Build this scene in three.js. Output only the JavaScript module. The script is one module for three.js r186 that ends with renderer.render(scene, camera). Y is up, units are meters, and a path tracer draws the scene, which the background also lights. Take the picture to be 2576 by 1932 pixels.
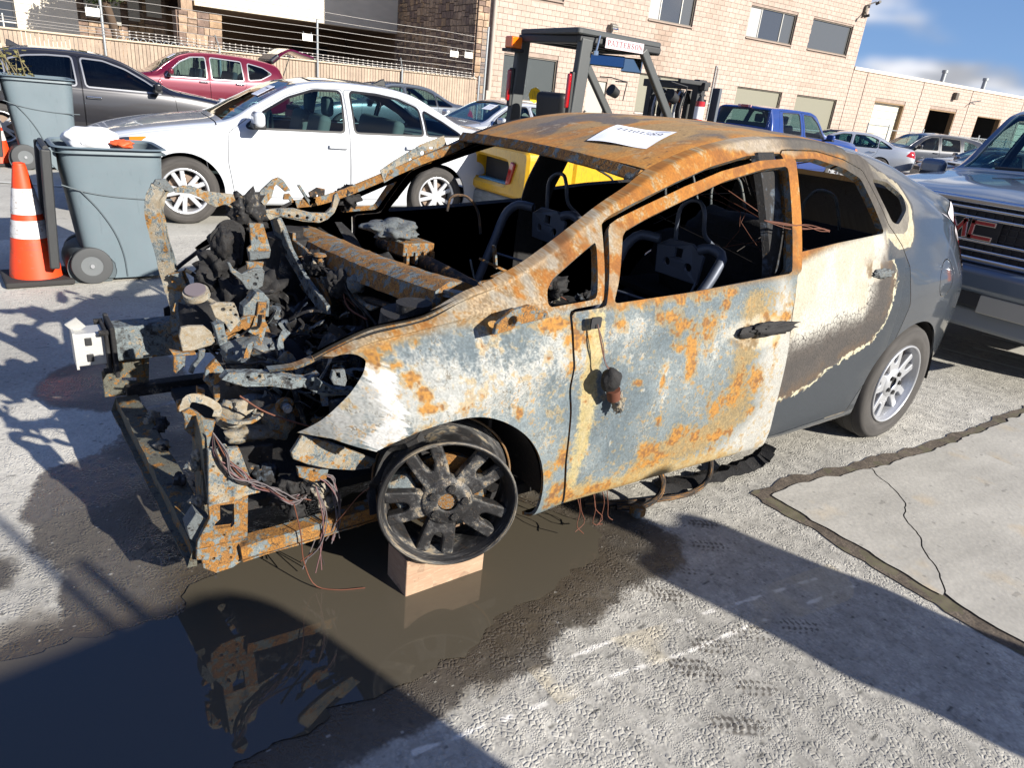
import * as THREE from 'three';
import { mergeGeometries, mergeVertices, toCreasedNormals } from 'three/addons/utils/BufferGeometryUtils.js';
import { MarchingCubes } from 'three/addons/objects/MarchingCubes.js';
import { RoundedBoxGeometry } from 'three/addons/geometries/RoundedBoxGeometry.js';

// ---------------------------------------------------------------- camera, sky, sun, exposure
const scene = new THREE.Scene();
const camera = new THREE.PerspectiveCamera(57.66, 1024 / 769, 0.05, 600);
camera.position.set(-0.0409, 1.5173, 2.3576);
{
  const m = new THREE.Matrix4().makeBasis(
    new THREE.Vector3(0.81196, 0.09889, 0.57527),
    new THREE.Vector3(0.14927, 0.91760, -0.36842),
    new THREE.Vector3(-0.56430, 0.38501, 0.73029));
  camera.quaternion.setFromRotationMatrix(m);
}
const renderer = new THREE.WebGLRenderer({ antialias: true });
renderer.toneMapping = THREE.LinearToneMapping;
renderer.toneMappingExposure = 2.45;
renderer.shadowMap.enabled = true;
const SUN = new THREE.Vector3(0.32, 0.459, 0.945).normalize();
const sun = new THREE.DirectionalLight(new THREE.Color(1.0, 0.94, 0.84), 4.6);
sun.target.position.set(3, 0, -2); sun.position.copy(SUN).multiplyScalar(60).add(sun.target.position);
sun.castShadow = true; sun.shadow.mapSize.set(4096, 4096);
Object.assign(sun.shadow.camera, { left: -45, right: 45, top: 40, bottom: -40, near: 1, far: 160 });
scene.add(sun, sun.target);

// ---------------------------------------------------------------- small maths
function rng(seed) { let a = seed >>> 0; return () => { a = (a + 0x6D2B79F5) | 0; let t = Math.imul(a ^ (a >>> 15), 1 | a); t = (t + Math.imul(t ^ (t >>> 7), 61 | t)) ^ t; return ((t ^ (t >>> 14)) >>> 0) / 4294967296; }; }
const clamp = (x, a = 0, b = 1) => x < a ? a : x > b ? b : x;
const mix = (a, b, t) => a + (b - a) * t;
const sst = (a, b, x) => { const t = clamp((x - a) / (b - a)); return t * t * (3 - 2 * t); };
const PERM = (() => { const r = rng(77), p = new Uint8Array(512), q = [...Array(256).keys()]; for (let i = 255; i > 0; i--) { const j = Math.floor(r() * (i + 1)); [q[i], q[j]] = [q[j], q[i]]; } for (let i = 0; i < 512; i++) p[i] = q[i & 255]; return p; })();
const HV = (() => { const r = rng(5), h = new Float32Array(256); for (let i = 0; i < 256; i++) h[i] = r(); return h; })();
// value noise 0..1, period per (integer, <=256)
function vn(x, y, per = 256) {
  const xi = Math.floor(x), yi = Math.floor(y), fx = x - xi, fy = y - yi;
  const u = fx * fx * (3 - 2 * fx), v = fy * fy * (3 - 2 * fy);
  const x0 = ((xi % per) + per) % per, x1 = (x0 + 1) % per, y0 = ((yi % per) + per) % per, y1 = (y0 + 1) % per;
  const a = HV[PERM[PERM[x0 & 255] + (y0 & 255)]], b = HV[PERM[PERM[x1 & 255] + (y0 & 255)]], c = HV[PERM[PERM[x0 & 255] + (y1 & 255)]], d = HV[PERM[PERM[x1 & 255] + (y1 & 255)]];
  return (a + (b - a) * u) * (1 - v) + (c + (d - c) * u) * v;
}
function fbm(x, y, o = 4, per = 256) { let s = 0, a = 0.5, t = 0; for (let i = 0; i < o; i++) { s += a * vn(x + i * 17.3, y + i * 9.1, per); t += a; a *= 0.5; x *= 2; y *= 2; per = Math.min(256, per * 2); } return s / t; }
function fbmT(x, y, o, per) { let s = 0, a = 0.5, t = 0; for (let i = 0; i < o; i++) { s += a * vn(x, y, per); t += a; a *= 0.5; x *= 2; y *= 2; per = Math.min(256, per * 2); } return s / t; }
function worley(x, y, per = 256) { // returns [d1, d2]
  const xi = Math.floor(x), yi = Math.floor(y); let d1 = 9, d2 = 9;
  for (let j = -1; j <= 1; j++) for (let i = -1; i <= 1; i++) {
    const cx = xi + i, cy = yi + j, hx = (((cx % per) + per) % per) & 255, hy = (((cy % per) + per) % per) & 255;
    const k = PERM[PERM[hx] + hy], px = cx + HV[k], py = cy + HV[PERM[k]];
    const d = Math.hypot(px - x, py - y); if (d < d1) { d2 = d1; d1 = d; } else if (d < d2) d2 = d;
  }
  return [d1, d2];
}
function n3(x, y, z) { return (vn(x + z * 0.71, y + 31.7) + vn(y + x * 0.43 + 11.3, z + 7.9) + vn(z + y * 0.57 + 53.1, x + 3.3)) / 3; }
function pchip(keys) { // monotone cubic through [x, v] keys
  const n = keys.length, X = keys.map(k => k[0]), Y = keys.map(k => k[1]), d = [], m = [];
  for (let i = 0; i < n - 1; i++) d.push((Y[i + 1] - Y[i]) / (X[i + 1] - X[i]));
  for (let i = 0; i < n; i++) m.push(i === 0 ? d[0] : i === n - 1 ? d[n - 2] : d[i - 1] * d[i] <= 0 ? 0 : 2 * d[i - 1] * d[i] / (d[i - 1] + d[i]));
  return x => {
    if (x <= X[0]) return Y[0]; if (x >= X[n - 1]) return Y[n - 1];
    let i = 0; while (x > X[i + 1]) i++;
    const h = X[i + 1] - X[i], t = (x - X[i]) / h, t2 = t * t, t3 = t2 * t;
    return (2 * t3 - 3 * t2 + 1) * Y[i] + (t3 - 2 * t2 + t) * h * m[i] + (-2 * t3 + 3 * t2) * Y[i + 1] + (t3 - t2) * h * m[i + 1];
  };
}
function crSpline(pts, t) { // catmull-rom through array of arrays, t in [0, n-1]
  const n = pts.length, i = Math.min(n - 2, Math.max(0, Math.floor(t))), f = t - i;
  const a = pts[Math.max(0, i - 1)], b = pts[i], c = pts[i + 1], d = pts[Math.min(n - 1, i + 2)];
  return b.map((_, k) => { const p0 = a[k], p1 = b[k], p2 = c[k], p3 = d[k]; return 0.5 * (2 * p1 + (p2 - p0) * f + (2 * p0 - 5 * p1 + 4 * p2 - p3) * f * f + (3 * p1 - p0 - 3 * p2 + p3) * f * f * f); });
}
function smoothClosed(pts, per = 6) { const n = pts.length, o = []; for (let i = 0; i < n; i++) for (let k = 0; k < per; k++) { const q = [pts[(i + n - 1) % n], pts[i], pts[(i + 1) % n], pts[(i + 2) % n]]; o.push(crSpline(q, 1 + k / per)); } return o; }
function roundPoly(pts, r, n = 5) { // fillet corners of a closed polygon
  const o = [], m = pts.length;
  for (let i = 0; i < m; i++) {
    const p = pts[i], a = pts[(i + m - 1) % m], b = pts[(i + 1) % m];
    const la = Math.hypot(a[0] - p[0], a[1] - p[1]), lb = Math.hypot(b[0] - p[0], b[1] - p[1]), q = Math.min(r, la * 0.45, lb * 0.45);
    const s = [p[0] + (a[0] - p[0]) / la * q, p[1] + (a[1] - p[1]) / la * q], e = [p[0] + (b[0] - p[0]) / lb * q, p[1] + (b[1] - p[1]) / lb * q];
    for (let k = 0; k <= n; k++) { const t = k / n; o.push([(1 - t) ** 2 * s[0] + 2 * t * (1 - t) * p[0] + t * t * e[0], (1 - t) ** 2 * s[1] + 2 * t * (1 - t) * p[1] + t * t * e[1]]); }
  }
  return o;
}
function polySDF(P) { // signed distance, negative inside
  const n = P.length; let x0 = 1e9, x1 = -1e9, y0 = 1e9, y1 = -1e9;
  for (const p of P) { x0 = Math.min(x0, p[0]); x1 = Math.max(x1, p[0]); y0 = Math.min(y0, p[1]); y1 = Math.max(y1, p[1]); }
  return (x, y) => {
    const bx = Math.max(x0 - x, x - x1), by = Math.max(y0 - y, y - y1); if (bx > 0.3 || by > 0.3) return Math.max(bx, by);
    let d = 1e9, s = 1;
    for (let i = 0, j = n - 1; i < n; j = i++) {
      const ex = P[j][0] - P[i][0], ey = P[j][1] - P[i][1], wx = x - P[i][0], wy = y - P[i][1], k = clamp((wx * ex + wy * ey) / (ex * ex + ey * ey + 1e-12));
      const dx = wx - ex * k, dy = wy - ey * k; d = Math.min(d, dx * dx + dy * dy);
      const c1 = y >= P[i][1], c2 = y < P[j][1], c3 = ex * wy > ey * wx; if ((c1 && c2 && c3) || (!c1 && !c2 && !c3)) s = -s;
    }
    return s * Math.sqrt(d);
  };
}
// ---------------------------------------------------------------- scene helpers
const V3 = (x, y, z) => new THREE.Vector3(x, y, z);
const taken = new Map();
function numbered(n) { const k = taken.get(n) || 0; taken.set(n, k + 1); return k ? n + '_' + String(k).padStart(3, '0') : n; }
function finish(m) { m.castShadow = true; m.receiveShadow = true; return m; }
function part(name, geo, mat, parent) { const m = finish(new THREE.Mesh(geo, mat)); m.name = name; parent.add(m); return m; }
function thing(name, label, category, pos = [0, 0, 0], turn = 0, group) {
  const o = new THREE.Group(); o.name = numbered(name); o.position.set(...pos); o.rotation.y = turn; o.userData = { label, category }; if (group) o.userData.group = group; scene.add(o); return o;
}
function solo(name, label, category, geo, mat, group) { const m = finish(new THREE.Mesh(geo, mat)); m.name = numbered(name); m.userData = { label, category }; if (group) m.userData.group = group; scene.add(m); return m; }
function struct(name, geo, mat) { const m = finish(new THREE.Mesh(geo, mat)); m.name = numbered(name); m.userData = { kind: 'structure' }; scene.add(m); return m; }
function stuffPart(name, geo, mat, parent) { const m = part(name, geo, mat, parent); m.userData.kind = 'stuff'; return m; }
function sub(name, parent) { const g = new THREE.Group(); g.name = name; parent.add(g); return g; }
function norm(g) { // same attributes for merging
  g = g.index ? g.toNonIndexed() : g; for (const k of Object.keys(g.attributes)) if (!['position', 'normal', 'uv'].includes(k)) g.deleteAttribute(k);
  if (!g.attributes.normal) g.computeVertexNormals();
  if (!g.attributes.uv) g.setAttribute('uv', new THREE.BufferAttribute(new Float32Array(g.attributes.position.count * 2), 2)); return g;
}
const merge = list => mergeGeometries(list.filter(Boolean).map(norm));
function boxUV(g, k = 1, ox = 0, oy = 0) { // box-projected uv in metres * k
  g = norm(g); const p = g.attributes.position, n = g.attributes.normal, uv = new Float32Array(p.count * 2);
  for (let t = 0; t < p.count; t += 3) {
    const ax = Math.abs(n.getX(t) + n.getX(t + 1) + n.getX(t + 2)), ay = Math.abs(n.getY(t) + n.getY(t + 1) + n.getY(t + 2)), az = Math.abs(n.getZ(t) + n.getZ(t + 1) + n.getZ(t + 2));
    for (let i = t; i < t + 3; i++) {
      const x = p.getX(i), y = p.getY(i), z = p.getZ(i);
      const [a, b] = ax >= ay && ax >= az ? [z, y] : ay >= az ? [x, z] : [x, y]; uv[i * 2] = a * k + ox; uv[i * 2 + 1] = b * k + oy;
    }
  }
  g.setAttribute('uv', new THREE.BufferAttribute(uv, 2)); return g;
}
function bx(w, h, d, x = 0, y = 0, z = 0, r = 0, rot) {
  const g = r > 0 ? new RoundedBoxGeometry(w, h, d, 2, Math.min(r, w * .49, h * .49, d * .49)) : new THREE.BoxGeometry(w, h, d);
  if (rot) g.applyMatrix4(new THREE.Matrix4().makeRotationFromEuler(new THREE.Euler(...rot))); g.translate(x, y, z); return g;
}
function cyl(r0, r1, h, seg = 20, x = 0, y = 0, z = 0, rot) { const g = new THREE.CylinderGeometry(r0, r1, h, seg); if (rot) g.applyMatrix4(new THREE.Matrix4().makeRotationFromEuler(new THREE.Euler(...rot))); g.translate(x, y, z); return g; }
function rod(a, b, r, seg = 8, r2 = r) { const A = V3(...a), B = V3(...b), g = new THREE.CylinderGeometry(r2, r, A.distanceTo(B), seg); g.applyQuaternion(new THREE.Quaternion().setFromUnitVectors(V3(0, 1, 0), B.clone().sub(A).normalize())); const c = A.add(B).multiplyScalar(0.5); g.translate(c.x, c.y, c.z); return g; }
function tube(pts, r, seg = 6, per = 4, closed = false) { const c = new THREE.CatmullRomCurve3(pts.map(p => V3(...p)), closed); return new THREE.TubeGeometry(c, Math.max(2, (pts.length - 1) * per), r, seg, closed); }
function bar(a, b, w, h, r = 0) { // rectangular bar between two points
  const A = V3(...a), B = V3(...b), L = A.distanceTo(B), g = r ? new RoundedBoxGeometry(w, h, L, 2, r) : new THREE.BoxGeometry(w, h, L); const d = B.clone().sub(A).normalize();
  const up = Math.abs(d.y) > 0.95 ? V3(1, 0, 0) : V3(0, 1, 0), s = V3().crossVectors(up, d).normalize(), u = V3().crossVectors(d, s);
  g.applyMatrix4(new THREE.Matrix4().makeBasis(s, u, d)); const c = A.add(B).multiplyScalar(.5); g.translate(c.x, c.y, c.z); return g;
}
function lathe(prof, seg = 40, axis = 'y') { const g = new THREE.LatheGeometry(prof.map(p => new THREE.Vector2(Math.max(p[0], 1e-5), p[1])), seg); if (axis === 'z') g.rotateX(Math.PI / 2); if (axis === 'x') g.rotateZ(-Math.PI / 2); return g; }
function extrude(pts, depth, { holes = [], bevel = 0, seg = 1 } = {}) {
  const s = new THREE.Shape(pts.map(p => new THREE.Vector2(p[0], p[1]))); for (const h of holes) s.holes.push(new THREE.Path(h.map(p => new THREE.Vector2(p[0], p[1]))));
  return new THREE.ExtrudeGeometry(s, { depth, bevelEnabled: bevel > 0, bevelThickness: bevel, bevelSize: bevel, bevelOffset: -bevel, bevelSegments: seg, curveSegments: 8 });
}
function circlePts(x, y, r, n = 14, ry = r) { return [...Array(n).keys()].map(i => [x + r * Math.cos(i / n * 2 * Math.PI), y + ry * Math.sin(i / n * 2 * Math.PI)]); }
function rectPts(x0, y0, x1, y1) { return [[x0, y0], [x1, y0], [x1, y1], [x0, y1]]; }
// plate lying in a plane of constant z ('z': pts are x,y), x ('x': pts are z,y) or y ('y': pts are x,z)
function plate(plane, c, pts, t, { holes = [], bevel = 0, crumple = 0, seed = 1 } = {}) {
  const g = norm(extrude(pts, t, { holes, bevel })); const p = g.attributes.position;
  for (let i = 0; i < p.count; i++) {
    const a = p.getX(i), b = p.getY(i), d = p.getZ(i) - t / 2 + (crumple ? crumple * (n3(a * 14 + seed, b * 14, seed * 1.7) - .5) * 2 : 0);
    if (plane === 'z') p.setXYZ(i, a, b, c + d); else if (plane === 'x') p.setXYZ(i, c + d, b, a); else p.setXYZ(i, a, c + d, b);
  }
  if (plane !== 'z') { const q = p.array.slice(); for (let i = 0; i < p.count; i += 3) for (let k = 0; k < 3; k++) { p.array[(i + 1) * 3 + k] = q[(i + 2) * 3 + k]; p.array[(i + 2) * 3 + k] = q[(i + 1) * 3 + k]; } }
  g.computeVertexNormals(); return boxUV(g, 3.6, seed * .37, seed * .61);
}
// sweep a 2-D profile [[side, normal]...] along frames {p, s, n, k}
function sweep(profile, frames, { closed = false, jitter = 0, seed = 1, crease = 0.6 } = {}) {
  const R = rng(seed * 991 + 3), m = profile.length, rows = frames.map((f, i) => profile.map(([a, b]) => {
    const k = f.k ?? 1, p = V3(...f.p).addScaledVector(f.S, a * k).addScaledVector(f.N, b * (f.kn ?? k)); if (jitter) p.add(V3(R() - .5, R() - .5, R() - .5).multiplyScalar(jitter)); return p;
  }));
  const pos = [], q = (a, b, c) => pos.push(a.x, a.y, a.z, b.x, b.y, b.z, c.x, c.y, c.z);
  for (let i = 0; i < rows.length - 1; i++) for (let j = 0; j < (closed ? m : m - 1); j++) { const j2 = (j + 1) % m, A = rows[i][j], B = rows[i + 1][j], C = rows[i + 1][j2], D = rows[i][j2]; q(A, B, C); q(A, C, D); }
  if (closed) for (const [r, fl] of [[rows[0], 1], [rows[rows.length - 1], 0]]) for (let j = 1; j < m - 1; j++) fl ? q(r[0], r[j], r[j + 1]) : q(r[0], r[j + 1], r[j]);
  let g = new THREE.BufferGeometry(); g.setAttribute('position', new THREE.Float32BufferAttribute(pos, 3)); g.computeVertexNormals(); g = toCreasedNormals(mergeVertices(g, 1e-5), crease); return g;
}
function framesOf(path, up = [0, 1, 0], opts = []) { // path of [x,y,z]; N ~ up, S = side
  const P = path.map(p => V3(...p)); return P.map((p, i) => {
    const T = P[Math.min(P.length - 1, i + 1)].clone().sub(P[Math.max(0, i - 1)]).normalize(), o = opts[i] || {}, U = V3(...(o.up || up));
    const S = V3().crossVectors(T, U).normalize(), N = V3().crossVectors(S, T).normalize(); return { p: path[i], S, N, k: o.k, kn: o.kn };
  });
}
function subdiv(path, per) { const o = []; for (let i = 0; i < path.length - 1; i++) for (let k = 0; k < per; k++) o.push(crSpline(path, i + k / per)); o.push(path[path.length - 1]); return o; }
function channelProfile(w, h, t = 0.004, flange = 0) { // open U-section as a closed thin profile
  const a = w / 2, o = [[-a - flange, 0], [-a, 0], [-a, h], [a, h], [a, 0], [a + flange, 0]];
  const i = [[a + flange, -t], [a - t, -t], [a - t, h - t], [-a + t, h - t], [-a + t, -t], [-a - flange, -t]]; return [...o, ...i];
}
function lump(r, seed, { amp = .35, freq = 2.2, sx = 1, sy = 1, sz = 1, det = 4 } = {}) {
  let g = new THREE.IcosahedronGeometry(1, det); g.deleteAttribute('uv'); g.deleteAttribute('normal'); g = mergeVertices(g, 1e-4); const p = g.attributes.position;
  for (let i = 0; i < p.count; i++) { const x = p.getX(i), y = p.getY(i), z = p.getZ(i); let k = 1 + amp * ((n3(x * freq + seed * 3.1 + 20, y * freq + 20, z * freq + seed + 20) - .5) * 2.2 + (n3(x * freq * 3.1 + seed, y * freq * 3.1 + 40, z * freq * 3.1 + 9) - .5) * 1.1); p.setXYZ(i, x * r * sx * k, y * r * sy * k, z * r * sz * k); }
  g.computeVertexNormals(); return boxUV(g, 3.6, seed * .31, seed * .17);
}
// ---------------------------------------------------------------- surfaces cut by implicit lines
// soup: flat array of vertices, 8 numbers each (position, normal, a, b)
function gridSoup(nu, nv, fn, flip = false) {
  const P = []; for (let i = 0; i <= nu; i++) { const r = []; for (let j = 0; j <= nv; j++) r.push(fn(i / nu, j / nv)); P.push(r); }
  const N = P.map((r, i) => r.map((p, j) => {
    const a = P[Math.min(nu, i + 1)][j], b = P[Math.max(0, i - 1)][j], c = P[i][Math.min(nv, j + 1)], d = P[i][Math.max(0, j - 1)];
    const ux = a[0] - b[0], uy = a[1] - b[1], uz = a[2] - b[2], vx = c[0] - d[0], vy = c[1] - d[1], vz = c[2] - d[2];
    let x = uy * vz - uz * vy, y = uz * vx - ux * vz, z = ux * vy - uy * vx; const l = Math.hypot(x, y, z) || 1, s = flip ? -1 / l : 1 / l; return [x * s, y * s, z * s];
  }));
  const o = [], put = (i, j) => { const p = P[i][j], n = N[i][j]; o.push(p[0], p[1], p[2], n[0], n[1], n[2], i / nu, j / nv); };
  for (let i = 0; i < nu; i++) for (let j = 0; j < nv; j++) {
    const t = flip ? [[0, 0], [1, 1], [1, 0], [0, 0], [0, 1], [1, 1]] : [[0, 0], [1, 0], [1, 1], [0, 0], [1, 1], [0, 1]];
    const p = P[i][j], q = P[i + 1][j + 1], r = P[i + 1][j], s = P[i][j + 1];
    if (Math.hypot(p[0] - q[0], p[1] - q[1], p[2] - q[2]) + Math.hypot(r[0] - s[0], r[1] - s[1], r[2] - s[2]) < 1e-6) continue;
    for (const [a, b] of t) put(i + a, j + b);
  }
  return o;
}
function split(S, f) { // f(x, y, z, a, b): [inside (<0), outside]
  const I = [], O = [], n = S.length / 8, F = new Float64Array(n);
  for (let i = 0; i < n; i++) F[i] = f(S[i * 8], S[i * 8 + 1], S[i * 8 + 2], S[i * 8 + 6], S[i * 8 + 7]) || 1e-9;
  const vt = i => S.slice(i * 8, i * 8 + 8), lp = (A, B, fa, fb) => { const t = fa / (fa - fb); return A.map((v, k) => v + (B[k] - v) * t); };
  for (let t = 0; t < n; t += 3) {
    const s = [F[t] < 0, F[t + 1] < 0, F[t + 2] < 0], c = s[0] + s[1] + s[2];
    if (c === 3 || c === 0) { const D = c ? I : O; for (let i = t * 8; i < t * 8 + 24; i++) D.push(S[i]); continue; }
    const lone = c === 1 ? s.indexOf(true) : s.indexOf(false), a = t + lone, b = t + (lone + 1) % 3, d = t + (lone + 2) % 3;
    const A = vt(a), B = vt(b), D = vt(d), AB = lp(A, B, F[a], F[b]), AD = lp(A, D, F[a], F[d]);
    const [X, Y] = c === 1 ? [I, O] : [O, I]; X.push(...A, ...AB, ...AD); Y.push(...AB, ...B, ...D, ...AB, ...D, ...AD);
  }
  return [I, O];
}
function soupGeo(S, uv) {
  const n = S.length / 8, p = new Float32Array(n * 3), m = new Float32Array(n * 3), w = new Float32Array(n * 2);
  for (let i = 0; i < n; i++) { const k = i * 8; for (let j = 0; j < 3; j++) { p[i * 3 + j] = S[k + j]; m[i * 3 + j] = S[k + 3 + j]; } const q = uv ? uv(S[k], S[k + 1], S[k + 2], S[k + 6], S[k + 7]) : [S[k], S[k + 1]]; w[i * 2] = q[0]; w[i * 2 + 1] = q[1]; }
  const g = new THREE.BufferGeometry(); g.setAttribute('position', new THREE.BufferAttribute(p, 3)); g.setAttribute('normal', new THREE.BufferAttribute(m, 3)); g.setAttribute('uv', new THREE.BufferAttribute(w, 2)); return g;
}
function offset(S, d, flip = false) { const o = S.slice(); for (let i = 0; i < o.length; i += 8) { for (let j = 0; j < 3; j++) { o[i + j] += o[i + 3 + j] * d; if (flip) o[i + 3 + j] *= -1; } } return o; }
function mirrorZ(S) { const o = []; for (let t = 0; t < S.length; t += 24) for (const k of [0, 2, 1]) { const i = t + k * 8; o.push(S[i], S[i + 1], -S[i + 2], S[i + 3], S[i + 4], -S[i + 5], S[i + 6], S[i + 7]); } return o; }
function rim(S, d) { // strip round the open edges, from the surface to depth d along the normal
  const key = i => Math.round(S[i] * 5e3) + ',' + Math.round(S[i + 1] * 5e3) + ',' + Math.round(S[i + 2] * 5e3), E = new Map();
  for (let t = 0; t < S.length; t += 24) for (let k = 0; k < 3; k++) { const a = t + k * 8, b = t + ((k + 1) % 3) * 8, ka = key(a), kb = key(b); if (ka === kb) continue; const id = ka < kb ? ka + '|' + kb : kb + '|' + ka; E.set(id, E.has(id) ? null : [a, b]); }
  const pos = []; for (const e of E.values()) {
    if (!e) continue; const [a, b] = e, A = [S[a], S[a + 1], S[a + 2]], B = [S[b], S[b + 1], S[b + 2]], A2 = A.map((v, k) => v + S[a + 3 + k] * d), B2 = B.map((v, k) => v + S[b + 3 + k] * d);
    pos.push(...A, ...A2, ...B2, ...A, ...B2, ...B);
  }
  const g = new THREE.BufferGeometry(); g.setAttribute('position', new THREE.Float32BufferAttribute(pos, 3)); g.computeVertexNormals(); return boxUV(g, 2);
}
function shell(S, d, uv) { return merge([soupGeo(S, uv), soupGeo(offset(S, d, true), uv), rim(S, d)]); }
// ---------------------------------------------------------------- computed textures
function tex(w, h, fn, { srgb = true, rep = true, rx = 1, ry = 1 } = {}) {
  const d = new Uint8Array(w * h * 4); for (let y = 0; y < h; y++) for (let x = 0; x < w; x++) { const c = fn(x, y), i = (y * w + x) * 4; d[i] = clamp(c[0], 0, 255); d[i + 1] = clamp(c[1], 0, 255); d[i + 2] = clamp(c[2], 0, 255); d[i + 3] = c.length > 3 ? clamp(c[3], 0, 255) : 255; }
  const t = new THREE.DataTexture(d, w, h, THREE.RGBAFormat); t.magFilter = THREE.LinearFilter; t.minFilter = THREE.LinearMipmapLinearFilter; t.generateMipmaps = true; t.wrapS = t.wrapT = rep ? THREE.RepeatWrapping : THREE.ClampToEdgeWrapping;
  if (srgb) t.colorSpace = THREE.SRGBColorSpace; t.repeat.set(rx, ry); t.needsUpdate = true; return t;
}
function texN(w, h, fns, opts = []) { // several maps from one pass: fn returns list of colours
  const ds = opts.map(() => new Uint8Array(w * h * 4)); for (let y = 0; y < h; y++) for (let x = 0; x < w; x++) { const cs = fns(x, y), i = (y * w + x) * 4; cs.forEach((c, k) => { const d = ds[k]; d[i] = clamp(c[0], 0, 255); d[i + 1] = clamp(c[1], 0, 255); d[i + 2] = clamp(c[2], 0, 255); d[i + 3] = 255; }); }
  return ds.map((d, k) => { const o = opts[k], t = new THREE.DataTexture(d, w, h, THREE.RGBAFormat); t.magFilter = THREE.LinearFilter; t.minFilter = THREE.LinearMipmapLinearFilter; t.generateMipmaps = true; t.wrapS = t.wrapT = o.clamp ? THREE.ClampToEdgeWrapping : THREE.RepeatWrapping; if (o.srgb) t.colorSpace = THREE.SRGBColorSpace; t.repeat.set(o.rx || 1, o.ry || 1); t.needsUpdate = true; return t; });
}
const M3 = (a, b, t) => [mix(a[0], b[0], t), mix(a[1], b[1], t), mix(a[2], b[2], t)];
const S = (r, g, b) => new THREE.Color().setRGB(r / 255, g / 255, b / 255, THREE.SRGBColorSpace);
const std = o => new THREE.MeshStandardMaterial(Object.assign({ side: THREE.DoubleSide }, o));
const phy = o => new THREE.MeshPhysicalMaterial(Object.assign({ side: THREE.DoubleSide }, o));
// colours of burnt steel
const RUST = [192, 122, 30], RUST2 = [146, 90, 36], BROWN = [96, 66, 42], CREAM = [176, 156, 116], ASH = [196, 192, 182], STEEL = [132, 144, 148], STEEL2 = [98, 108, 114], SOOT = [16, 15, 17], CHAR = [30, 29, 31], YELLO = [206, 150, 54];
// tileable burnt-metal tiles (0.5 m): w = weights of rust, ash, soot
function burntTile(seed, wr, wa, ws, base = STEEL, n = 384) {
  return texN(n, n, (px, py) => {
    const x = px / n * 8, y = py / n * 8, a = fbmT(x + seed, y + seed * 3, 5, 8), b = fbmT(x * 2 + 5 + seed, y * 2, 5, 16), c = fbmT(x * 4 + seed, y * 4 + 7, 4, 32), f = vn(x * 24, y * 24, 192);
    let col = M3(base, STEEL2, b * .7); let h = 110 + 60 * (b - .5);
    const ra = sst(1 - wa - .06, 1 - wa + .1, a * .55 + c * .45 + .18 * (f - .5)); col = M3(col, M3(ASH, M3(CREAM, BROWN, f * .6), c), ra * .9); h += 40 * ra;
    const rr = sst(1 - wr - .05, 1 - wr + .07, b * .6 + c * .4 + .12 * (f - .5)); col = M3(col, M3(M3(RUST2, RUST, a), M3(BROWN, YELLO, f), c * .8), rr * .92); h -= 30 * rr;
    const rs = sst(1 - ws - .08, 1 - ws + .12, (1 - a) * .6 + (1 - c) * .4); col = M3(col, M3(SOOT, CHAR, f), rs);
    const l = Math.abs(fbmT(x * 2 + 3, y * 2 + seed, 3, 16) - .5); if (l < .012 && ra < .9) { col = M3(col, [60, 44, 30], .6); h -= 40; }
    const g = (.86 + .28 * f) * .74; return [[col[0] * g, col[1] * g, col[2] * g], [h + 30 * (f - .5), 0, 0].map((v, i, q) => q[0])];
  }, [{ srgb: true }, {}]);
}
function burntMat(seed, wr, wa, ws, base, bump = .004, rough = .86) { const [m, h] = burntTile(seed, wr, wa, ws, base); return std({ map: m, bumpMap: h, bumpScale: bump, roughness: rough, metalness: 0 }); }
const B = {
  rust: burntMat(1, .58, .40, .28), rusty: burntMat(2, .52, .42, .30), ash: burntMat(3, .42, .56, .30), steel: burntMat(4, .34, .40, .38), dark: burntMat(5, .34, .34, .58, [52, 52, 56]),
  soot: burntMat(6, .12, .12, .95, [22, 21, 23], .006, .8), brown: burntMat(7, .50, .30, .52, [110, 78, 52]), grey: burntMat(8, .30, .34, .30, [120, 126, 128]), blue: burntMat(9, .26, .2, .56, [70, 84, 104]),
  char: burntMat(12, .14, .22, .62, [46, 48, 52], .005, .8), white: burntMat(10, .3, .70, .2), olive: burntMat(11, .42, .34, .30, [104, 100, 82]),
};
const rubber = std({ color: S(38, 37, 37), roughness: .85 }), plasticDark = std({ color: S(30, 31, 33), roughness: .55 }), blackTrim = std({ color: S(18, 18, 20), roughness: .4 }), tyreMat = (() => { const t = tex(256, 256, (x, y) => { const k = 44 + 26 * fbmT(x / 16, y / 16, 4, 16); return [k * 1.04, k, k * .97]; }); return std({ map: t, roughness: .9 }); })();
const chrome = std({ color: S(215, 217, 220), roughness: .12, metalness: 1 }), alloy = std({ color: S(196, 198, 200), roughness: .32, metalness: .75 }), alloyDull = std({ color: S(150, 152, 156), roughness: .42, metalness: .5 }), galv = std({ color: S(150, 155, 158), roughness: .45, metalness: .55 });
const voidShade = std({ color: S(40, 40, 42), roughness: .9 }), underCoat = std({ color: S(62, 62, 63), roughness: .9 }), seatMat = std({ color: S(42, 44, 48), roughness: .8 }), seatLight = std({ color: S(108, 110, 108), roughness: .8 });  // first grey is put in for the shade inside recesses and holes
const glassClear = phy({ color: S(176, 202, 204), transmission: 1, thickness: 0, roughness: .02, ior: 1.5 }), glassTint = phy({ color: S(60, 72, 86), transmission: 1, thickness: 0, roughness: .02, ior: 1.5 }), glassLamp = phy({ color: S(240, 244, 246), transmission: .85, thickness: 0, roughness: .05 });
const redLens = phy({ color: S(150, 12, 18), roughness: .12, clearcoat: 1 }), amberLens = phy({ color: S(232, 110, 14), roughness: .15, clearcoat: 1 }), paperMat = std({ color: S(236, 237, 240), roughness: .8 });
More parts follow.
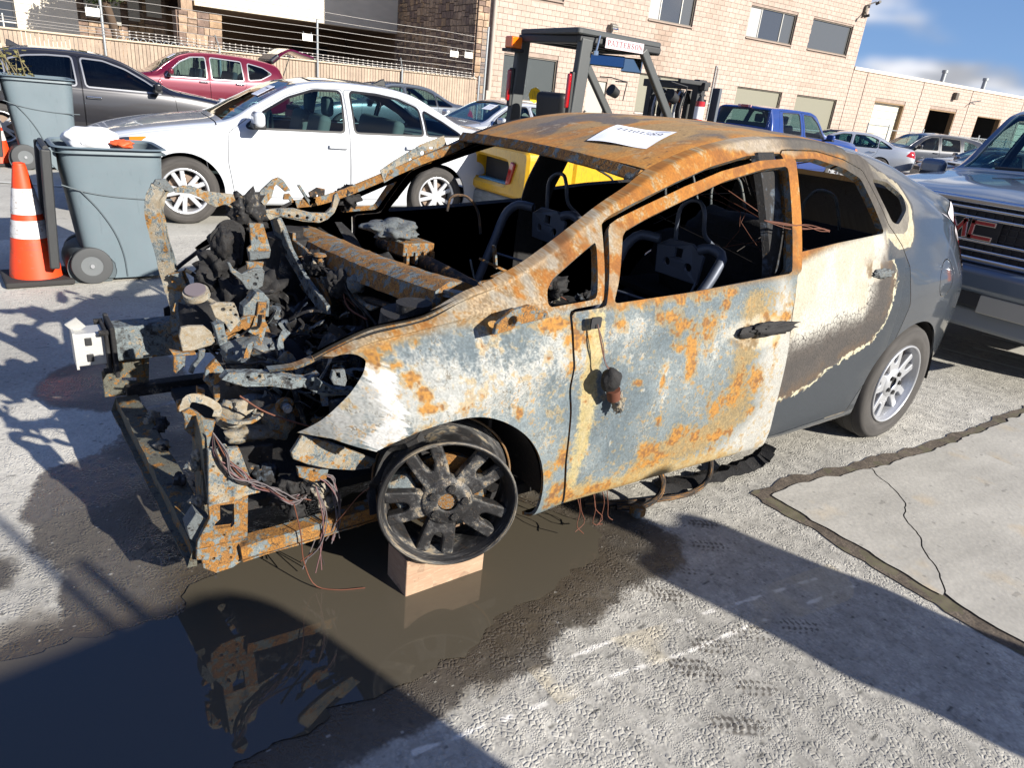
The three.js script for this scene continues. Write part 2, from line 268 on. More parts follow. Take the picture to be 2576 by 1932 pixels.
function paintMat(r, g, b, metal = 0, rough = .35) { return phy({ color: S(r, g, b), roughness: rough, metalness: metal, clearcoat: 1, clearcoatRoughness: .04 }); }
const copper = std({ color: S(88, 50, 34), roughness: .7, metalness: .1 }), wireGrey = std({ color: S(84, 78, 80), roughness: .7 }), wirePink = std({ color: S(96, 68, 70), roughness: .7 }), wireDark = std({ color: S(38, 32, 30), roughness: .8 });
// flat print: letters on a canvas
function printTex(w, h, draw) { const c = document.createElement('canvas'); c.width = w; c.height = h; const g = c.getContext('2d'); draw(g, w, h); const t = new THREE.CanvasTexture(c); t.colorSpace = THREE.SRGBColorSpace; return t; }
// ---------------------------------------------------------------- the sky: blue air with broken cumulus
{
  const w = 1024, h = 512, d = new Float32Array(w * h * 4);
  for (let j = 0; j < h; j++) for (let i = 0; i < w; i++) {
    const el = ((j + .5) / h - .5) * Math.PI, az = ((i + .5) / w - .5) * 2 * Math.PI, y = Math.sin(el), cx = Math.cos(el) * Math.cos(az), cz = Math.cos(el) * Math.sin(az), k = (j * w + i) * 4;
    const up = Math.max(0, y), t = Math.pow(1 - up, 3);
    let r = mix(.016, .12, t), g = mix(.054, .205, t), b = mix(.180, .335, t);
    const sd = Math.max(0, cx * SUN.x + y * SUN.y + cz * SUN.z), gl = Math.pow(sd, 8) * .10 + Math.pow(sd, 60) * .35; r += gl; g += gl * .97; b += gl * .9;
    if (y > -.02) {
      const q = 1 / (up + .16), u = cx * q * 1.7 + 40, v = cz * q * 1.7 + 40;
      const c = fbm(u * .8 + 6.4, v * .8 + 2.7, 6) * .62 + fbm(u * 2.1 + 9, v * 2.1, 5) * .38, dens = sst(.44, .66, c + .07 * (1 - up) - .05), c2 = fbm(u * 1.7 + 3.3, v * 1.7 + 1.1, 4);
      const lit = mix(.20, .42, sst(.38, .62, c2)); r = mix(r, lit * 1.0, dens * .92); g = mix(g, lit * 1.0, dens * .92); b = mix(b, lit * 1.04, dens * .92);
    }
    if (y < 0) { const f = sst(0, -.08, y); r = mix(r, .10, f); g = mix(g, .10, f); b = mix(b, .10, f); }
    d[k] = r; d[k + 1] = g; d[k + 2] = b; d[k + 3] = 1;
  }
  const t = new THREE.DataTexture(d, w, h, THREE.RGBAFormat, THREE.FloatType); t.mapping = THREE.EquirectangularReflectionMapping; t.magFilter = t.minFilter = THREE.LinearFilter; t.needsUpdate = true;
  scene.background = t; scene.environment = t;
}
// ---------------------------------------------------------------- ground
const PUDDLE = smoothClosed([[-0.62, 0.95], [-0.5, 0.49], [-0.21, 0.50], [-0.06, 0.52], [0.09, 0.55], [0.24, 0.54], [0.30, 0.44], [0.38, 0.38], [0.49, 0.35], [0.68, 0.26], [0.94, 0.16], [1.15, 0.11], [1.44, 0.42], [1.59, 0.63], [1.65, 0.78], [1.56, 0.90], [1.39, 0.96], [1.17, 1.00], [0.99, 1.04], [0.78, 1.09], [0.60, 1.09], [0.44, 1.10], [0.33, 1.12], [0.19, 1.14], [0.02, 1.24], [-0.3, 1.3]], 6);
const WET = [[-0.62, 1.3], [-0.6, 0.42], [-0.21, 0.40], [-0.09, 0.44], [-0.04, 0.42], [-0.06, 0.29], [-0.07, 0.07], [-0.08, -0.22], [-0.03, -0.49], [0.08, -0.54], [0.19, -0.52], [0.30, -0.75], [0.45, -0.95], [0.97, -0.83], [1.23, -0.04], [1.74, 0.57], [1.82, 0.74], [1.89, 0.96], [1.81, 1.06], [1.68, 1.07], [1.51, 1.07], [1.32, 1.17], [1.12, 1.21], [0.91, 1.20], [0.70, 1.23], [0.54, 1.22], [0.38, 1.22], [0.15, 1.34]];
const STAIN = [[-0.04, -1.27], [0.02, -1.44], [0.10, -1.59], [0.22, -1.64], [0.32, -1.61], [0.56, -1.62], [0.62, -1.41], [0.53, -0.98], [0.24, -0.98], [0.11, -1.05], [0.01, -1.12]];
const STAIN2 = [[-0.19, 0.02], [-0.16, 0.05], [-0.15, 0.18], [-0.18, 0.21], [-0.26, 0.14], [-0.25, -0.03]];
const LINES = [[[1.02, 1.24], [1.30, 1.26], [1.54, 1.30], [1.85, 1.35], [2.18, 1.40]], [[0.6, 1.30], [1.01, 1.35], [1.23, 1.37], [1.46, 1.41], [1.80, 1.44], [2.30, 1.50]]];
const TREADS = [[1.43, 1.45, .05], [1.45, 1.50, .045], [1.56, 1.43, .05], [1.72, 1.46, .05], [1.90, 1.52, .05], [1.54, 1.61, .045], [1.39, 1.67, .06], [2.08, 0.96, .05], [1.98, 1.07, .05], [1.58, 1.13, .04], [1.74, 1.10, .03], [1.79, 1.14, .03], [1.62, 1.20, .05]];
// chippings: height and tone of a 1.4 m tile of worn asphalt
const CHIP = (() => {
  const n = 1024, hgt = new Float32Array(n * n), tone = new Float32Array(n * n);
  for (let y = 0; y < n; y++) for (let x = 0; x < n; x++) {
    const u = x / n * 96, v = y / n * 96, [d1, d2] = worley(u, v, 96), [e1, e2] = worley(u * 2 + 31, v * 2 + 17, 192), f = vn(x / n * 240, y / n * 240, 240), c = fbmT(x / n * 24, y / n * 24, 4, 24), p1 = vn(x / n * 48 + 3, y / n * 48, 48), p2 = vn(x / n * 80, y / n * 80 + 9, 80);
    const s1 = sst(.05, .45, d2 - d1) * sst(.42, .62, p1), s2 = sst(.05, .5, e2 - e1) * sst(.35, .6, p2);
    hgt[y * n + x] = Math.max(s1, s2 * .55) * .6 + f * .16 + c * .3; tone[y * n + x] = .92 + .10 * s1 + .05 * s2 + .10 * (f - .5) + .26 * (c - .5) - .10 * sst(.62, .8, vn(x / n * 130 + 7, y / n * 130, 130));
  }
  return { n, hgt, tone };
})();
const chipBump = tex(1024, 1024, (x, y) => { const k = CHIP.hgt[y * 1024 + x] * 215; return [k, k, k]; }, { srgb: false });
const asphaltFar = tex(1024, 1024, (x, y) => {
  const k = fbmT(x / 128, y / 128, 6, 8), f = vn(x / 2.2, y / 2.2, 256), e = fbmT(x / 32 + 4, y / 32, 4, 32); let g = 156 + 26 * (k - .5) + 16 * (f - .5) + 16 * (e - .5);
  if (e > .66) g -= 12; return [g * 1.014, g, g * .955];
});
{
  // far sheet, out to the horizon
  const g = new THREE.PlaneGeometry(700, 700); g.rotateX(-Math.PI / 2); g.translate(0, -.004, 0); const p = g.attributes.position, uv = g.attributes.uv; for (let i = 0; i < p.count; i++) uv.setXY(i, p.getX(i) / 5, p.getZ(i) / 5);
  struct('ground', g, std({ map: asphaltFar, roughness: .93 }));
  // near sheet with wet stains, worn paint and grit
  const X0 = -1.6, X1 = 6.4, Z0 = -4.6, Z1 = 3.4, n = 2048, wet = polySDF(smoothClosed(WET, 4)), st = polySDF(smoothClosed(STAIN, 4)), st2 = polySDF(smoothClosed(STAIN2, 4)), pud = polySDF(PUDDLE.filter((p, i) => i % 2 === 0));
  const segd = (L, x, z) => { let d = 9; for (let i = 0; i < L.length - 1; i++) { const [ax, az] = L[i], [bx_, bz] = L[i + 1], ex = bx_ - ax, ez = bz - az, k = clamp(((x - ax) * ex + (z - az) * ez) / (ex * ex + ez * ez)); d = Math.min(d, Math.hypot(x - ax - ex * k, z - az - ez * k)); } return d; };
  const [map, rough] = texN(n, n, (px, py) => {
    const x = X0 + (px + .5) / n * (X1 - X0), z = Z0 + (py + .5) / n * (Z1 - Z0);
    const ci = ((Math.floor(z / 1.4 * 1024) % 1024) + 1024) % 1024, cj = ((Math.floor(x / 1.4 * 1024) % 1024) + 1024) % 1024;
    const coarse = sst(.2, 1.3, x * .35 + z * .55 + .5), a = fbm(x * 1.3 + 20, z * 1.3 + 20, 5), b = fbm(x * 6 + 20, z * 6 + 20, 4), f = vn(x * 140 + 300, z * 140 + 300);
    let tone = mix(1 + .16 * (f - .5) + .1 * (b - .5), CHIP.tone[ci * 1024 + cj], .2 + .72 * coarse) * (1 + .34 * (a - .5)); let g = 163 * tone; let c = [g * 1.018, g, g * .95], r = 235;
    // pits and grit
    const pit = vn(x * 46 + 90, z * 46 + 10); if (pit > .9) c = c.map(v => v * (1 - .5 * (pit - .9) * 10));
    // rust bleached patch round the worn paint
    const l1 = segd(LINES[0], x, z), l2 = segd(LINES[1], x, z), w = (fbm(x * 30 + 50, z * 30 + 50, 3) - .5) * .012;
    for (const l of [l1, l2]) { const m = (1 - sst(.003, .010, l + w)) * sst(.38, .6, fbm(x * 22 + 7, z * 22 + 3, 3)); c = M3(c, [214, 211, 204], m * .75); }
    if (x > 1 && x < 2.4 && l1 < .13 && l2 < .13) { const m = sst(.46, .66, fbm(x * 5 + 2, z * 5 + 60, 3)) * .35; c = M3(c, [178, 164, 134], m); }
    // wet
    const wn = (fbm(x * 5 + 60, z * 5 + 60, 5) - .5) * .30 + (f - .5) * .03;
    let d = Math.min(wet(x, z) + wn * .8, st(x, z) + wn * .5, st2(x, z) + wn * .3), m = 1 - sst(-.02, .025, d);
    for (const [tx, tz, tr, ang = .6] of TREADS) { const dx = x - tx, dz = z - tz; if (Math.abs(dx) > .12 || Math.abs(dz) > .12) continue; const p = dx * Math.cos(ang) + dz * Math.sin(ang), q = dz * Math.cos(ang) - dx * Math.sin(ang), w = Math.hypot(p / (tr * 1.5), q / (tr * .72)); if (w < 1.2) { const lug = Math.sin((p + .35 * Math.abs(q)) * 330 + 4 * tx) * .5 + Math.sin(q * 260 + tx * 9) * .35 + (f - .5) * .9 + (b - .5) * 1.6; m = Math.max(m, sst(1.1, .8, w + (b - .5) * .8) * sst(.15, .4, lug) * .85); } }
    const pd = pud(x, z); if (pd < .3) { const silt = 1 - sst(.0, .20, pd + (fbm(x * 9 + 3, z * 9 + 5, 4) - .5) * .16); if (silt > 0) { c = M3(c, [118, 108, 92], silt * .75); m = Math.max(m, silt); } }
    c = c.map((v, i) => v * mix(1, [.52, .50, .48][i], m)); const film = sst(.35, .6, fbm(x * 3 + 9, z * 3 + 2, 3)); r = mix(r, 60 + 70 * film + 50 * f, m);
    const sp = vn(x * 60 + 11, z * 60 + 17); if (m > .5 && sp > .955) c = M3(c, [170, 168, 162], .7);
    return [c, [0, r, 0]];
  }, [{ srgb: true, clamp: true }, { clamp: true }]);
  const bump = chipBump.clone(); bump.repeat.set((X1 - X0) / 1.4, (Z1 - Z0) / 1.4); bump.needsUpdate = true;
  const q = new THREE.PlaneGeometry(X1 - X0, Z1 - Z0); q.rotateX(-Math.PI / 2); q.translate((X0 + X1) / 2, 0, (Z0 + Z1) / 2); const u2 = q.attributes.uv, p2 = q.attributes.position; for (let i = 0; i < p2.count; i++) u2.setXY(i, (p2.getX(i) - X0) / (X1 - X0), (p2.getZ(i) - Z0) / (Z1 - Z0));
  struct('asphalt_pavement', q, std({ map, roughnessMap: rough, roughness: 1, bumpMap: bump, bumpScale: .004 }));
  // muddy puddle: a shallow film of silty water with a clean edge
  const ps = new THREE.Shape(PUDDLE.map(([x, z], i) => { const k = (fbm(x * 14 + 30, z * 14 + 30, 3) - .5) * .09; return new THREE.Vector2(x + k, -(z + k)); })), pg = new THREE.ShapeGeometry(ps); pg.rotateX(-Math.PI / 2); pg.translate(0, .004, 0);
  struct('puddle', pg, phy({ color: new THREE.Color(.066, .057, .042), roughness: .012, ior: 1.5, specularIntensity: 1 }));
  // concrete patch let into the asphalt, with an earthy open joint and a running crack
  const wob = (L, s, k) => { const o = []; for (let i = 0; i < L.length; i++) { const a = L[i], b = L[(i + 1) % L.length], m = Math.max(1, Math.ceil(Math.hypot(a[0] - b[0], a[1] - b[1]) / .035)); for (let j = 0; j < m; j++) { const x = mix(a[0], b[0], j / m), z = mix(a[1], b[1], j / m); o.push([x + k * (fbm(x * 9 + s, z * 9 + s, 4) - .5), z + k * (fbm(x * 9 + 80 + s, z * 9, 4) - .5)]); } } return o; };
  const sheet = (L, y, k) => { const g = new THREE.ShapeGeometry(new THREE.Shape(L.map(([x, z]) => new THREE.Vector2(x, -z)))); g.rotateX(-Math.PI / 2); g.translate(0, y, 0); const p = g.attributes.position, u = g.attributes.uv; for (let i = 0; i < p.count; i++) u.setXY(i, p.getX(i) * k, p.getZ(i) * k); g.computeVertexNormals(); return g; };
  const soil = tex(256, 256, (x, y) => { const k = fbmT(x / 16, y / 16, 5, 16), f = vn(x / 2, y / 2, 128), gr = fbmT(x / 32 + 3, y / 32, 3, 8) > .6 ? 1 : 0; const c = M3([58, 50, 42], [104, 94, 82], k); return gr ? M3(c, [84, 92, 50], .45 * f) : c.map(v => v * (.8 + .4 * f)); });
  struct('joint_soil', sheet(wob([[2.46, .885], [2.79, .90], [3.31, .975], [3.9, 1.03], [5.09, 1.05], [7.2, 1.2], [10.3, 1.4], [10.3, 4.2], [2.43, 4.2], [2.44, 1.9], [2.45, 1.5], [2.46, 1.2]], 3, .07), .004, 1.6), std({ map: soil, roughness: .95, bumpMap: soil, bumpScale: .012 }));
  const conc = tex(1024, 1024, (x, y) => {
    const u = x / 1024 * 4, v = y / 1024 * 4, k = fbm(u * 3, v * 3, 5), f = vn(u * 90, v * 90), s = fbm(u * 2 + v * 5, v * 14 - u * 3, 3), t = fbm(u * 6 + 9, v * 6, 4); let g = 150 + 22 * (k - .5) + 10 * (f - .5) + 20 * (s - .5); let c = [g * 1.02, g, g * .95];
    if (t > .64) c = M3(c, [168, 148, 118], (t - .64) * 2.4); if (vn(u * 30 + 5, v * 30) > .93) c = c.map(q => q * .86); return c;
  });
  const cb = tex(512, 512, (x, y) => { const k = 120 + 90 * (fbmT(x / 8, y / 8, 4, 64) - .5) + 60 * (vn(x / 1.5, y / 1.5, 256) - .5); return [k, k, k]; }, { srgb: false, rx: 1.4, ry: 1.4 });
  const CR = [[3.22, 1.04], [3.18, 1.09], [3.13, 1.19], [3.03, 1.30], [2.92, 1.35], [2.84, 1.45], [2.73, 1.53], [2.66, 1.61], [2.53, 1.69]];
  const crack = subdiv(CR, 6).map(([x, z]) => [x + .02 * (fbm(x * 20, z * 20, 3) - .5), z + .02 * (fbm(x * 20 + 50, z * 20, 3) - .5)]);
  const left = [...subdivLine([2.53, .965], [2.74, .955]), ...subdivLine([2.74, .955], [3.21, 1.035]), ...crack, ...subdivLine([2.515, 1.69], [2.53, .965])];
  const cr2 = crack.map(([x, z]) => [x + .005, z + .004]).reverse();
  const right = [...subdivLine([3.23, 1.04], [3.9, 1.09]), ...subdivLine([3.9, 1.09], [5.0, 1.1]), [7.1, 1.28], [10.2, 1.5], [10.2, 4.1], [2.52, 4.1], ...subdivLine([2.52, 4.1], [2.515, 1.70]), ...cr2];
  function subdivLine(a, b) { const m = Math.max(1, Math.ceil(Math.hypot(a[0] - b[0], a[1] - b[1]) / .03)), o = []; for (let j = 0; j < m; j++) { const x = mix(a[0], b[0], j / m), z = mix(a[1], b[1], j / m); o.push([x + .045 * (fbm(x * 11, z * 11, 4) - .5), z + .045 * (fbm(x * 11 + 80, z * 11, 4) - .5)]); } return o; }
  const cm = std({ map: conc, roughness: .9, bumpMap: cb, bumpScale: .003 });
  struct('concrete_slab', sheet(left, .009, .25), cm); struct('concrete_slab', sheet(right, .009, .25), cm);
  // painted bay lines beside the pickup and far left
  const white = std({ color: S(178, 178, 172), roughness: .85 });
  for (const [a, b, w] of [[[5.82, .2], [5.98, .9], .05], [[6.13, .3], [6.24, .6], .05], [[6.66, .15], [6.76, .6], .05], [[-1.2, -8.1], [1.3, -7.05], .1], [[1.5, -9.4], [5, -8.4], .1]]) { const dx = b[0] - a[0], dz = b[1] - a[1], l = Math.hypot(dx, dz), nx = -dz / l * w / 2, nz = dx / l * w / 2; struct('bay_line', sheet([[a[0] + nx, a[1] + nz], [a[0] - nx, a[1] - nz], [b[0] - nx, b[1] - nz], [b[0] + nx, b[1] + nz]].reverse(), .0045, 1), white); }
}
// ---------------------------------------------------------------- buildings along the far side of the yard
const BTH = .085, BP = [16.545, 0, -22.951];
const place = (o) => { o.position.set(...BP); o.rotation.y = -BTH; return o; };
const bThing = (name, label, cat, group) => place(thing(name, label, cat, [0, 0, 0], 0, group));
function noiseMat(c, v, k, rough = .9, seed = 0) { const t = tex(256, 256, (x, y) => { const a = fbmT(x / 32 + seed, y / 32, 5, 8), f = vn(x / 2.5, y / 2.5, 102); const g = 1 + v * (a - .5) + v * .5 * (f - .5); return c.map(q => q * g); }, { rx: k, ry: k }); return std({ map: t, roughness: rough }); }
const cmuMats = [[163, 148, 138], [160, 144, 133], [157, 141, 130], [152, 136, 124], [143, 126, 113]].map((c, i) => noiseMat(c, .16, .9, .93, i * 3)), mortar = noiseMat([140, 125, 115], .2, .6, .95);
// running-bond masonry: list of {x0,x1,y0,y1} round openings
function courses(s0, s1, y0, y1, bw, bh, openings) {
  const out = []; let r = 0;
  for (let y = y0; y < y1 - .01; y += bh, r++) {
    const cuts = openings.filter(o => o[2] < y + bh - .02 && o[3] > y + .02).sort((a, b) => a[0] - b[0]); let x = s0; const spans = []; for (const o of cuts) { if (o[0] > x) spans.push([x, o[0]]); x = Math.max(x, o[1]); } if (x < s1) spans.push([x, s1]);
    for (const [a, b] of spans) { let p = Math.floor((a - s0) / bw) * bw + s0 + (r % 2 ? -bw / 2 : 0); for (; p < b; p += bw) { const l = Math.max(a, p), q = Math.min(b, p + bw); if (q - l > .05) out.push([l, q, y, y + bh]); } }
  }
  return out;
}
function wallOf(blocks, parent, mats, { joint = .006, depth = .03, name = 'block', near = (b) => b[0], toGeo, limit = 300, big = true }) {
  const R = rng(blocks.length), cache = new Map(), ranked = [...blocks].sort((a, b) => near(a) - near(b)), rest = mats.map(() => []);
  ranked.forEach((b, i) => {
    const w = b[1] - b[0] - joint * 2, h = b[3] - b[2] - joint * 2, key = w.toFixed(2) + h.toFixed(2), mi = Math.min(mats.length - 1, Math.floor(clamp(.15 + .7 * R() * .6 + 1.1 * (fbm(b[0] * .7 + 20, b[2] * .22 + 40, 3) - .42)) * mats.length)), dz = (R() - .5) * .006;
    if (i < limit && big) { let g = cache.get(key); if (!g) cache.set(key, g = boxUV(new THREE.BoxGeometry(w, h, depth), 1, R(), R())); const m = part(name, g, mats[mi], parent); const p = toGeo(b); m.position.set(p[0], p[1], p[2]); if (p[3]) m.rotation.y = p[3]; }
    else { const g = new THREE.BoxGeometry(w, h, depth); const p = toGeo(b); if (p[3]) g.rotateY(p[3]); g.translate(p[0], p[1], p[2]); rest[mi].push(boxUV(g, 1)); }
  });
  rest.forEach((l, i) => { if (l.length) stuffPart(name + '_courses', merge(l), mats[i], parent); });
}
{
  const W = [[.76, 3.35, 1.2, 2.88], [7.8, 10.4, 1.2, 2.85], [14.06, 17.38, 1.2, 2.84], [18.55, 21.9, 1.2, 2.83], [.7, 3.3, 5.03, 6.4], [7.78, 10.4, 5.0, 6.4], [13.9, 17.22, 5.03, 6.38], [18.45, 21.7, 5.02, 6.42], [5.0, 6.05, 0, 2.3]];
  const b = bThing('block_office', 'two storey tan concrete block building with aluminium windows behind the forklift', 'building');
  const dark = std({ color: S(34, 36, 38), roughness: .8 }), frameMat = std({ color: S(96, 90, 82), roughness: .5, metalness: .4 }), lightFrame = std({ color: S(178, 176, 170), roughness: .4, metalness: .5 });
  const backing = new THREE.Shape(rectPts(-.05, 0, 22.62, 9).map(p => new THREE.Vector2(...p))); for (const o of W) backing.holes.push(new THREE.Path(rectPts(o[0], Math.max(.01, o[2]), o[1], o[3]).map(p => new THREE.Vector2(...p))));
  const bg = new THREE.ExtrudeGeometry(backing, { depth: .22, bevelEnabled: false }); bg.translate(0, 0, -.25); part('mortar_wall', boxUV(bg, 1), mortar, b);
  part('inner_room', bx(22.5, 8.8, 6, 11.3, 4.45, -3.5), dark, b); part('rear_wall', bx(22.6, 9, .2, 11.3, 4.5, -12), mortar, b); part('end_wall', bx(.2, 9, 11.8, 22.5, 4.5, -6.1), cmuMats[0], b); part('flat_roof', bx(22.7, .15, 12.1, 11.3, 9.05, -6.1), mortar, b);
  wallOf(courses(-.05, 22.62, 0, 8.93, .406, .203, W), b, cmuMats, { depth: .034, near: q => Math.hypot(q[0] - 5, (q[2] - 3) * 2), toGeo: q => [(q[0] + q[1]) / 2, (q[2] + q[3]) / 2, -.014] });
  const panes = { sky: phy({ color: S(112, 114, 118), roughness: .05, metalness: .75 }), dull: phy({ color: S(72, 76, 75), roughness: .22, metalness: .3, clearcoat: .6, clearcoatRoughness: .1 }), board: std({ color: S(112, 110, 96), roughness: .5 }), grey: phy({ color: S(104, 106, 108), roughness: .14, metalness: .5 }), curtain: std({ color: S(150, 150, 150), roughness: .7 }) };
  W.slice(0, 8).forEach((o, i) => {
    const w = sub('window', b), [x0, x1, y0, y1] = o, cx = (x0 + x1) / 2, cy = (y0 + y1) / 2, z = -.12, t = .05;
    part('frame', merge([bx(x1 - x0, t, .09, cx, y0 + t / 2, z), bx(x1 - x0, t, .09, cx, y1 - t / 2, z), bx(t, y1 - y0 - 2 * t, .09, x0 + t / 2, cy, z), bx(t, y1 - y0 - 2 * t, .09, x1 - t / 2, cy, z)]), frameMat, w);
    part('sill', bx(x1 - x0 + .02, .05, .2, cx, y0 - .03, -.05), i > 3 ? mortar : lightFrame, w);
    if (i >= 4 && i < 7) { const a = mix(x0, x1, .27), c = mix(x0, x1, .73); for (const m of [a, c]) part('mullion', bx(.045, y1 - y0 - .1, .05, m, cy, z - .005), lightFrame, w); part('pane', bx(a - x0 - .07, y1 - y0 - .1, .012, (a + x0) / 2 + .012, cy, z - .02), panes.curtain, w); part('pane', bx(c - a - .05, y1 - y0 - .1, .012, (a + c) / 2, cy, z - .02), panes.sky, w); part('pane', bx(x1 - c - .07, y1 - y0 - .1, .012, (x1 + c) / 2 - .012, cy, z - .02), panes.grey, w); }
    else part('pane', bx(x1 - x0 - .1, y1 - y0 - .1, .012, cx, cy, z - .02), [panes.dull, panes.board, panes.board, panes.board, 0, 0, 0, panes.grey][i], w);
  });
  const d = sub('door', b); part('leaf', bx(1.0, 2.26, .05, 5.525, 1.14, -.1), std({ color: S(150, 148, 140), roughness: .6 }), d); part('handle', bx(.12, .03, .05, 5.15, 1.05, -.06), galv, d);
  part('downpipe', merge([cyl(.085, .085, 9, 14, .12, 4.5, .13), bx(.14, .5, .14, .05, 1.2, .14)]), std({ color: S(150, 141, 132), roughness: .6 }), b);
  part('conduit', merge([rod([12.35, 1.2, .05], [12.35, 3.6, .05], .025), rod([12.5, 1.2, .05], [12.5, 3.45, .05], .02), rod([12.35, 3.6, .05], [12.5, 3.45, .05], .02)]), galv, b);
  part('step_rail', merge([rod([10.9, 1.9, .6], [12.1, 1.9, .6], .02), rod([10.9, .1, .6], [10.9, 1.9, .6], .02), rod([12.1, .1, .6], [12.1, 1.9, .6], .02)]), galv, b);
  // lamp and camera on the wall
  const l = bThing('wall_floodlight', 'silver floodlight mounted on the block wall above the forklift', 'light'); part('housing', merge([bx(.34, .2, .22, 5.86, 4.45, .16, .04, [.5, 0, 0]), bx(.16, .14, .12, 5.74, 4.42, .07)]), std({ color: S(120, 118, 112), roughness: .5, metalness: .4 }), l); part('reflector_glass', bx(.28, .02, .17, 5.88, 4.40, .25, 0, [.9, 0, 0]), chrome, l); part('arm', rod([5.86, 4.1, .03], [5.86, 4.4, .1], .02), galv, l);
  const c = bThing('security_camera', 'pair of small cameras on an arm at the roof corner of the tan building', 'camera'); part('bracket', merge([bx(.12, .5, .12, 22.2, 7.2, .08), rod([22.2, 7.5, .1], [22.6, 7.7, .3], .03), rod([22.2, 7.2, .1], [22.0, 7.0, .35], .03)]), frameMat, c); part('lens_body', merge([cyl(.07, .07, .3, 12, 22.65, 7.66, .4, [1.3, 0, .4]), cyl(.07, .07, .26, 12, 21.95, 6.95, .42, [1.3, 0, -.3])]), plasticDark, c);
}
{ // low wing with dock doors
  const D = [[25.25, 28.22, 0, 3.07], [30.85, 33.85, 0, 3.08], [36.45, 39.5, 0, 3.06], [41.9, 45, 0, 3.06], [47.5, 50.5, 0, 3.06], [53, 56, 0, 3.06]];
  const b = bThing('warehouse_wing', 'long low tan block warehouse with loading doors on the right', 'building'); const mats = cmuMats.slice(0, 3);
  const sh = new THREE.Shape(rectPts(22.66, 0, 64, 4.44).map(p => new THREE.Vector2(...p))); for (const o of D) sh.holes.push(new THREE.Path(rectPts(o[0], .01, o[1], o[3]).map(p => new THREE.Vector2(...p)))); const g = new THREE.ExtrudeGeometry(sh, { depth: .3, bevelEnabled: false }); g.translate(0, 0, -.33); part('mortar_wall', boxUV(g, 1), mortar, b);
  const J = [23.95, 29.5, 35.0, 41.65, 47, 52.5, 58], op = [...D, ...J.map(s => [s - .03, s + .03, 0, 4.5])];
  wallOf(courses(22.66, 64, 0, 4.4, .406, .203, op), b, mats, { depth: .034, near: q => q[0] - q[2] * 2, toGeo: q => [(q[0] + q[1]) / 2, (q[2] + q[3]) / 2, -.014] });
  part('coping', merge([bx(41.4, .16, .42, 43.35, 4.52, -.14)]), std({ color: S(196, 184, 168), roughness: .7 }), b); part('roof_deck', bx(41.3, .1, 14, 43.3, 4.38, -7.2), mortar, b); part('rear_wall', bx(41.3, 4.4, .2, 43.3, 2.2, -14.2), mortar, b); part('inner_wall', bx(41, 4.2, .1, 43.3, 2.1, -9), std({ color: S(40, 36, 32), roughness: .9 }), b); part('slab_floor', bx(41, .05, 9, 43.3, .03, -4.7), std({ color: S(60, 56, 50), roughness: .9 }), b);
  const white = std({ color: S(190, 186, 170), roughness: .6 });
  for (const i of [0, 3]) { const o = D[i], r = sub('roller_door', b); for (let y = .1; y < 3.0; y += .42) part('slat', bx(o[1] - o[0] - .04, .405, .04, (o[0] + o[1]) / 2, y + .2, -.26, .01), white, r); }
  for (const o of D) part('door_jamb', merge([bx(.07, 3.06, .3, o[0] + .035, 1.53, -.17), bx(.07, 3.06, .3, o[1] - .035, 1.53, -.17), bx(o[1] - o[0] - .14, .07, .3, (o[0] + o[1]) / 2, 3.03, -.17)]), std({ color: S(120, 96, 68), roughness: .7 }), b);
  part('stored_crates', merge([bx(1.1, .9, .9, 38.6, .5, -2, .02), bx(.7, 1.1, .8, 32.3, .6, -3, .02), bx(1.5, .6, .9, 31.6, .9, -4, .02)]), std({ color: S(120, 92, 52), roughness: .8 }), b);
  part('wall_lamp', merge([bx(.3, .42, .25, 33, 3.95, .12, .03)]), std({ color: S(72, 64, 56), roughness: .6 }), b); part('wall_bracket', merge([rod([35.05, 3.75, .02], [35.3, 3.9, .5], .03), rod([35.05, 3.75, .02], [34.8, 3.65, .45], .03)]), galv, b);
  for (const [s, t] of [[36.4, 5.68], [41.65, 5.68]]) { const v = bThing('flue_pipe', s < 40 ? 'capped silver flue on the low roof, nearer one' : 'slim silver flue on the low roof beside the palm top', 'chimney', 'roof flues'); part('pipe', cyl(.14, .14, 1.1, 14, s, 5.0, -3), galv, v); part('cap', cyl(.19, .19, .16, 14, s, t - .08, -3), galv, v); }
}
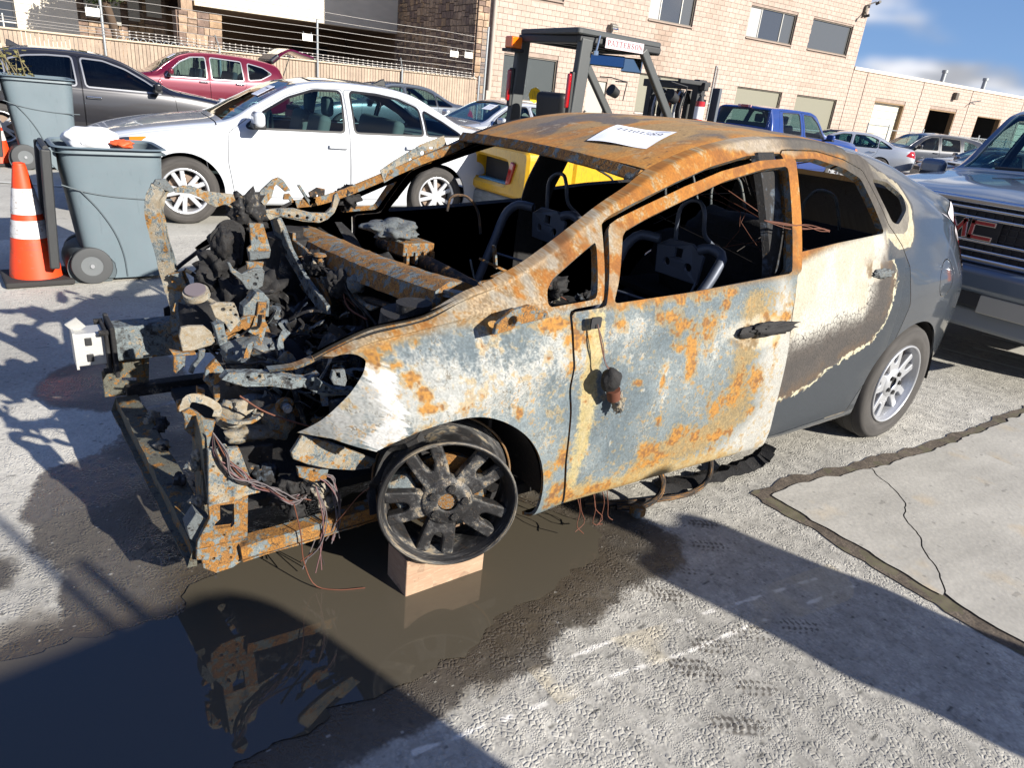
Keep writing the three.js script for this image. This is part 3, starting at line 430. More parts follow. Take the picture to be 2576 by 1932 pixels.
{ // stone faced building on the left, with a deep carport
  const b = bThing('stone_carport_building', 'stone clad building with cream fascia and dark carport behind the fence', 'building');
  const stoneMats = [[132, 112, 96], [150, 128, 108], [112, 94, 84], [142, 118, 94], [124, 110, 100]].map((c, i) => noiseMat(c, .5, .8, .95, i * 5)), cream = noiseMat([205, 194, 176], .12, .3, .8), brown = std({ color: S(92, 70, 52), roughness: .9 }), dark = std({ color: S(44, 36, 32), roughness: .9 }), joint = noiseMat([104, 92, 82], .3, 1, .95);
  // stones: random ashlar by recursive splitting
  const ashlar = (x0, x1, y0, y1, seed, sz = .42) => { const R = rng(seed), out = [], rec = (a, b_, c, d) => { const w = b_ - a, h = d - c; if (w < sz * (1 + R() * .5) && h < sz * (.8 + R() * .4)) { out.push([a, b_, c, d]); return; } if (w > h * (1.1 + R() * .4)) { const k = a + w * (.36 + R() * .28); rec(a, k, c, d); rec(k, b_, c, d); } else { const k = c + h * (.36 + R() * .28); rec(a, b_, c, k); rec(a, b_, k, d); } }; rec(x0, x1, y0, y1); return out; };
  const stones = (list, parent, f, near, limit) => wallOf(list, parent, stoneMats, { joint: .012, depth: .09, name: 'stone', near, limit, toGeo: f });
  const wing = sub('side_wall', b); part('wall_core', bx(.5, 9, 8.2, -.28, 4.5, -4.1), joint, wing); stones(ashlar(-8.2, 0, 0, 8.8, 5, .34), wing, q => [-.56, (q[2] + q[3]) / 2, (q[0] + q[1]) / 2, Math.PI / 2], q => Math.hypot(q[0] + 3, q[2] - 3), 200);
  const end = sub('end_pier', b); stones(ashlar(-.56, -.06, 0, 8.8, 8, .3), end, q => [(q[0] + q[1]) / 2, (q[2] + q[3]) / 2, .03], q => Math.abs(q[2] - 3), 60);
  part('fascia', bx(8.9, 3.6, .5, -4.95, 5.27, -8.2), cream, b); part('fascia_lip', bx(8.9, .12, .12, -4.95, 6.1, -7.9), cream, b); part('soffit', bx(9.2, .12, 7.5, -4.9, 3.53, -12.2), brown, b); part('back_wall', bx(18, 7, .3, -9.5, 3.5, -16), brown, b); part('return_wall', bx(.3, 7, 8, -.3, 3.5, -12.2), brown, b); part('recess_door', merge([bx(.75, 1.9, .1, -1.95, 1.75, -15.8), bx(.55, 1.9, .1, -3.2, 1.75, -15.8)]), voidShade, b); part('upper_roof', bx(20, .25, 9.5, -8.5, 7.2, -12.6), brown, b);
  const pier = sub('stone_pier', b); part('pier_core', bx(1.42, 3.2, 1.2, -9.35, 1.6, -8.2), joint, pier); stones(ashlar(-10.2, -8.55, 0, 3.22, 12, .42), pier, q => [(q[0] + q[1]) / 2 + .12 * (q[2] / 3.2), (q[2] + q[3]) / 2, -7.6], q => q[2], 80); part('pier_head', bx(.42, 4, .9, -9.75, 5.2, -8.05), stoneMats[1], pier); part('pier_side', bx(.1, 3.2, 1.2, -10.12, 1.6, -8.25), stoneMats[2], pier);
  const rec = sub('recess_wall', b); part('wall_core', bx(3.6, 7, .4, -11.9, 3.5, -11.8), joint, rec); stones(ashlar(-13.6, -10.15, .8, 4.2, 21, .42), rec, q => [(q[0] + q[1]) / 2, (q[2] + q[3]) / 2, -11.58], q => -q[2], 90); part('canopy', bx(3.9, .3, 4.2, -11.85, 4.55, -9.7), cream, b); for (const [x, w, y0] of [[-13.0, .5, 2.62], [-12.1, .36, 2.45], [-11.4, .44, 2.7], [-10.6, .6, 2.95]]) part('hanging_panel', bx(w, 4.4 - y0, .12, x, (4.4 + y0) / 2, -11.3), std({ color: S(150, 148, 142), roughness: .7 }), b);
  part('cream_wall', bx(5.6, 4.4, .4, -16.4, 2.2, -8.2), cream, b); const w = sub('window', b); part('pane', bx(1.9, 2.6, .05, -16.6, 2.6, -7.98), phy({ color: S(90, 92, 96), roughness: .06, metalness: .7 }), w); part('frame', merge([bx(.08, 2.7, .08, -15.63, 2.6, -7.96), bx(2.0, .08, .08, -16.6, 3.94, -7.96)]), plasticDark, w); part('rail', merge([rod([-17.5, 2.02, -7.6], [-15.6, 2.02, -7.6], .025), ...[-17.2, -16.8, -16.4, -16.0].map(x => rod([x, 1.2, -7.6], [x, 2.3, -7.6], .025))]), std({ color: S(190, 190, 186) }), b);
}
{ // slatted chain-link fence with strands of barbed wire
  const f = bThing('slatted_fence', 'chain link fence with beige slats and barbed wire strands behind the cars', 'fence'); const R = rng(3);
  const slatMats = [[150, 134, 118], [145, 129, 114], [154, 138, 122]].map((c, i) => noiseMat(c, .2, 1, .8, i)), L = [[], [], []]; let k = 0;
  for (let s = -19; s < -1.9; s += .095) { const h = 1.74 + .015 * R() + (s > -4.4 ? .05 : 0); const g = bx(.083, h - .12, .012, s, .12 + (h - .12) / 2, 3 + (R() - .5) * .01); if (++k % 1 === 0) L[Math.floor(R() * 3)].push(boxUV(g, 1)); }
  L.forEach((l, i) => stuffPart('slats', merge(l), slatMats[i], f));
  const scallop = []; for (let s = -13; s < -2; s += .19) scallop.push(tube([[s, 1.76, 3.02], [s + .05, 1.83, 3.02], [s + .1, 1.83, 3.02], [s + .15, 1.76, 3.02]], .014, 4, 2)); stuffPart('mesh_knuckles', merge(scallop), galv, f);
  part('top_rail', merge([rod([-19, 1.70, 3.04], [-2, 1.80, 3.04], .028), rod([-19, .15, 3.04], [-2, .15, 3.04], .02)]), std({ color: S(176, 160, 140), roughness: .5 }), f);
  for (const [s, h, arm] of [[-18.4, 2.4, 0], [-13.3, 3.3, 0], [-10.4, 1.85, 1], [-7.56, 2.95, 0], [-4.77, 1.85, 1], [-1.9, 1.9, 0]]) { const p = sub('post', f); part('tube', rod([s, 0, 3.06], [s, h, 3.06], .035, 12), galv, p); if (arm) part('wire_arm', rod([s, 1.82, 3.06], [s - .12, 2.15, 3.2], .018, 8), galv, p); }
  const wireMat = std({ color: S(150, 146, 142), roughness: .5, metalness: .4 });
  for (const [y0, y1] of [[2.75, 2.66], [2.55, 2.46], [2.35, 2.27], [2.15, 2.08], [2.0, 1.95], [1.93, 1.87], [1.86, 1.81], [3.0, 2.9], [3.25, 3.1]]) { const pts = []; for (let s = -19; s <= -1.9; s += 1.4) pts.push([s, mix(y0, y1, (s + 19) / 17) + .012 * Math.sin(s * 3) - (y0 > 2.9 && s > -7 ? .0 : 0), 3.1]); const barbs = []; if (y0 < 2.02) for (let s = -13; s < -2; s += .16) barbs.push(bx(.03, .035, .01, s, mix(y0, y1, (s + 19) / 17), 3.1, 0, [0, 0, s * 7])); part('barbed_wire', merge([tube(pts, .0075, 4, 3), ...barbs]), wireMat, f); }
  const m = bThing('mesh_end_panel', 'narrow open mesh panel between the slat fence and the stone pier', 'fence'); const mg = []; for (let y = .1; y < 3.4; y += .17) mg.push(rod([-1.85, y, 3.0], [-1.45, y + .02, 2.6], .006, 4)); for (let i = 0; i < 5; i++) mg.push(rod([-1.85 + i * .1, .1, 3 - i * .1], [-1.85 + i * .1, 3.4, 3 - i * .1], .006, 4)); stuffPart('wire_mesh', merge(mg), galv, m); part('end_post', rod([-1.42, 0, 2.58], [-1.42, 3.5, 2.58], .04), galv, m);
  for (const [x, y, w, h, l] of [[-13.5, 2.34, .32, .2, 'small white sign on the barbed wire before the cream wall'], [-7.88, 2.4, .3, .19, 'small white sign on the wire beside the tall pole'], [-2.95, 2.48, .3, .18, 'white sign on the wire before the stone wall, left of a pair'], [-2.4, 2.5, .3, .18, 'white sign on the wire before the stone wall, right of a pair']]) {
    const t = printTex(128, 80, g => { g.fillStyle = '#e8e4da'; g.fillRect(0, 0, 128, 80); g.strokeStyle = '#8a7f70'; g.lineWidth = 3; for (let i = 0; i < 3; i++) { g.beginPath(); g.moveTo(34 + i * 6, 26 + i * 12); g.lineTo(112, 26 + i * 12); g.stroke(); } }); const s = bThing('fence_sign', l, 'sign', 'signs on the fence wire'); part('plate', bx(w, h, .012, x, y, 3.13), std({ map: t, roughness: .5 }), s); part('tie', merge([rod([x - w * .4, y + h / 2, 3.12], [x - w * .4, y + h / 2 + .06, 3.11], .006), rod([x + w * .4, y + h / 2, 3.12], [x + w * .4, y + h / 2 + .06, 3.11], .006)]), galv, s);
  }
  // open chain link by the dock doors
  const c = bThing('yard_fence', 'open chain link fence in front of the loading doors', 'fence'); const cg = []; for (let s = 27.2; s < 37; s += .16) { cg.push(rod([s, .1, 3], [s + 1.2, 1.7, 3], .006, 3), rod([s + 1.2, .1, 3], [s, 1.7, 3], .006, 3)); } stuffPart('wire_mesh', merge(cg), galv, c); part('top_rail', merge([rod([20.8, 1.78, 3], [22.6, 1.78, 3], .022), rod([22.6, 1.6, 3], [38, 1.72, 3], .022)]), galv, c); for (const s of [20.8, 22.6, 25.8, 28.4, 31.6, 34.8]) part('post', rod([s, 0, 3], [s, 1.85, 3], .04), galv, c);
}
// ---------------------------------------------------------------- trees glimpsed at the edges
function leafTree(name, label, pos, h, spread, n, seed, cols, leaf = .07, cy = .72, flat = .7) {
  const R = rng(seed), t = thing(name, label, 'tree', pos), br = [], tips = [];
  br.push(tube([[0, 0, 0], [.05 * h, h * .25, .02], [0, h * .5, 0]], h * .022, 7, 4)); for (let i = 0; i < 9; i++) { const a = R() * 6.28, e = .25 + R() * .8, l = spread * (.55 + R() * .5), p = [Math.cos(a) * l * Math.cos(e), h * .5 + Math.sin(e) * l * .9, Math.sin(a) * l * Math.cos(e)]; br.push(tube([[0, h * (.4 + .1 * R()), 0], [p[0] * .5, (p[1] + h * .5) / 2 + .05, p[2] * .5], p], h * .008, 5, 4)); tips.push(p, [p[0] * .6, p[1] * .85 + h * .05, p[2] * .6]); }
  part('trunk', merge(br), std({ color: S(74, 60, 48), roughness: .95 }), t);
  const pos_ = [], nor = []; for (let i = 0; i < n; i++) { const c = tips[Math.floor(R() * tips.length)], r = spread * .42, d = V3(R() - .5, (R() - .5) * flat, R() - .5).normalize().multiplyScalar(r * Math.cbrt(R())); const p = V3(c[0] + d.x, c[1] + d.y, c[2] + d.z), u = V3(R() - .5, R() - .5, R() - .5).normalize(), v = V3().crossVectors(u, V3(R() - .5, R() - .5, R() - .5).normalize()).normalize(), l = leaf * (.7 + .7 * R()); const a = p.clone().addScaledVector(u, l), b = p.clone().addScaledVector(u, -l), e = p.clone().addScaledVector(v, l * .45), f = p.clone().addScaledVector(v, -l * .45), nn = V3().crossVectors(u, v); for (const q of [a, e, b, a, b, f]) { pos_.push(q.x, q.y, q.z); nor.push(nn.x, nn.y, nn.z); } }
  const g = new THREE.BufferGeometry(); g.setAttribute('position', new THREE.Float32BufferAttribute(pos_, 3)); g.setAttribute('normal', new THREE.Float32BufferAttribute(nor, 3)); stuffPart('crown', g, phy({ color: S(...cols), roughness: .8, transmission: .25, thickness: 0 }), t); return t;
}
leafTree('broadleaf_tree', 'leafy tree whose lowest twigs hang in above the fence at top left', [4.25, 0, -29.5], 6.6, 1.1, 4200, 4, [62, 76, 34], .09);
leafTree('roof_line_tree', 'dark tree top showing over the warehouse roof between the flues', [66, 0, -38], 8.0, 1.9, 5200, 6, [48, 62, 34], .16);
// ---------------------------------------------------------------- vehicles: body lofted from profiles, then cut into panels and glass (front at x = 0)
const SEDAN = {
  L: 4.63, H: 1.45, fw: .9, rw: 3.55, tyre: .318, rimR: .215, arch: .365,
  top: [[0, .60], [.05, .69], [.22, .78], [.6, .875], [1.0, .94], [1.28, .985], [1.6, 1.16], [2.05, 1.385], [2.3, 1.43], [2.6, 1.447], [3.0, 1.438], [3.3, 1.395], [3.65, 1.245], [3.98, 1.085], [4.3, 1.06], [4.52, 1.03], [4.6, .93], [4.63, .80]],
  belt: [[0, .56], [.1, .66], [.35, .755], [.8, .85], [1.3, .91], [1.55, .925], [2.5, .945], [3.4, .972], [3.9, .985], [4.3, .96], [4.55, .88], [4.63, .75]],
  wid: [[0, .58], [.06, .68], [.2, .78], [.45, .85], [.8, .885], [1.5, .89], [3.3, .89], [3.9, .878], [4.3, .83], [4.5, .765], [4.6, .69], [4.63, .62]],
  rail: [[0, .5], [.5, .70], [1.1, .74], [1.35, .74], [1.8, .66], [2.2, .59], [2.6, .575], [3.2, .575], [3.6, .61], [3.95, .67], [4.3, .68], [4.63, .5]],
  low: [[0, .24], [.4, .2], [.9, .19], [3.6, .19], [4.2, .25], [4.63, .36]],
  win: { front_window: [[1.50, .938], [2.47, .955], [2.49, 1.325], [2.22, 1.315], [1.95, 1.225], [1.70, 1.08]], rear_window: [[2.60, .957], [3.36, .972], [3.36, 1.225], [3.15, 1.295], [2.9, 1.325], [2.61, 1.332]], quarter_window: [[3.42, .973], [3.83, .990], [3.66, 1.10], [3.43, 1.205]] },
  door: { front_door: [[1.36, .27], [1.31, .60], [1.33, .88], [1.42, .94], [1.64, 1.09], [1.92, 1.245], [2.2, 1.338], [2.52, 1.352], [2.53, .27]], rear_door: [[2.545, .27], [2.535, 1.352], [2.9, 1.346], [3.18, 1.312], [3.40, 1.24], [3.40, .97], [3.39, .80], [3.25, .62], [3.13, .45], [3.08, .27]] },
  ws: [1.30, 2.06], rg: [3.30, 3.94], hood: 1.22, head: [[.04, .62], [.20, .66], [.56, .755], [.62, .80], [.42, .78], [.12, .70]], tail: [[4.30, .80], [4.7, .72], [4.7, .98], [4.42, .97]], handles: [[2.40, .80], [3.25, .83]], mirror: [1.58, .965],
};
const SUV = {
  L: 4.55, H: 1.68, fw: .9, rw: 3.56, tyre: .345, rimR: .235, arch: .40,
  top: [[0, .70], [.05, .82], [.2, .93], [.6, 1.03], [1.0, 1.09], [1.12, 1.12], [1.5, 1.38], [1.85, 1.58], [2.2, 1.655], [2.7, 1.68], [3.3, 1.665], [3.8, 1.62], [4.15, 1.56], [4.25, 1.50], [4.45, 1.10], [4.53, .98], [4.55, .80]],
  belt: [[0, .62], [.1, .78], [.35, .89], [.8, .97], [1.3, 1.01], [2.5, 1.04], [3.5, 1.08], [4.0, 1.12], [4.35, 1.08], [4.55, .78]],
  wid: [[0, .62], [.06, .72], [.2, .82], [.45, .88], [.8, .91], [1.5, .91], [3.3, .91], [3.9, .90], [4.3, .85], [4.5, .78], [4.55, .68]],
  rail: [[0, .5], [.5, .74], [1.0, .78], [1.2, .77], [1.6, .69], [2.1, .62], [2.6, .605], [3.6, .61], [4.1, .62], [4.25, .64], [4.45, .70], [4.55, .55]],
  low: [[0, .32], [.4, .28], [.9, .27], [3.6, .27], [4.2, .33], [4.55, .45]],
  win: { front_window: [[1.40, 1.03], [2.37, 1.05], [2.38, 1.53], [2.05, 1.50], [1.78, 1.37]], rear_window: [[2.50, 1.05], [3.28, 1.075], [3.26, 1.51], [2.51, 1.535]], quarter_window: [[3.42, 1.10], [3.72, 1.14], [4.03, 1.30], [3.82, 1.42], [3.44, 1.49]] },
  door: { front_door: [[1.30, .36], [1.25, .7], [1.27, .98], [1.40, 1.07], [1.72, 1.38], [2.02, 1.535], [2.42, 1.565], [2.43, .36]], rear_door: [[2.445, .36], [2.435, 1.565], [3.30, 1.545], [3.36, 1.2], [3.34, .95], [3.18, .72], [3.10, .5], [3.06, .36]] },
  ws: [1.16, 1.86], rg: [4.22, 4.42], hood: 1.10, head: [[.05, .74], [.25, .80], [.60, .90], [.66, .95], [.4, .93], [.12, .86]], tail: [[4.28, .86], [4.6, .80], [4.6, 1.35], [4.40, 1.20]], handles: [[2.28, .955], [3.17, .975]], mirror: [1.50, 1.08],
};
function pick(o) { const s = o.s || [1, 1], k = l => pchip(l.map(([x, v]) => [x * s[0], v])), ky = l => pchip(l.map(([x, v]) => [x * s[0], v * s[1]])), P = l => l.map(([x, y]) => [x * s[0], y * s[1]]); const m = f => Object.fromEntries(Object.entries(f).map(([n, l]) => [n, P(l)])); return { ...o, L: o.L * s[0], top: ky(o.top), belt: ky(o.belt), wid: k(o.wid), rail: k(o.rail), low: k(o.low), win: m(o.win), door: m(o.door), ws: o.ws.map(v => v * s[0]), rg: o.rg.map(v => v * s[0]), hood: o.hood * s[0], head: P(o.head), tail: P(o.tail), handles: P(o.handles), mirror: [o.mirror[0] * s[0], o.mirror[1] * s[1]], fw: o.fw * s[0], rw: o.rw * s[0] }; }
function wheel(parent, x, z, c, style, out) { // out = +1 if the outer face looks to +z
  const w = sub('wheel', parent), R = c.tyre, r = c.rimR, h = .105; w.position.set(x, R - .006, z); if (out < 0) w.rotation.y = Math.PI;
  part('tyre', lathe([[r + .004, -h + .015], [R - .045, -h], [R - .012, -h + .014], [R, -h + .04], [R, h - .045], [R - .012, h - .014], [R - .045, h], [r + .03, h - .004], [r + .004, h - .016]], 56, 'z'), tyreMat, w);
  const rim = sub('rim', w); part('barrel', lathe([[r + .006, h - .018], [r + .002, h - .008], [r - .012, h - .010], [r - .02, h - .03], [r - .03, -h + .03]], 48, 'z'), style.mat, rim); part('back_disc', merge([cyl(r - .03, r - .03, .006, 30, 0, 0, -.02, [Math.PI / 2, 0, 0])]), voidShade, rim); part('brake_disc', cyl(r * .72, r * .72, .02, 28, 0, 0, .0, [Math.PI / 2, 0, 0]), std({ color: S(120, 104, 92), roughness: .5, metalness: .4 }), rim);
  const n = style.n, a0 = style.a0 || 0; for (let i = 0; i < n; i++) { const a = a0 + i / n * 2 * Math.PI + (style.pair ? (i % 2 ? -style.pair : style.pair) : 0), w0 = style.w0, w1 = style.w1, g = extrude([[-w0, .035], [w0, .035], [w1, r - .016], [-w1, r - .016]], .022, { bevel: .005 }); g.rotateZ(a); g.translate(0, 0, h - .055); part('spoke', g, style.mat, rim); }
  part('hub_cap', merge([cyl(.062, .062, .03, 24, 0, 0, h - .04, [Math.PI / 2, 0, 0])]), style.mat, rim); return w;
}
function vehicle(name, label, category, spec, { pos, turn, paint, glass = glassClear, wheels = { mat: alloy, n: 10, w0: .018, w1: .014 }, nu = 150, nv = 66, seats = true, group, sides = [1, -1], seatM = seatMat, seams = true, wheelZ = .79 }) {
  const c = pick(spec), o = thing(name, label, category, pos, turn, group), NV_ = 11, seam = 9 / NV_;
  const ctl = x => { const b = c.low(x), w = c.wid(x), B_ = c.belt(x), T = c.top(x), k = B_ - b, cab = sst(.07, .24, T - B_), zr = c.rail(x), y8 = mix(B_ + (T - B_) * .55, T - .075, cab), z8 = mix(w - .10, zr, cab), zb = w - .045; return [[w - .09, b - .015], [w - .03, b + .03], [w - .004, b + k * .32], [w, b + k * .55], [w - .008, b + k * .74], [w - .022, b + k * .9], [zb, B_], [mix(zb, z8, .5) + .018 * cab, mix(B_, y8, .5)], [z8, y8], [mix(z8 - .07, z8 - .05, cab), mix(B_ + (T - B_) * .8, T - .028, cab)], [z8 * .5, mix(B_, T, .97)], [0, T]]; };
  const memo = new Map(), full = gridSoup(nu, nv, (u, v) => { const x = u * c.L; let q = memo.get(x); if (!q) memo.set(x, q = ctl(x)); const [z, y] = crSpline(q, v * NV_); return [x, y, z]; }, false);
  const inRange = (x, r) => Math.max(r[0] - x, x - r[1]);
  let body = [...full]; body = split(body, (x, y, z, a, b) => Math.max(Math.hypot(x - c.fw, y - c.tyre + .01) - c.arch, b - .72))[1]; body = split(body, (x, y, z, a, b) => Math.max(Math.hypot(x - c.rw, y - c.tyre + .01) - c.arch, b - .72))[1];
  const pieces = {}; const wins = {}; const f = (q, t) => split(body, q);
  for (const [n, P] of Object.entries(c.win)) { const sd = polySDF(roundPoly(P, .035)); let g; const side = (x, y, z, a, b) => b > seam ? 1 : sd(x, y); [g, body] = split(body, side); wins[n] = g; let tr; [tr, body] = split(body, (x, y, z, a, b) => b > seam ? 1 : sd(x, y) - .022); pieces.trim = (pieces.trim || []).concat(tr); }
  for (const [n, r] of [['windscreen', c.ws], ['rear_glass', c.rg]]) { let g, tr; const q = (x, y, z, a, b) => Math.max(seam + .004 - b, inRange(x, r)); [g, body] = split(body, q); wins[n] = g; }
  const panels = {}; if (seams) for (const [n, P] of Object.entries(c.door)) { const sd = polySDF(roundPoly(P, .03)); let g; [g, body] = split(body, (x, y, z, a, b) => b > seam ? 1 : sd(x, y)); body = split(body, (x, y, z, a, b) => b > seam ? 1 : sd(x, y) - .006)[1]; panels[n] = g; }
  let hood; if (seams) { [hood, body] = split(body, (x, y, z, a, b) => Math.max(x - c.hood, .13 - x, 7.6 / NV_ - b)); body = split(body, (x, y, z, a, b) => Math.max(x - c.hood - .012, .122 - x, 7.56 / NV_ - b))[1]; }
  const lamps = {}; for (const [n, P] of [['headlight', c.head], ['tail_light', c.tail]]) { const sd = polySDF(roundPoly(P, .02)); let g; [g, body] = split(body, (x, y, z, a, b) => b > .8 ? 1 : sd(x, y)); lamps[n] = g; }
  const both = S => [...S, ...mirrorZ(S)];
  part('body', merge([soupGeo(both(body)), rim(both(body), -.02)]), paint, o); part('inner_shell', soupGeo(offset(both(body), -.03, true)), plasticDark, o);
  if (hood) part('hood', soupGeo(both(hood)), paint, o);
  for (const sgn of sides) { const q = S => sgn > 0 ? S : mirrorZ(S);
    for (const [n, g] of Object.entries(panels)) { const d = part(n, merge([soupGeo(q(g)), rim(q(g), -.02)]), paint, o); part('door_card', soupGeo(offset(q(g), -.03, true)), plasticDark, d); const i = n === 'front_door' ? 0 : 1, [hx, hy] = c.handles[i], w = c.wid(hx) + .012; part('door_handle', merge([bx(.2, .032, .022, hx, hy, sgn * (w + .004), .01), bx(.03, .03, .03, hx - .085, hy, sgn * (w - .01)), bx(.03, .03, .03, hx + .085, hy, sgn * (w - .01))]), spec.handleMat || paint, d); }
    for (const n of Object.keys(c.win)) if (wins[n].length) part(n, soupGeo(offset(q(wins[n]), -.006)), glass, o);
    for (const n of ['headlight', 'tail_light']) if (lamps[n].length) part(n, soupGeo(offset(q(lamps[n]), -.002)), n === 'headlight' ? (spec.headMat || glassLamp) : redLens, o);
    if (lamps.headlight.length) { part('headlight_bowl', soupGeo(offset(q(lamps.headlight), -.035)), plasticDark, o); const am = split(q(lamps.headlight), (x) => mix(c.head[0][0], c.head[3][0], .74) - x)[0]; if (am.length) part('turn_signal', soupGeo(offset(am, .002)), amberLens, o); }
    const [mx, my] = c.mirror, mz = sgn * (c.wid(mx) + .02), m = sub('side_mirror', o); part('housing', merge([bx(.11, .15, .22, mx, my + .06, mz + sgn * .09, .05), bx(.06, .05, .12, mx, my - .01, mz - sgn * .01, .02)]), paint, m); part('housing_base', bx(.12, .055, .2, mx, my - .0, mz + sgn * .08, .02), plasticDark, m);
    for (const x of [c.fw, c.rw]) wheel(o, x, sgn * wheelZ, c, wheels, sgn);
  }
  part('window_trim', soupGeo(both(offset(pieces.trim, -.003))), spec.trimMat || blackTrim, o);
  for (const n of ['windscreen', 'rear_glass']) part(n, soupGeo(offset(both(wins[n]), -.004)), glass, o);
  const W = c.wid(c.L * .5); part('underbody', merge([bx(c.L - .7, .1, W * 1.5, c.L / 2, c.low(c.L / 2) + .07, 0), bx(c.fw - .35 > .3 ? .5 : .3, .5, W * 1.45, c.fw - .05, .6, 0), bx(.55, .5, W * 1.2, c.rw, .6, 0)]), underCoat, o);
  for (const [x, yw] of [[0.004, 0], [c.L - .004, 1]]) { const P = []; for (let i = 0; i <= 30; i++) { const [z, y] = crSpline(ctl(x), i / 30 * NV_); P.push([z, y]); } for (let i = 29; i >= 0; i--) P.push([-P[i][0], P[i][1]]); part(yw ? 'rear_bumper' : 'front_bumper', plate('x', x, P, .006), paint, o); }
  const gy = c.belt(.1) - .02; part('grille', bx(.02, .1, .9, -.006, gy, 0, .008), plasticDark, o);
  if (seats) { const fy = c.low(2) + .32, H = c.top(c.L * .55); const seat = (x, z, w) => { const s = sub('seat', o); part('cushion', bx(.5, .16, w, x, fy, z, .06), seatM, s); part('backrest', bx(.14, H * .40, w, x + .28, fy + H * .2, z, .06, [0, 0, -.22]), seatM, s); if (w < .7) { part('headrest', bx(.09, .2, .25, x + .41, fy + H * .455, z, .045), seatM, s); part('headrest_post', merge([rod([x + .39, fy + H * .36, z - .06], [x + .41, fy + H * .44, z - .06], .008), rod([x + .39, fy + H * .36, z + .06], [x + .41, fy + H * .44, z + .06], .008)]), galv, s); } }; const k = c.L / 4.63; for (const z of [.37, -.37]) seat(2.02 * k, z, .5); seat(2.85 * k, 0, 1.25); part('dashboard', bx(.4, .22, 1.35, 1.5 * k, c.belt(1.4) - .12, 0, .06), plasticDark, o); const st = new THREE.TorusGeometry(.18, .016, 8, 28); st.rotateY(Math.PI / 2 - .35); st.translate(1.82 * k, c.belt(1.6) - .03, .37); part('steering_wheel', st, plasticDark, o); part('parcel_shelf', bx(.6, .03, 1.2, 3.6 * k, c.belt(3.4) - .03, 0), seatM, o); }
  return { o, c, wins, ctl };
}
const noticeMat = std({ map: printTex(256, 180, g => { g.fillStyle = '#e6e8ee'; g.fillRect(0, 0, 256, 180); g.fillStyle = '#3a3e48'; g.fillRect(60, 40, 130, 16); g.fillStyle = '#9aa0aa'; for (let i = 0; i < 4; i++) g.fillRect(24, 86 + i * 20, 200 - i * 22, 5); }), roughness: .8 });
function notice(v, x, z) { const e = .02, s = (v.c.top(x + e) - v.c.top(x - e)) / (2 * e), l = Math.hypot(1, s), m = part('paper_notice', bx(.30, .21, .002), noticeMat, v.o), n = V3(-s / l, 1 / l, 0); m.position.set(x + n.x * .006, v.c.top(x) + n.y * .006 - .02 * Math.abs(z) / .4, z); m.quaternion.setFromRotationMatrix(new THREE.Matrix4().makeBasis(V3(0, 0, 1), V3(1 / l, s / l, 0), n)); return m; }
// white saloon alongside
{
  SEDAN.headMat = phy({ color: S(40, 44, 52), roughness: .1, clearcoat: 1 });
  const v = vehicle('parked_sedan', 'white saloon with ten spoke alloy wheels parked behind the burnt car', 'car', SEDAN, { pos: [.68, 0, -6.06], turn: -.099, paint: paintMat(176, 180, 186, .05, .4), nu: 220, nv: 84, wheels: { mat: std({ color: S(196, 198, 202), roughness: .3, metalness: .55 }), n: 10, w0: .022, w1: .020, pair: .09, a0: 0 }, seatM: seatLight });
  part('sunroof_glass', (() => { const g = []; for (const S_ of [1]) { const s = gridSoup(10, 10, (a, b) => { const x = 2.25 + a * .62, z = (b - .5) * .84; return [x, v.c.top(x) + .004 - .028 * Math.pow(Math.abs(z) / .5, 2.2), z]; }, true); g.push(soupGeo(s)); } return merge(g); })(), phy({ color: S(22, 26, 34), roughness: .06, clearcoat: 1 }), v.o);
  part('shark_fin_antenna', boxUV(extrude([[3.05, 1.43], [3.22, 1.42], [3.20, 1.50], [3.16, 1.49], [3.10, 1.455]], .03, { bevel: .008 }).translate(0, 0, -.015)), plasticDark, v.o);
  notice(v, 1.80, .20);
}
// dark grey saloon, facing the other way
{
  SEDAN.headMat = undefined; SEDAN.handleMat = chrome; SEDAN.trimMat = std({ color: S(150, 152, 156), roughness: .3, metalness: .6 });
  const s = { ...SEDAN, s: [1.065, 1.0], headMat: undefined };
  const v = vehicle('parked_sedan', 'dark grey saloon with chrome window line behind the rear bin', 'car', s, { pos: [4.02, 0, -11.5], turn: Math.PI - .02, paint: paintMat(32, 32, 37, .4, .32), glass: glassTint, nu: 180, nv: 80, wheels: { mat: alloy, n: 10, w0: .02, w1: .012, pair: .16 }, seatM: seatMat });
  part('shark_fin_antenna', boxUV(extrude([[3.35, 1.41], [3.56, 1.39], [3.54, 1.49], [3.50, 1.485], [3.42, 1.44]], .04, { bevel: .01 }).translate(0, 0, -.02)), paintMat(40, 42, 48, .3), v.o);
  SEDAN.handleMat = undefined; SEDAN.trimMat = undefined;
}
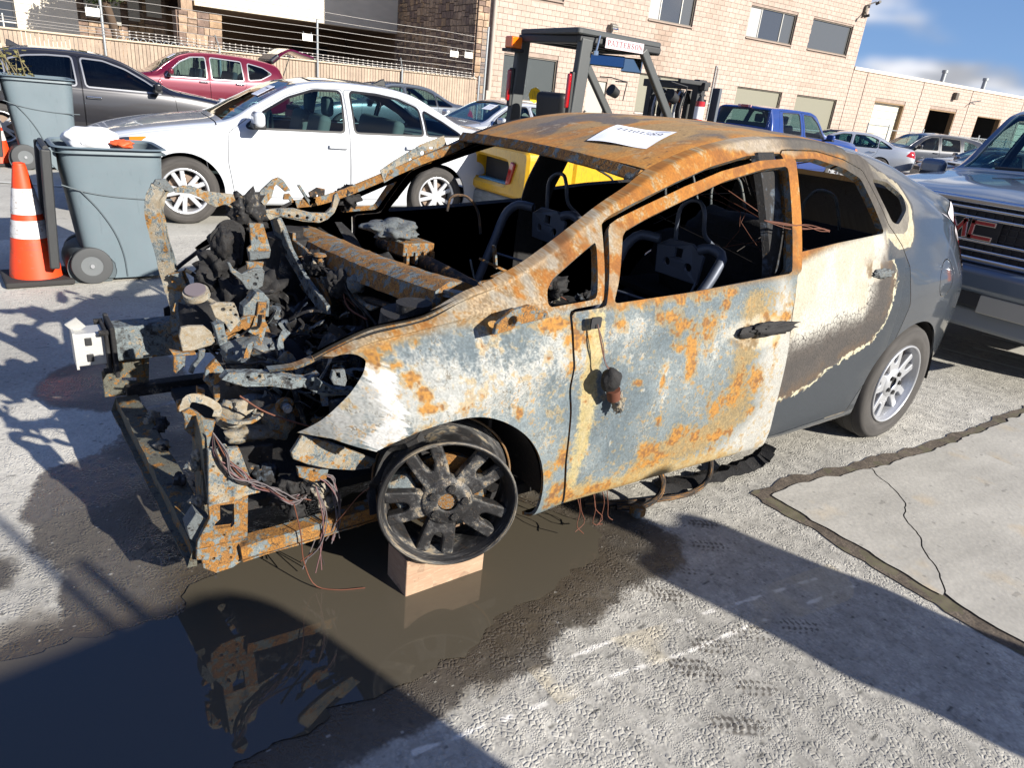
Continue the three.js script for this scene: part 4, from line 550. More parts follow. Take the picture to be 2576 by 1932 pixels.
// red SUV with its tailgate up
{
  const s = { ...SUV, handleMat: chrome, trimMat: std({ color: S(190, 190, 194), roughness: .25, metalness: .7 }) };
  const red = paintMat(92, 8, 34, .3, .3), v = vehicle('parked_suv', 'crimson SUV with its tailgate raised in front of the slat fence', 'car', s, { pos: [2.52, 0, -18.95], turn: -.02, paint: red, nu: 150, nv: 70, seatM: std({ color: S(52, 58, 66), roughness: .8 }) });
  const tg = sub('tailgate', v.o), pr = [[4.14, 1.60, 0], [4.36, 1.78, 0], [4.62, 1.92, 0], [4.95, 1.86, 0], [5.25, 1.80, 0]]; part('gate_shell', sweep([[-.62, 0], [-.55, .05], [.55, .05], [.62, 0], [.55, -.03], [-.55, -.03]], framesOf(subdiv(pr, 4)), { closed: true }), red, tg); part('gate_glass', sweep([[-.5, .058], [.5, .058], [.5, .064], [-.5, .064]], framesOf(subdiv(pr.slice(0, 3), 4)), { closed: true }), phy({ color: S(34, 36, 40), roughness: .06, clearcoat: 1 }), tg); part('gas_strut', rod([4.40, 1.28, .6], [4.62, 1.84, .55], .012), plasticDark, tg); part('spoiler', bx(.3, .14, 1.2, 4.2, 1.68, 0, .05, [0, 0, .7]), std({ color: S(36, 38, 44), roughness: .3 }), tg);
  part('damaged_fender_edge', lump(.09, 7, { sx: .5, sy: 1.6, sz: .5, amp: .5 }).translate(1.26, .8, .9), red, v.o); notice(v, 1.68, .2);
}
// other cars in the rows behind, each a little different
const rows = [
  ['grey saloon with pale seats, mostly hidden behind the white saloon\'s boot', [6.1, 0, -15.2], .02, [86, 92, 100], [1.02, 1.0], [1, -1], null],
  ['silver saloon with a paper notice in its windscreen, beside the forklift', [6.5, 0, -10.3], .03, [176, 180, 186], [.98, .93], [1, -1], [1.78, 1.16, .25]],
  ['bright silver saloon nose on, rear wheel clear of the burnt car\'s roof', [24.6, 0, -14.8], -1.02, [188, 192, 198], [1.04, .98], [1, -1], [1.86, 1.26, .25]],
  ['dark blue saloon behind the bright silver one, tail light in view', [27.6, 0, -17.2], -1.02, [44, 50, 66], [1.05, .98], [1, -1], null],
  ['low dark saloon with white roof edge just above the pickup bonnet', [23.0, 0, -8.4], -.62, [58, 62, 72], [1, .93], [1, -1], null],
  ['charcoal saloon with open view glass between the SUV and the pickup', [25.6, 0, -9.6], -.62, [54, 60, 70], [1, .98], [1, -1], null],
];
rows.forEach(([label, pos, turn, col, s, sides, paper], i) => { const v = vehicle('parked_sedan', label, 'car', { ...SEDAN, s }, { pos, turn, paint: paintMat(...col, .5, .3), nu: 110, nv: 60, seatM: i === 0 ? seatLight : seatMat, group: 'salvage cars in the rows behind' }); if (paper) notice(v, paper[0], paper[2]); });
{ const v = vehicle('parked_suv', 'dark grey SUV facing the yard with bright grille, far right', 'car', { ...SUV, s: [1, .98] }, { pos: [28.4, 0, -13.2], turn: -.55, paint: paintMat(52, 54, 60, .4, .3), nu: 110, nv: 60, group: 'salvage cars in the rows behind' }); part('grille_bar', bx(.03, .12, 1.0, -.02, .92, 0, .02), chrome, v.o); }
// ---------------------------------------------------------------- pickups
const TRUCK = {
  L: 5.6, H: 1.88, fw: 1.0, rw: 4.55, tyre: .39, rimR: .23, arch: .46,
  top: [[0, 1.10], [.05, 1.17], [.3, 1.22], [.9, 1.27], [1.45, 1.31], [1.55, 1.34], [1.85, 1.62], [2.1, 1.82], [2.4, 1.88], [3.2, 1.89], [3.9, 1.86], [4.0, 1.80], [4.06, 1.30], [4.2, 1.28], [5.5, 1.28], [5.6, 1.24]],
  belt: [[0, 1.02], [.2, 1.08], [.8, 1.14], [1.5, 1.18], [2.2, 1.2], [4.0, 1.22], [4.3, 1.22], [5.6, 1.2]],
  wid: [[0, .90], [.08, .97], [.3, 1.0], [5.3, 1.0], [5.6, .98]],
  rail: [[0, .8], [1.3, .86], [1.7, .80], [2.2, .74], [2.6, .73], [3.9, .73], [4.05, .80], [5.6, .84]],
  low: [[0, .40], [.6, .38], [4.8, .38], [5.6, .5]],
  win: { front_window: [[1.80, 1.24], [2.62, 1.26], [2.62, 1.76], [2.25, 1.74], [2.05, 1.60]], rear_window: [[2.82, 1.28], [3.55, 1.30], [3.5, 1.75], [2.82, 1.77]] },
  door: { front_door: [[1.5, .46], [1.48, 1.1], [1.72, 1.22], [2.0, 1.62], [2.22, 1.78], [2.70, 1.81], [2.71, .46]], rear_door: [[2.725, .46], [2.715, 1.81], [3.62, 1.79], [3.74, 1.3], [3.72, .46]] },
  ws: [1.57, 2.12], rg: [3.99, 4.05], hood: 1.45, head: [[-.1, .80], [.22, .82], [.25, 1.06], [-.1, 1.02]], tail: [[5.4, .8], [5.8, .8], [5.8, 1.18], [5.4, 1.18]], handles: [[2.58, 1.06], [3.58, 1.08]], mirror: [1.78, 1.22],
};
{ // big grey pickup, nose towards the camera
  const s = { ...TRUCK, s: [1, .985] }, v = vehicle('pickup_truck', 'blue grey pickup facing the yard with chrome barred grille and red lettering', 'pickup', s, { pos: [5.2, 0, .29], turn: 0, paint: paintMat(92, 104, 120, .4, .3), nu: 150, nv: 70, wheelZ: .86, wheels: { mat: alloy, n: 6, w0: .03, w1: .03 } });
  const o = v.o, g = sub('grille_assembly', o); part('grille_back', bx(.05, .36, 1.10, -.005, .985, 0, .02), std({ color: S(14, 16, 20), roughness: .6 }), g);
  part('grille_surround', merge([bx(.06, .045, 1.24, -.03, 1.162, 0, .018), bx(.06, .04, 1.12, -.03, .80, 0, .015), bar([-.03, .80, .56], [-.03, 1.16, .62], .05, .04), bar([-.03, .80, -.56], [-.03, 1.16, -.62], .05, .04)]), chrome, g);
  for (const y of [.86, .915, 1.06, 1.115]) part('grille_bar', bx(.035, .02, 1.12, -.04, y, 0, .008), chrome, g);
  const mesh = []; for (let z = -.54; z <= .54; z += .055) mesh.push(bx(.01, .34, .006, -.034, .985, z)); for (let y = .82; y < 1.15; y += .04) mesh.push(bx(.01, .006, 1.08, -.034, y, 0)); stuffPart('grille_mesh', merge(mesh), plasticDark, g);
  // letters on the grille, built from bars: G M C
  const letter = (name, strokes, z0) => { const stroke = (a, b, t, x, d, e) => { const l = Math.hypot(b[0] - a[0], b[1] - a[1]) + e, g = new THREE.BoxGeometry(d, t, l); g.rotateX(-Math.atan2(b[1] - a[1], b[0] - a[0])); g.translate(x, (a[1] + b[1]) / 2, z0 + (a[0] + b[0]) / 2); return g; }, red = strokes.map(([a, b]) => stroke(a, b, .020, -.068, .014, .018)), edge = strokes.map(([a, b]) => stroke(a, b, .030, -.062, .012, .028)); const e = sub('emblem_letter', g); part('letter_edge', merge(edge), chrome, e); part('letter_face', merge(red), phy({ color: S(140, 14, 24), roughness: .2, clearcoat: 1 }), e); };
  const y0 = .942, y1 = 1.034; part('emblem_back', bx(.012, .13, .50, -.05, .99, 0, .004), std({ color: S(12, 13, 16), roughness: .5 }), g); letter('g', [[[0, y0], [0, y1]], [[0, y1], [.11, y1]], [[0, y0], [.11, y0]], [[.11, y0], [.11, .985]], [[.06, .985], [.11, .985]]], -.21); letter('m', [[[0, y0], [0.018, y1]], [[.018, y1], [.06, .965]], [[.06, .965], [.10, y1]], [[.10, y1], [.115, y0]]], -.065); letter('c', [[[0, y0], [0, y1]], [[0, y1], [.12, y1]], [[0, y0], [.12, y0]]], .085);
  const bp = sub('front_bumper_bar', o), bm = paintMat(84, 96, 110, .3, .35); part('upper_bar', bx(.22, .17, 1.96, -.06, .69, 0, .05), bm, bp); part('lower_valance', bx(.16, .15, 1.9, -.02, .44, 0, .04), std({ color: S(110, 116, 122), roughness: .5 }), bp); part('intake_strip', bx(.02, .1, 1.2, -.135, .565, 0, .01), std({ color: S(28, 30, 34), roughness: .6 }), bp); part('step_pad', bx(.03, .1, .14, -.14, .57, -.56, .01), plasticDark, bp); part('tow_hook_plate', bx(.02, .12, .3, -.14, .55, .45, .01), std({ color: S(150, 148, 140), roughness: .5 }), bp);
  part('hood_bulge', soupGeo(gridSoup(20, 16, (a, b) => { const x = .12 + a * 1.2, z = (b - .5) * 1.0; return [x, v.c.top(x) + .004 + .025 * Math.cos((b - .5) * Math.PI) ** 2 * Math.sin(Math.min(1, a * 1.4) * Math.PI / 2), z]; }, true)), paintMat(92, 104, 120, .4, .3), o);
  part('wiper', merge([rod([1.50, 1.33, -.5], [1.56, 1.36, .1], .012), rod([1.50, 1.33, .2], [1.58, 1.38, .75], .012)]), plasticDark, o);
}
{ // blue extended cab pickup seen from behind
  const s = { ...TRUCK, s: [1, .955] }, v = vehicle('pickup_truck', 'bright blue extended cab pickup seen from behind beyond the burnt roof', 'pickup', s, { pos: [19.25, 0, -9.35], turn: Math.PI, paint: paintMat(14, 50, 116, .2, .3), nu: 140, nv: 66, wheelZ: .86 }), o = v.o;
  const b = sub('high_brake_light', o); part('red_lens', bx(.03, .06, .2, 4.02, 1.76, 0, .01), redLens, b); part('clear_lens', merge([bx(.03, .055, .09, 4.02, 1.76, .15, .01), bx(.03, .055, .09, 4.02, 1.76, -.15, .01)]), std({ color: S(200, 150, 150), roughness: .2 }), b);
  part('tailgate_handle', merge([bx(.02, .06, .16, 5.615, 1.02, 0, .02)]), chrome, o); part('tailgate_crease', bx(.012, .02, 1.5, 5.612, .92, 0, .004), paintMat(22, 44, 128, .3, .3), o);
}
// ---------------------------------------------------------------- the burnt hatchback (front at -x, driver's side at +z)
const hatch = thing('burnt_hatchback', 'fire gutted grey hatchback with bare rusty front, propped on a wooden block', 'car');
const HB = (() => {
  const yb = pchip([[.5, .2], [1.3, .2], [1.45, .212], [2.45, .228], [2.7, .205], [3.3, .2], [3.6, .25], [3.95, .33], [4.2, .37], [4.46, .42]]);
  const W = pchip([[.5, .56], [.56, .64], [.62, .72], [.7, .79], [.8, .84], [.95, .862], [1.3, .862], [2.4, .868], [3.1, .862], [3.6, .868], [3.9, .852], [4.1, .815], [4.25, .765], [4.37, .695], [4.46, .56]]);
  const yB = pchip([[.5, .73], [.56, .755], [.662, .80], [.75, .835], [.88, .865], [1.05, .895], [1.26, .915], [1.51, .918], [1.86, .94], [2.14, .96], [2.45, .985], [2.78, 1.06], [3.17, 1.10], [3.5, 1.115], [3.8, 1.10], [4.0, 1.07], [4.2, .96], [4.35, .82], [4.46, .66]]);
  const zB = pchip([[.5, .565], [.56, .625], [.662, .67], [.75, .70], [.88, .73], [1.05, .77], [1.26, .815], [1.51, .825], [2.45, .82], [2.8, .805], [3.17, .79], [3.5, .775], [3.8, .755], [4.0, .73], [4.2, .70], [4.35, .64], [4.46, .52]]);
  const zR = pchip([[.5, .56], [.56, .615], [.662, .652], [.75, .672], [.88, .70], [1.03, .735], [1.15, .735], [1.3, .722], [1.5, .690], [1.7, .655], [1.97, .63], [2.16, .62], [2.41, .612], [2.95, .612], [3.16, .617], [3.43, .63], [3.74, .655], [3.94, .668], [4.02, .67], [4.2, .66], [4.35, .61], [4.46, .5]]);
  const yR = pchip([[.5, .752], [.56, .776], [.662, .833], [.75, .870], [.88, .900], [1.03, .955], [1.15, .985], [1.3, 1.04], [1.5, 1.125], [1.7, 1.222], [1.97, 1.333], [2.16, 1.373], [2.41, 1.41], [2.55, 1.420], [2.70, 1.421], [2.95, 1.404], [3.16, 1.372], [3.43, 1.315], [3.74, 1.235], [3.94, 1.175], [4.02, 1.145], [4.2, .99], [4.35, .84], [4.46, .685]]);
  const z8 = pchip([[.5, .55], [.56, .605], [.662, .645], [.75, .665], [.88, .695], [1.03, .722], [1.11, .702], [1.23, .682], [1.335, .662], [1.48, .632], [1.58, .612], [1.72, .585], [1.85, .562], [2.1, .552], [2.7, .542], [3.1, .532], [3.43, .54], [3.74, .56], [3.94, .60], [4.02, .64], [4.2, .62], [4.35, .58], [4.46, .48]]);
  const y8 = pchip([[.5, .757], [.56, .781], [.662, .84], [.75, .879], [.88, .908], [1.03, .984], [1.11, .998], [1.23, 1.037], [1.335, 1.082], [1.48, 1.15], [1.58, 1.198], [1.72, 1.256], [1.85, 1.32], [2.1, 1.40], [2.4, 1.447], [2.7, 1.457], [3.1, 1.432], [3.43, 1.387], [3.74, 1.31], [3.94, 1.254], [4.02, 1.22], [4.2, 1.02], [4.35, .86], [4.46, .70]]);
  const yC = pchip([[.5, .79], [.8, .93], [1.0, 1.02], [1.5, 1.20], [1.85, 1.336], [1.92, 1.358], [2.1, 1.416], [2.4, 1.470], [2.75, 1.479], [3.1, 1.459], [3.43, 1.405], [3.74, 1.328], [3.94, 1.272], [4.02, 1.237], [4.2, 1.04], [4.35, .88], [4.46, .715]]);
  const ctl = x => { const b = yb(x), w = W(x), B_ = yB(x), k = B_ - b, z7 = zR(x), y7 = yR(x), zb = zB(x); return [
    [w - .075, b - .02], [w - .018, b + .025], [w - .002, b + k * .3], [w + .004, b + k * .52], [w - .004, b + k * .70], [mix(zb, w, .45), b + k * .88], [zb, B_], [(zb + z7) / 2 + .014, (B_ + y7) / 2], [z7, y7], [z8(x), y8(x)], [z8(x) * .55, mix(y8(x), yC(x), .72)], [0, yC(x)]]; };
  const crease = pchip([[.6, .60], [.8, .655], [1.05, .70], [1.35, .735], [1.6, .79], [1.85, .84], [2.4, .87], [3.0, .90], [3.5, .93]]), fade = pchip([[.6, 0], [.75, .9], [1.0, 1], [1.4, .9], [1.8, .45], [2.2, .2], [3.3, .35], [3.6, 0]]);
  const cache = new Map(); return { pt: (x, v) => { const key = x; let c = cache.get(key); if (!c) cache.set(key, c = ctl(x)); let [z, y] = crSpline(c, v); const yc = crease(x), k = fade(x); z += k * (-.016 * Math.exp(-(((y - yc + .075) / .055) ** 2)) + .004 * Math.exp(-(((y - yc - .012) / .03) ** 2))); return [x, y, z]; }, yB, zB };
})();
const NV = 11, SEAM = 9; // control index of the roof ditch
// colour of the driver's side, x along, y up
const SIDE = { x0: .4, w: 4.2, y0: .1, h: 1.45 };
const sideUV = (x, y) => [(x - SIDE.x0) / SIDE.w, (y - SIDE.y0) / SIDE.h];
const [sideMap, sideRough, sideBump] = (() => {
  const RUSTS = [[1.548, .920, .038, .032], [1.619, .934, .049, .028], [1.713, .943, .057, .025], [1.813, .949, .054, .030], [1.92, .948, .057, .027], [1.753, .872, .042, .023], [1.826, .835, .05, .027], [1.88, .76, .025, .049], [1.827, .759, .028, .016], [1.882, .681, .023, .038], [2.028, .894, .017, .014], [1.961, .82, .035, .04], [2.061, .933, .03, .017], [1.639, .655, .014, .011], [1.756, .641, .009, .016], [1.771, .494, .011, .014], [1.884, .399, .055, .037], [1.992, .384, .032, .034], [2.133, .364, .062, .022], [1.759, .371, .048, .033], [1.836, .327, .072, .021], [2.214, .572, .083, .052], [2.146, .513, .095, .042], [2.061, .489, .045, .042], [2.288, .438, .02, .022], [2.313, .823, .084, .017], [1.542, .865, .028, .021], [1.366, .824, .035, .031], [2.328, .738, .017, .02], [1.774, .311, .059, .023],
    [1.338, .405, .046, .029], [1.364, .438, .023, .037], [1.308, .373, .023, .033], [1.33, .827, .015, .024], [1.347, .742, .012, .022], [1.376, .307, .038, .021], [.787, .792, .02, .012], [.813, .768, .02, .010], [.86, .687, .03, .010], [1.165, .618, .011, .015], [.763, .576, .014, .010], [.796, .594, .016, .010], [.812, .608, .013, .009], [.741, .818, .022, .022], [.774, .837, .025, .018], [.807, .856, .028, .016], [.836, .876, .024, .017], [.822, .757, .021, .014], [.849, .721, .016, .015], [1.07, .963, .016, .027], [1.067, .931, .019, .022], [1.156, .977, .04, .022], [1.109, .895, .06, .02], [1.184, 1.013, .02, .022], [.857, .849, .02, .010], [1.27, .885, .05, .02], [1.42, .25, .06, .03], [1.55, .25, .07, .02]];
  const whiteD = polySDF([[2.243, .667], [2.257, .832], [2.31, 1.02], [2.371, 1.001], [2.6, .538], [2.6, .18], [2.061, .2], [1.778, .235], [2.069, .291], [2.2, .354], [2.307, .462]]), whiteF = polySDF([[.708, .787], [.769, .798], [.785, .781], [.789, .67], [.791, .528], [.763, .524], [.678, .597], [.746, .678]]);
  const burntR = polySDF([[2.2, 1.6], [3.12, 1.6], [3.20, 1.10], [3.286, .936], [3.307, .857], [3.289, .778], [3.266, .689], [3.202, .604], [3.082, .557], [2.955, .534], [2.855, .498], [2.801, .457], [2.66, .42], [2.45, .40], [2.2, .1]]);
  const whiteR = polySDF([[2.40, 1.2], [3.17, 1.2], [3.19, 1.02], [3.02, .945], [3.11, .84], [3.04, .755], [2.86, .72], [2.70, .68], [2.40, .66]]);
  const qpeel = polySDF([[3.0, 1.40], [3.14, 1.40], [3.26, 1.355], [3.44, 1.29], [3.475, 1.21], [3.45, 1.15], [3.44, 1.08], [3.41, 1.04], [3.30, 1.02], [3.15, 1.1]]), qpeel2 = polySDF([[3.0, 1.40], [3.14, 1.375], [3.25, 1.335], [3.41, 1.275], [3.445, 1.21], [3.42, 1.15], [3.34, 1.09], [3.15, 1.1]]);
  const PAINT = [58, 65, 73];
  return texN(2048, 704, (px, py) => {
    const x = SIDE.x0 + (px + .5) / 2048 * SIDE.w, y = SIDE.y0 + (py + .5) / 704 * SIDE.h;
    const a = fbm(x * 5 + 20, y * 5 + 20, 5), b = fbm(x * 19 + 40, y * 19 + 9, 4), c = fbm(x * 60 + 4, y * 60 + 70, 3), f = vn(x * 260, y * 260), dr = fbm(x * 26 + 4, y * 7 + 6, 4);
    let col, r = 225, h = 128 + 36 * (c - .5);
    const wob = (b - .5) * .10 + (c - .5) * .03, g2 = vn(x * 120 + 9, y * 120 + 3), grain = (c - .5) * .9 + (g2 - .5) * .55 + (f - .5) * .5;
    const beltY = HB.yB(clamp(x, .6, 4.3)), pillar = sst(beltY - .02, beltY + .03, y);
    // bare heat-blued steel, slow drifts of tone with a fine grain
    col = M3([104, 118, 126], [138, 149, 152], sst(.25, .75, a)); col = M3(col, [84, 92, 92], sst(.55, .8, fbm(x * 3 + 44, y * 3 + 12, 4)) * sst(1.5, 2.0, x) * .7); col = col.map(v => v * (1 + .10 * (g2 - .5) + .06 * (f - .5)));
    // pale ash scale: broad soft fields broken up by the grain
    const fieldA = Math.exp(-(((y - (beltY - .13)) / .10) ** 2)) * sst(1.75, 1.3, x) * .55 + Math.exp(-(((x - .86) / .16) ** 2 + ((y - .72) / .12) ** 2)) * .40 + Math.exp(-(((x - 1.62) / .16) ** 2 + ((y - .86) / .05) ** 2)) * .35 + (a - .5) * 1.1 + (dr - .5) * .9;
    const ash = sst(.10, .62, fieldA + grain * .42); col = M3(col, M3([178, 180, 176], [212, 210, 202], c), ash * .85); h += 16 * ash;
    const lift = sst(.56, .60, fbm(x * 30 + 80, y * 16 + 30, 4) * .7 + ash * .16); col = M3(col, [206, 205, 200], lift * .55); h += 22 * lift;
    // thin flake outlines
    const fl = Math.abs(fbm(x * 17 + 3, y * 17 + 8, 4) - .5), fl2 = Math.abs(fbm(x * 34 + 33, y * 34 + 18, 3) - .5); if (fl < .006) { col = M3(col, [98, 88, 70], .5); h -= 30; } else if (fl < .011) { col = M3(col, [214, 210, 202], .35); h += 20; } if (fl2 < .008) col = M3(col, [104, 96, 80], .3);
    // door burnt white at its rear and lower corner, golden scale along the margin
    const wd = whiteD(x, y) + (a - .5) * .12 + grain * .03, wm = 1 - sst(-.08, .05, wd); col = M3(col, M3([188, 186, 178], [214, 211, 203], b), wm * .92);
    const margin = Math.exp(-(((wd - .07) / .09) ** 2)) * sst(1.5, 1.75, x) * sst(1.0, .9, y); const gold = sst(.30, .75, margin * .95 + grain * .55 + (a - .5) * .5); col = M3(col, M3([150, 116, 62], [190, 158, 98], f * .6 + c * .4), gold * .7);
    const tan = sst(.55, .8, .35 * sst(1.7, 2.0, x) * sst(1.0, .5, y) + (a - .5) * .9 + grain * .5 + .1); col = M3(col, [150, 128, 92], tan * .5 * sst(1.45, 1.7, x) * (1 - wm));
    // freshly brushed white patch on the fender
    const wf = whiteF(x, y) + (fbm(x * 14, (y + x * .4) * 150, 3) - .5) * .045; let m = 1 - sst(-.010, .003, wf); col = M3(col, [232, 232, 230], m); r = mix(r, 200, m);
    // yellow-cream band at the door's leading edge and along the sill
    const lead = Math.exp(-(((x - 1.43 - .05 * (y - .5)) / .04) ** 2)) * sst(.98, .85, y) * sst(.2, .3, y), leadm = sst(.25, .7, lead * .9 + grain * .4 + (dr - .5) * .7); col = M3(col, M3([196, 168, 96], [208, 196, 156], c), leadm * .85);
    const sill = sst(.36, .23, y + .05 * (a - .5)) * sst(1.3, 1.45, x) * sst(2.5, 2.1, x); col = M3(col, M3([204, 182, 128], [190, 142, 66], c), sst(.3, .8, sill + grain * .3) * .75);
    // rust: placed patches with ragged grainy rims, and fine freckles
    let ru = 0; for (const [cx, cy, rx, ry] of RUSTS) { const dx = (x - cx) / rx, dy = (y - cy) / ry; if (dx > 3 || dx < -3 || dy > 3 || dy < -3) continue; ru = Math.max(ru, 1.12 - Math.hypot(dx, dy) * .55); }
    ru += (b - .5) * .8 + (dr - .5) * .9 + (c - .5) * .9 + (g2 - .5) * .35; const rm = sst(.38, .72, ru), rh = Math.exp(-(((ru - .36) / .14) ** 2)) * .5; col = M3(col, [184, 150, 92], rh * (1 - rm)); col = M3(col, M3(M3([188, 120, 36], [202, 146, 60], c), [140, 92, 44], sst(.45, .7, b * .5 + g2 * .5)), rm * .9); h -= 18 * rm;
    const spk = sst(.60, .70, c * .45 + f * .35 + g2 * .2) * sst(.42, .62, a); col = M3(col, [168, 116, 52], spk * .5);
    // pillars and rails: rust over grey scale, pale by the door post, sooty towards the rear
    if (pillar > 0) {
      let pc = M3(M3([150, 92, 34], [190, 120, 34], sst(.3, .7, a)), [208, 140, 46], sst(.4, .8, c * .5 + dr * .5)); const gr = sst(.35, .75, .30 * sst(1.85, 1.35, x) + (dr - .5) * .8 + (a - .5) * .9 + grain * .5 + .30); pc = M3(pc, M3([132, 126, 116], [188, 182, 170], f), gr * .75); pc = M3(pc, [112, 74, 38], sst(.5, .7, fbm(x * 8 + 90, y * 8, 4) + grain * .1) * .6);
      const bz = sst(1.65, 1.55, x) * sst(.45, .6, b); pc = M3(pc, [172, 170, 162], bz * .6);
      const pale = sst(2.05, 2.25, x + wob) * sst(2.75, 2.45, x - wob) * sst(1.385, 1.40, y + wob * .3); pc = M3(pc, M3([196, 192, 184], [160, 150, 132], c), pale * .85);
      const dk = sst(2.42, 2.62, x + wob) * sst(1.40, 1.425, y + wob * .2); pc = M3(pc, M3([84, 80, 76], [104, 98, 90], c), dk);
      const dk2 = sst(2.72, 3.0, x + wob * 1.2) * (1 - Math.exp(-(((y - 1.395) / .02) ** 2)) * sst(3.05, 2.9, x)); pc = M3(pc, M3([66, 64, 62], [92, 88, 84], c), dk2 * .95); col = M3(col, pc, pillar);
    }
    // rear door and quarter: paint, blistered then burnt to white
    const br = burntR(x, y) + wob * .22 + (fbm(x * 70, y * 70, 3) - .5) * .03, wr = whiteR(x, y) + wob * .5 + (a - .5) * .1 + grain * .02, rear = sst(2.45, 2.5, x);
    if (rear > 0 && pillar < 1) {
      let pc = [...PAINT], rr = 70, hh = 128; const burnt = 1 - sst(-.003, .003, br);
      if (burnt > 0) {
        let k = M3([66, 62, 60], [88, 80, 74], b); const [d1, d2] = worley(x * 42 + 7, y * 42 + 7), cell = d2 - d1;
        const brn = sst(-.10, -.015, br) * sst(.4, .6, b); k = M3(k, [112, 82, 52], brn * .5);
        const w = 1 - sst(-.05, .07, wr); let wc = M3([196, 194, 184], [216, 213, 203], b); const warm = sst(.55, .7, fbm(x * 7 + 70, y * 3 + 5, 3) + .1 * sst(.9, 1.0, y)); wc = M3(wc, [200, 176, 138], warm * .35);
        k = M3(k, wc, w); const crz = sst(.95, .8, y) * sst(.55, .62, y); if (cell < .09 && w < .98 + 0 * crz) { k = M3(k, [58, 54, 50], .75 * crz); hh -= 40; } else if (cell < .06) k = M3(k, [170, 160, 140], .5 * crz);
        const curl = sst(-.020, -.010, br + (b - .5) * .03) * sst(.30, .55, fbm(x * 30, y * 30, 3) + .08); k = M3(k, [214, 208, 178], curl); hh += 50 * curl; pc = M3(pc, k, burnt); rr = mix(rr, 215, burnt);
      } else { const dust = sst(.5, .75, a) * .3 + .12 * f; pc = M3(pc, [112, 108, 102], dust * .5); rr = 70 + 40 * dust; }
      const t = rear * (1 - pillar); col = M3(col, pc, t); r = mix(r, rr, t); h = mix(h, hh, t);
    }
    if (x > 3.0) { // quarter window surround: paint peeled off in a ragged cream edge
      const q1 = qpeel(x, y) + wob * .25, q2 = qpeel2(x, y) + wob * .25; let pc = [...PAINT], rr = 60; const scor = sst(.10, .0, q1); pc = M3(pc, [84, 82, 80], scor * .8); rr = mix(rr, 120, scor); if (q1 < 0) { pc = q2 < 0 ? M3([110, 104, 96], [150, 144, 132], b) : M3([206, 200, 176], [186, 170, 140], c); rr = 220; }
      const t = sst(3.18, 3.22, x + wob * .2) ; if (y > beltY - .12 || x > 3.36) { const up = sst(1.33, 1.37, y + (x - 3.0) * .22); const base = up > .5 && x < 3.5 ? M3(pc, [88, 84, 80], .6 * sst(3.5, 3.2, x)) : pc; col = M3(col, base, t); r = mix(r, rr, t); }
    }
    // charred door handles
    for (const [cx, cy, rx, ry] of [[2.22, .775, .20, .075], [3.08, .94, .12, .06]]) { const d = Math.hypot((x - cx) / rx, (y - cy) / ry) + wob * 3; if (d < 1) { const t = sst(1, .6, d); col = M3(col, M3([222, 214, 196], [128, 104, 72], sst(.45, .65, b)), t * .7); } }
    const g = (.9 + .2 * f) * .74; return [[col[0] * g, col[1] * g, col[2] * g], [0, r, 0], [h, h, h]];
  }, [{ srgb: true, clamp: true }, { clamp: true }, { clamp: true }]);
})();
const sideMat = std({ map: sideMap, roughnessMap: sideRough, roughness: 1, bumpMap: sideBump, bumpScale: .004 });
const greyPaint = phy({ color: S(48, 54, 61), roughness: .3, metalness: .25, clearcoat: 1, clearcoatRoughness: .05 });
const sidePaint = phy({ map: sideMap, roughness: .32, clearcoat: 1, clearcoatRoughness: .05 }), qPeelLine = polySDF([[2.9, 1.42], [3.14, 1.41], [3.27, 1.36], [3.46, 1.295], [3.50, 1.21], [3.47, 1.15], [3.46, 1.08], [3.42, 1.03], [3.30, 1.0], [2.9, 1.1]]);
// roof skin: rust bloom over scorched steel
const ROOF = { x0: 1.7, w: 2.5, z0: -.75, h: 1.5 };
const roofMat = (() => {
  const [m, h] = texN(1024, 640, (px, py) => {
    const x = ROOF.x0 + (px + .5) / 1024 * ROOF.w, z = ROOF.z0 + (py + .5) / 640 * ROOF.h, a = fbm(x * 3 + 60, z * 3 + 60, 5), b = fbm(x * 11 + 4, z * 11 + 80, 4), c = fbm(x * 40, z * 40 + 40, 3), st = fbm(x * 2.2 + z * 1.5 + 30, z * 9 - x * 4 + 60, 4), f = vn(x * 220 + 500, z * 220 + 500);
    let col = M3([150, 122, 80], [174, 142, 94], b); col = M3(col, [128, 110, 88], sst(.45, .7, a)); col = M3(col, [186, 122, 52], sst(.48, .68, st) * .7); col = M3(col, [92, 88, 90], sst(.54, .64, fbm(x * 4 + 7, z * 4 + 33, 4)) * .75); col = M3(col, [172, 162, 142], sst(.62, .72, st * .5 + c * .5) * .6);
    const e = Math.max(sst(.44, .56, Math.abs(z) + .06 * (b - .5)), sst(2.0, 1.82, x + .1 * (b - .5))) * sst(.2, .5, b); col = M3(col, M3([176, 108, 34], [204, 138, 48], c), e * .8); col = M3(col, [84, 80, 78], sst(2.75, 3.1, x + .3 * (a - .5)) * .9);
    if (vn(x * 55 + 9, z * 55) > .94) col = M3(col, [60, 48, 40], .6); const g = (.9 + .2 * f) * .92, k = 128 + 60 * (c - .5) + 40 * (b - .5); return [[col[0] * g, col[1] * g, col[2] * g], [k, k, k]];
  }, [{ srgb: true, clamp: true }, { clamp: true }]);
  return std({ map: m, bumpMap: h, bumpScale: .002, roughness: .78 });
})();
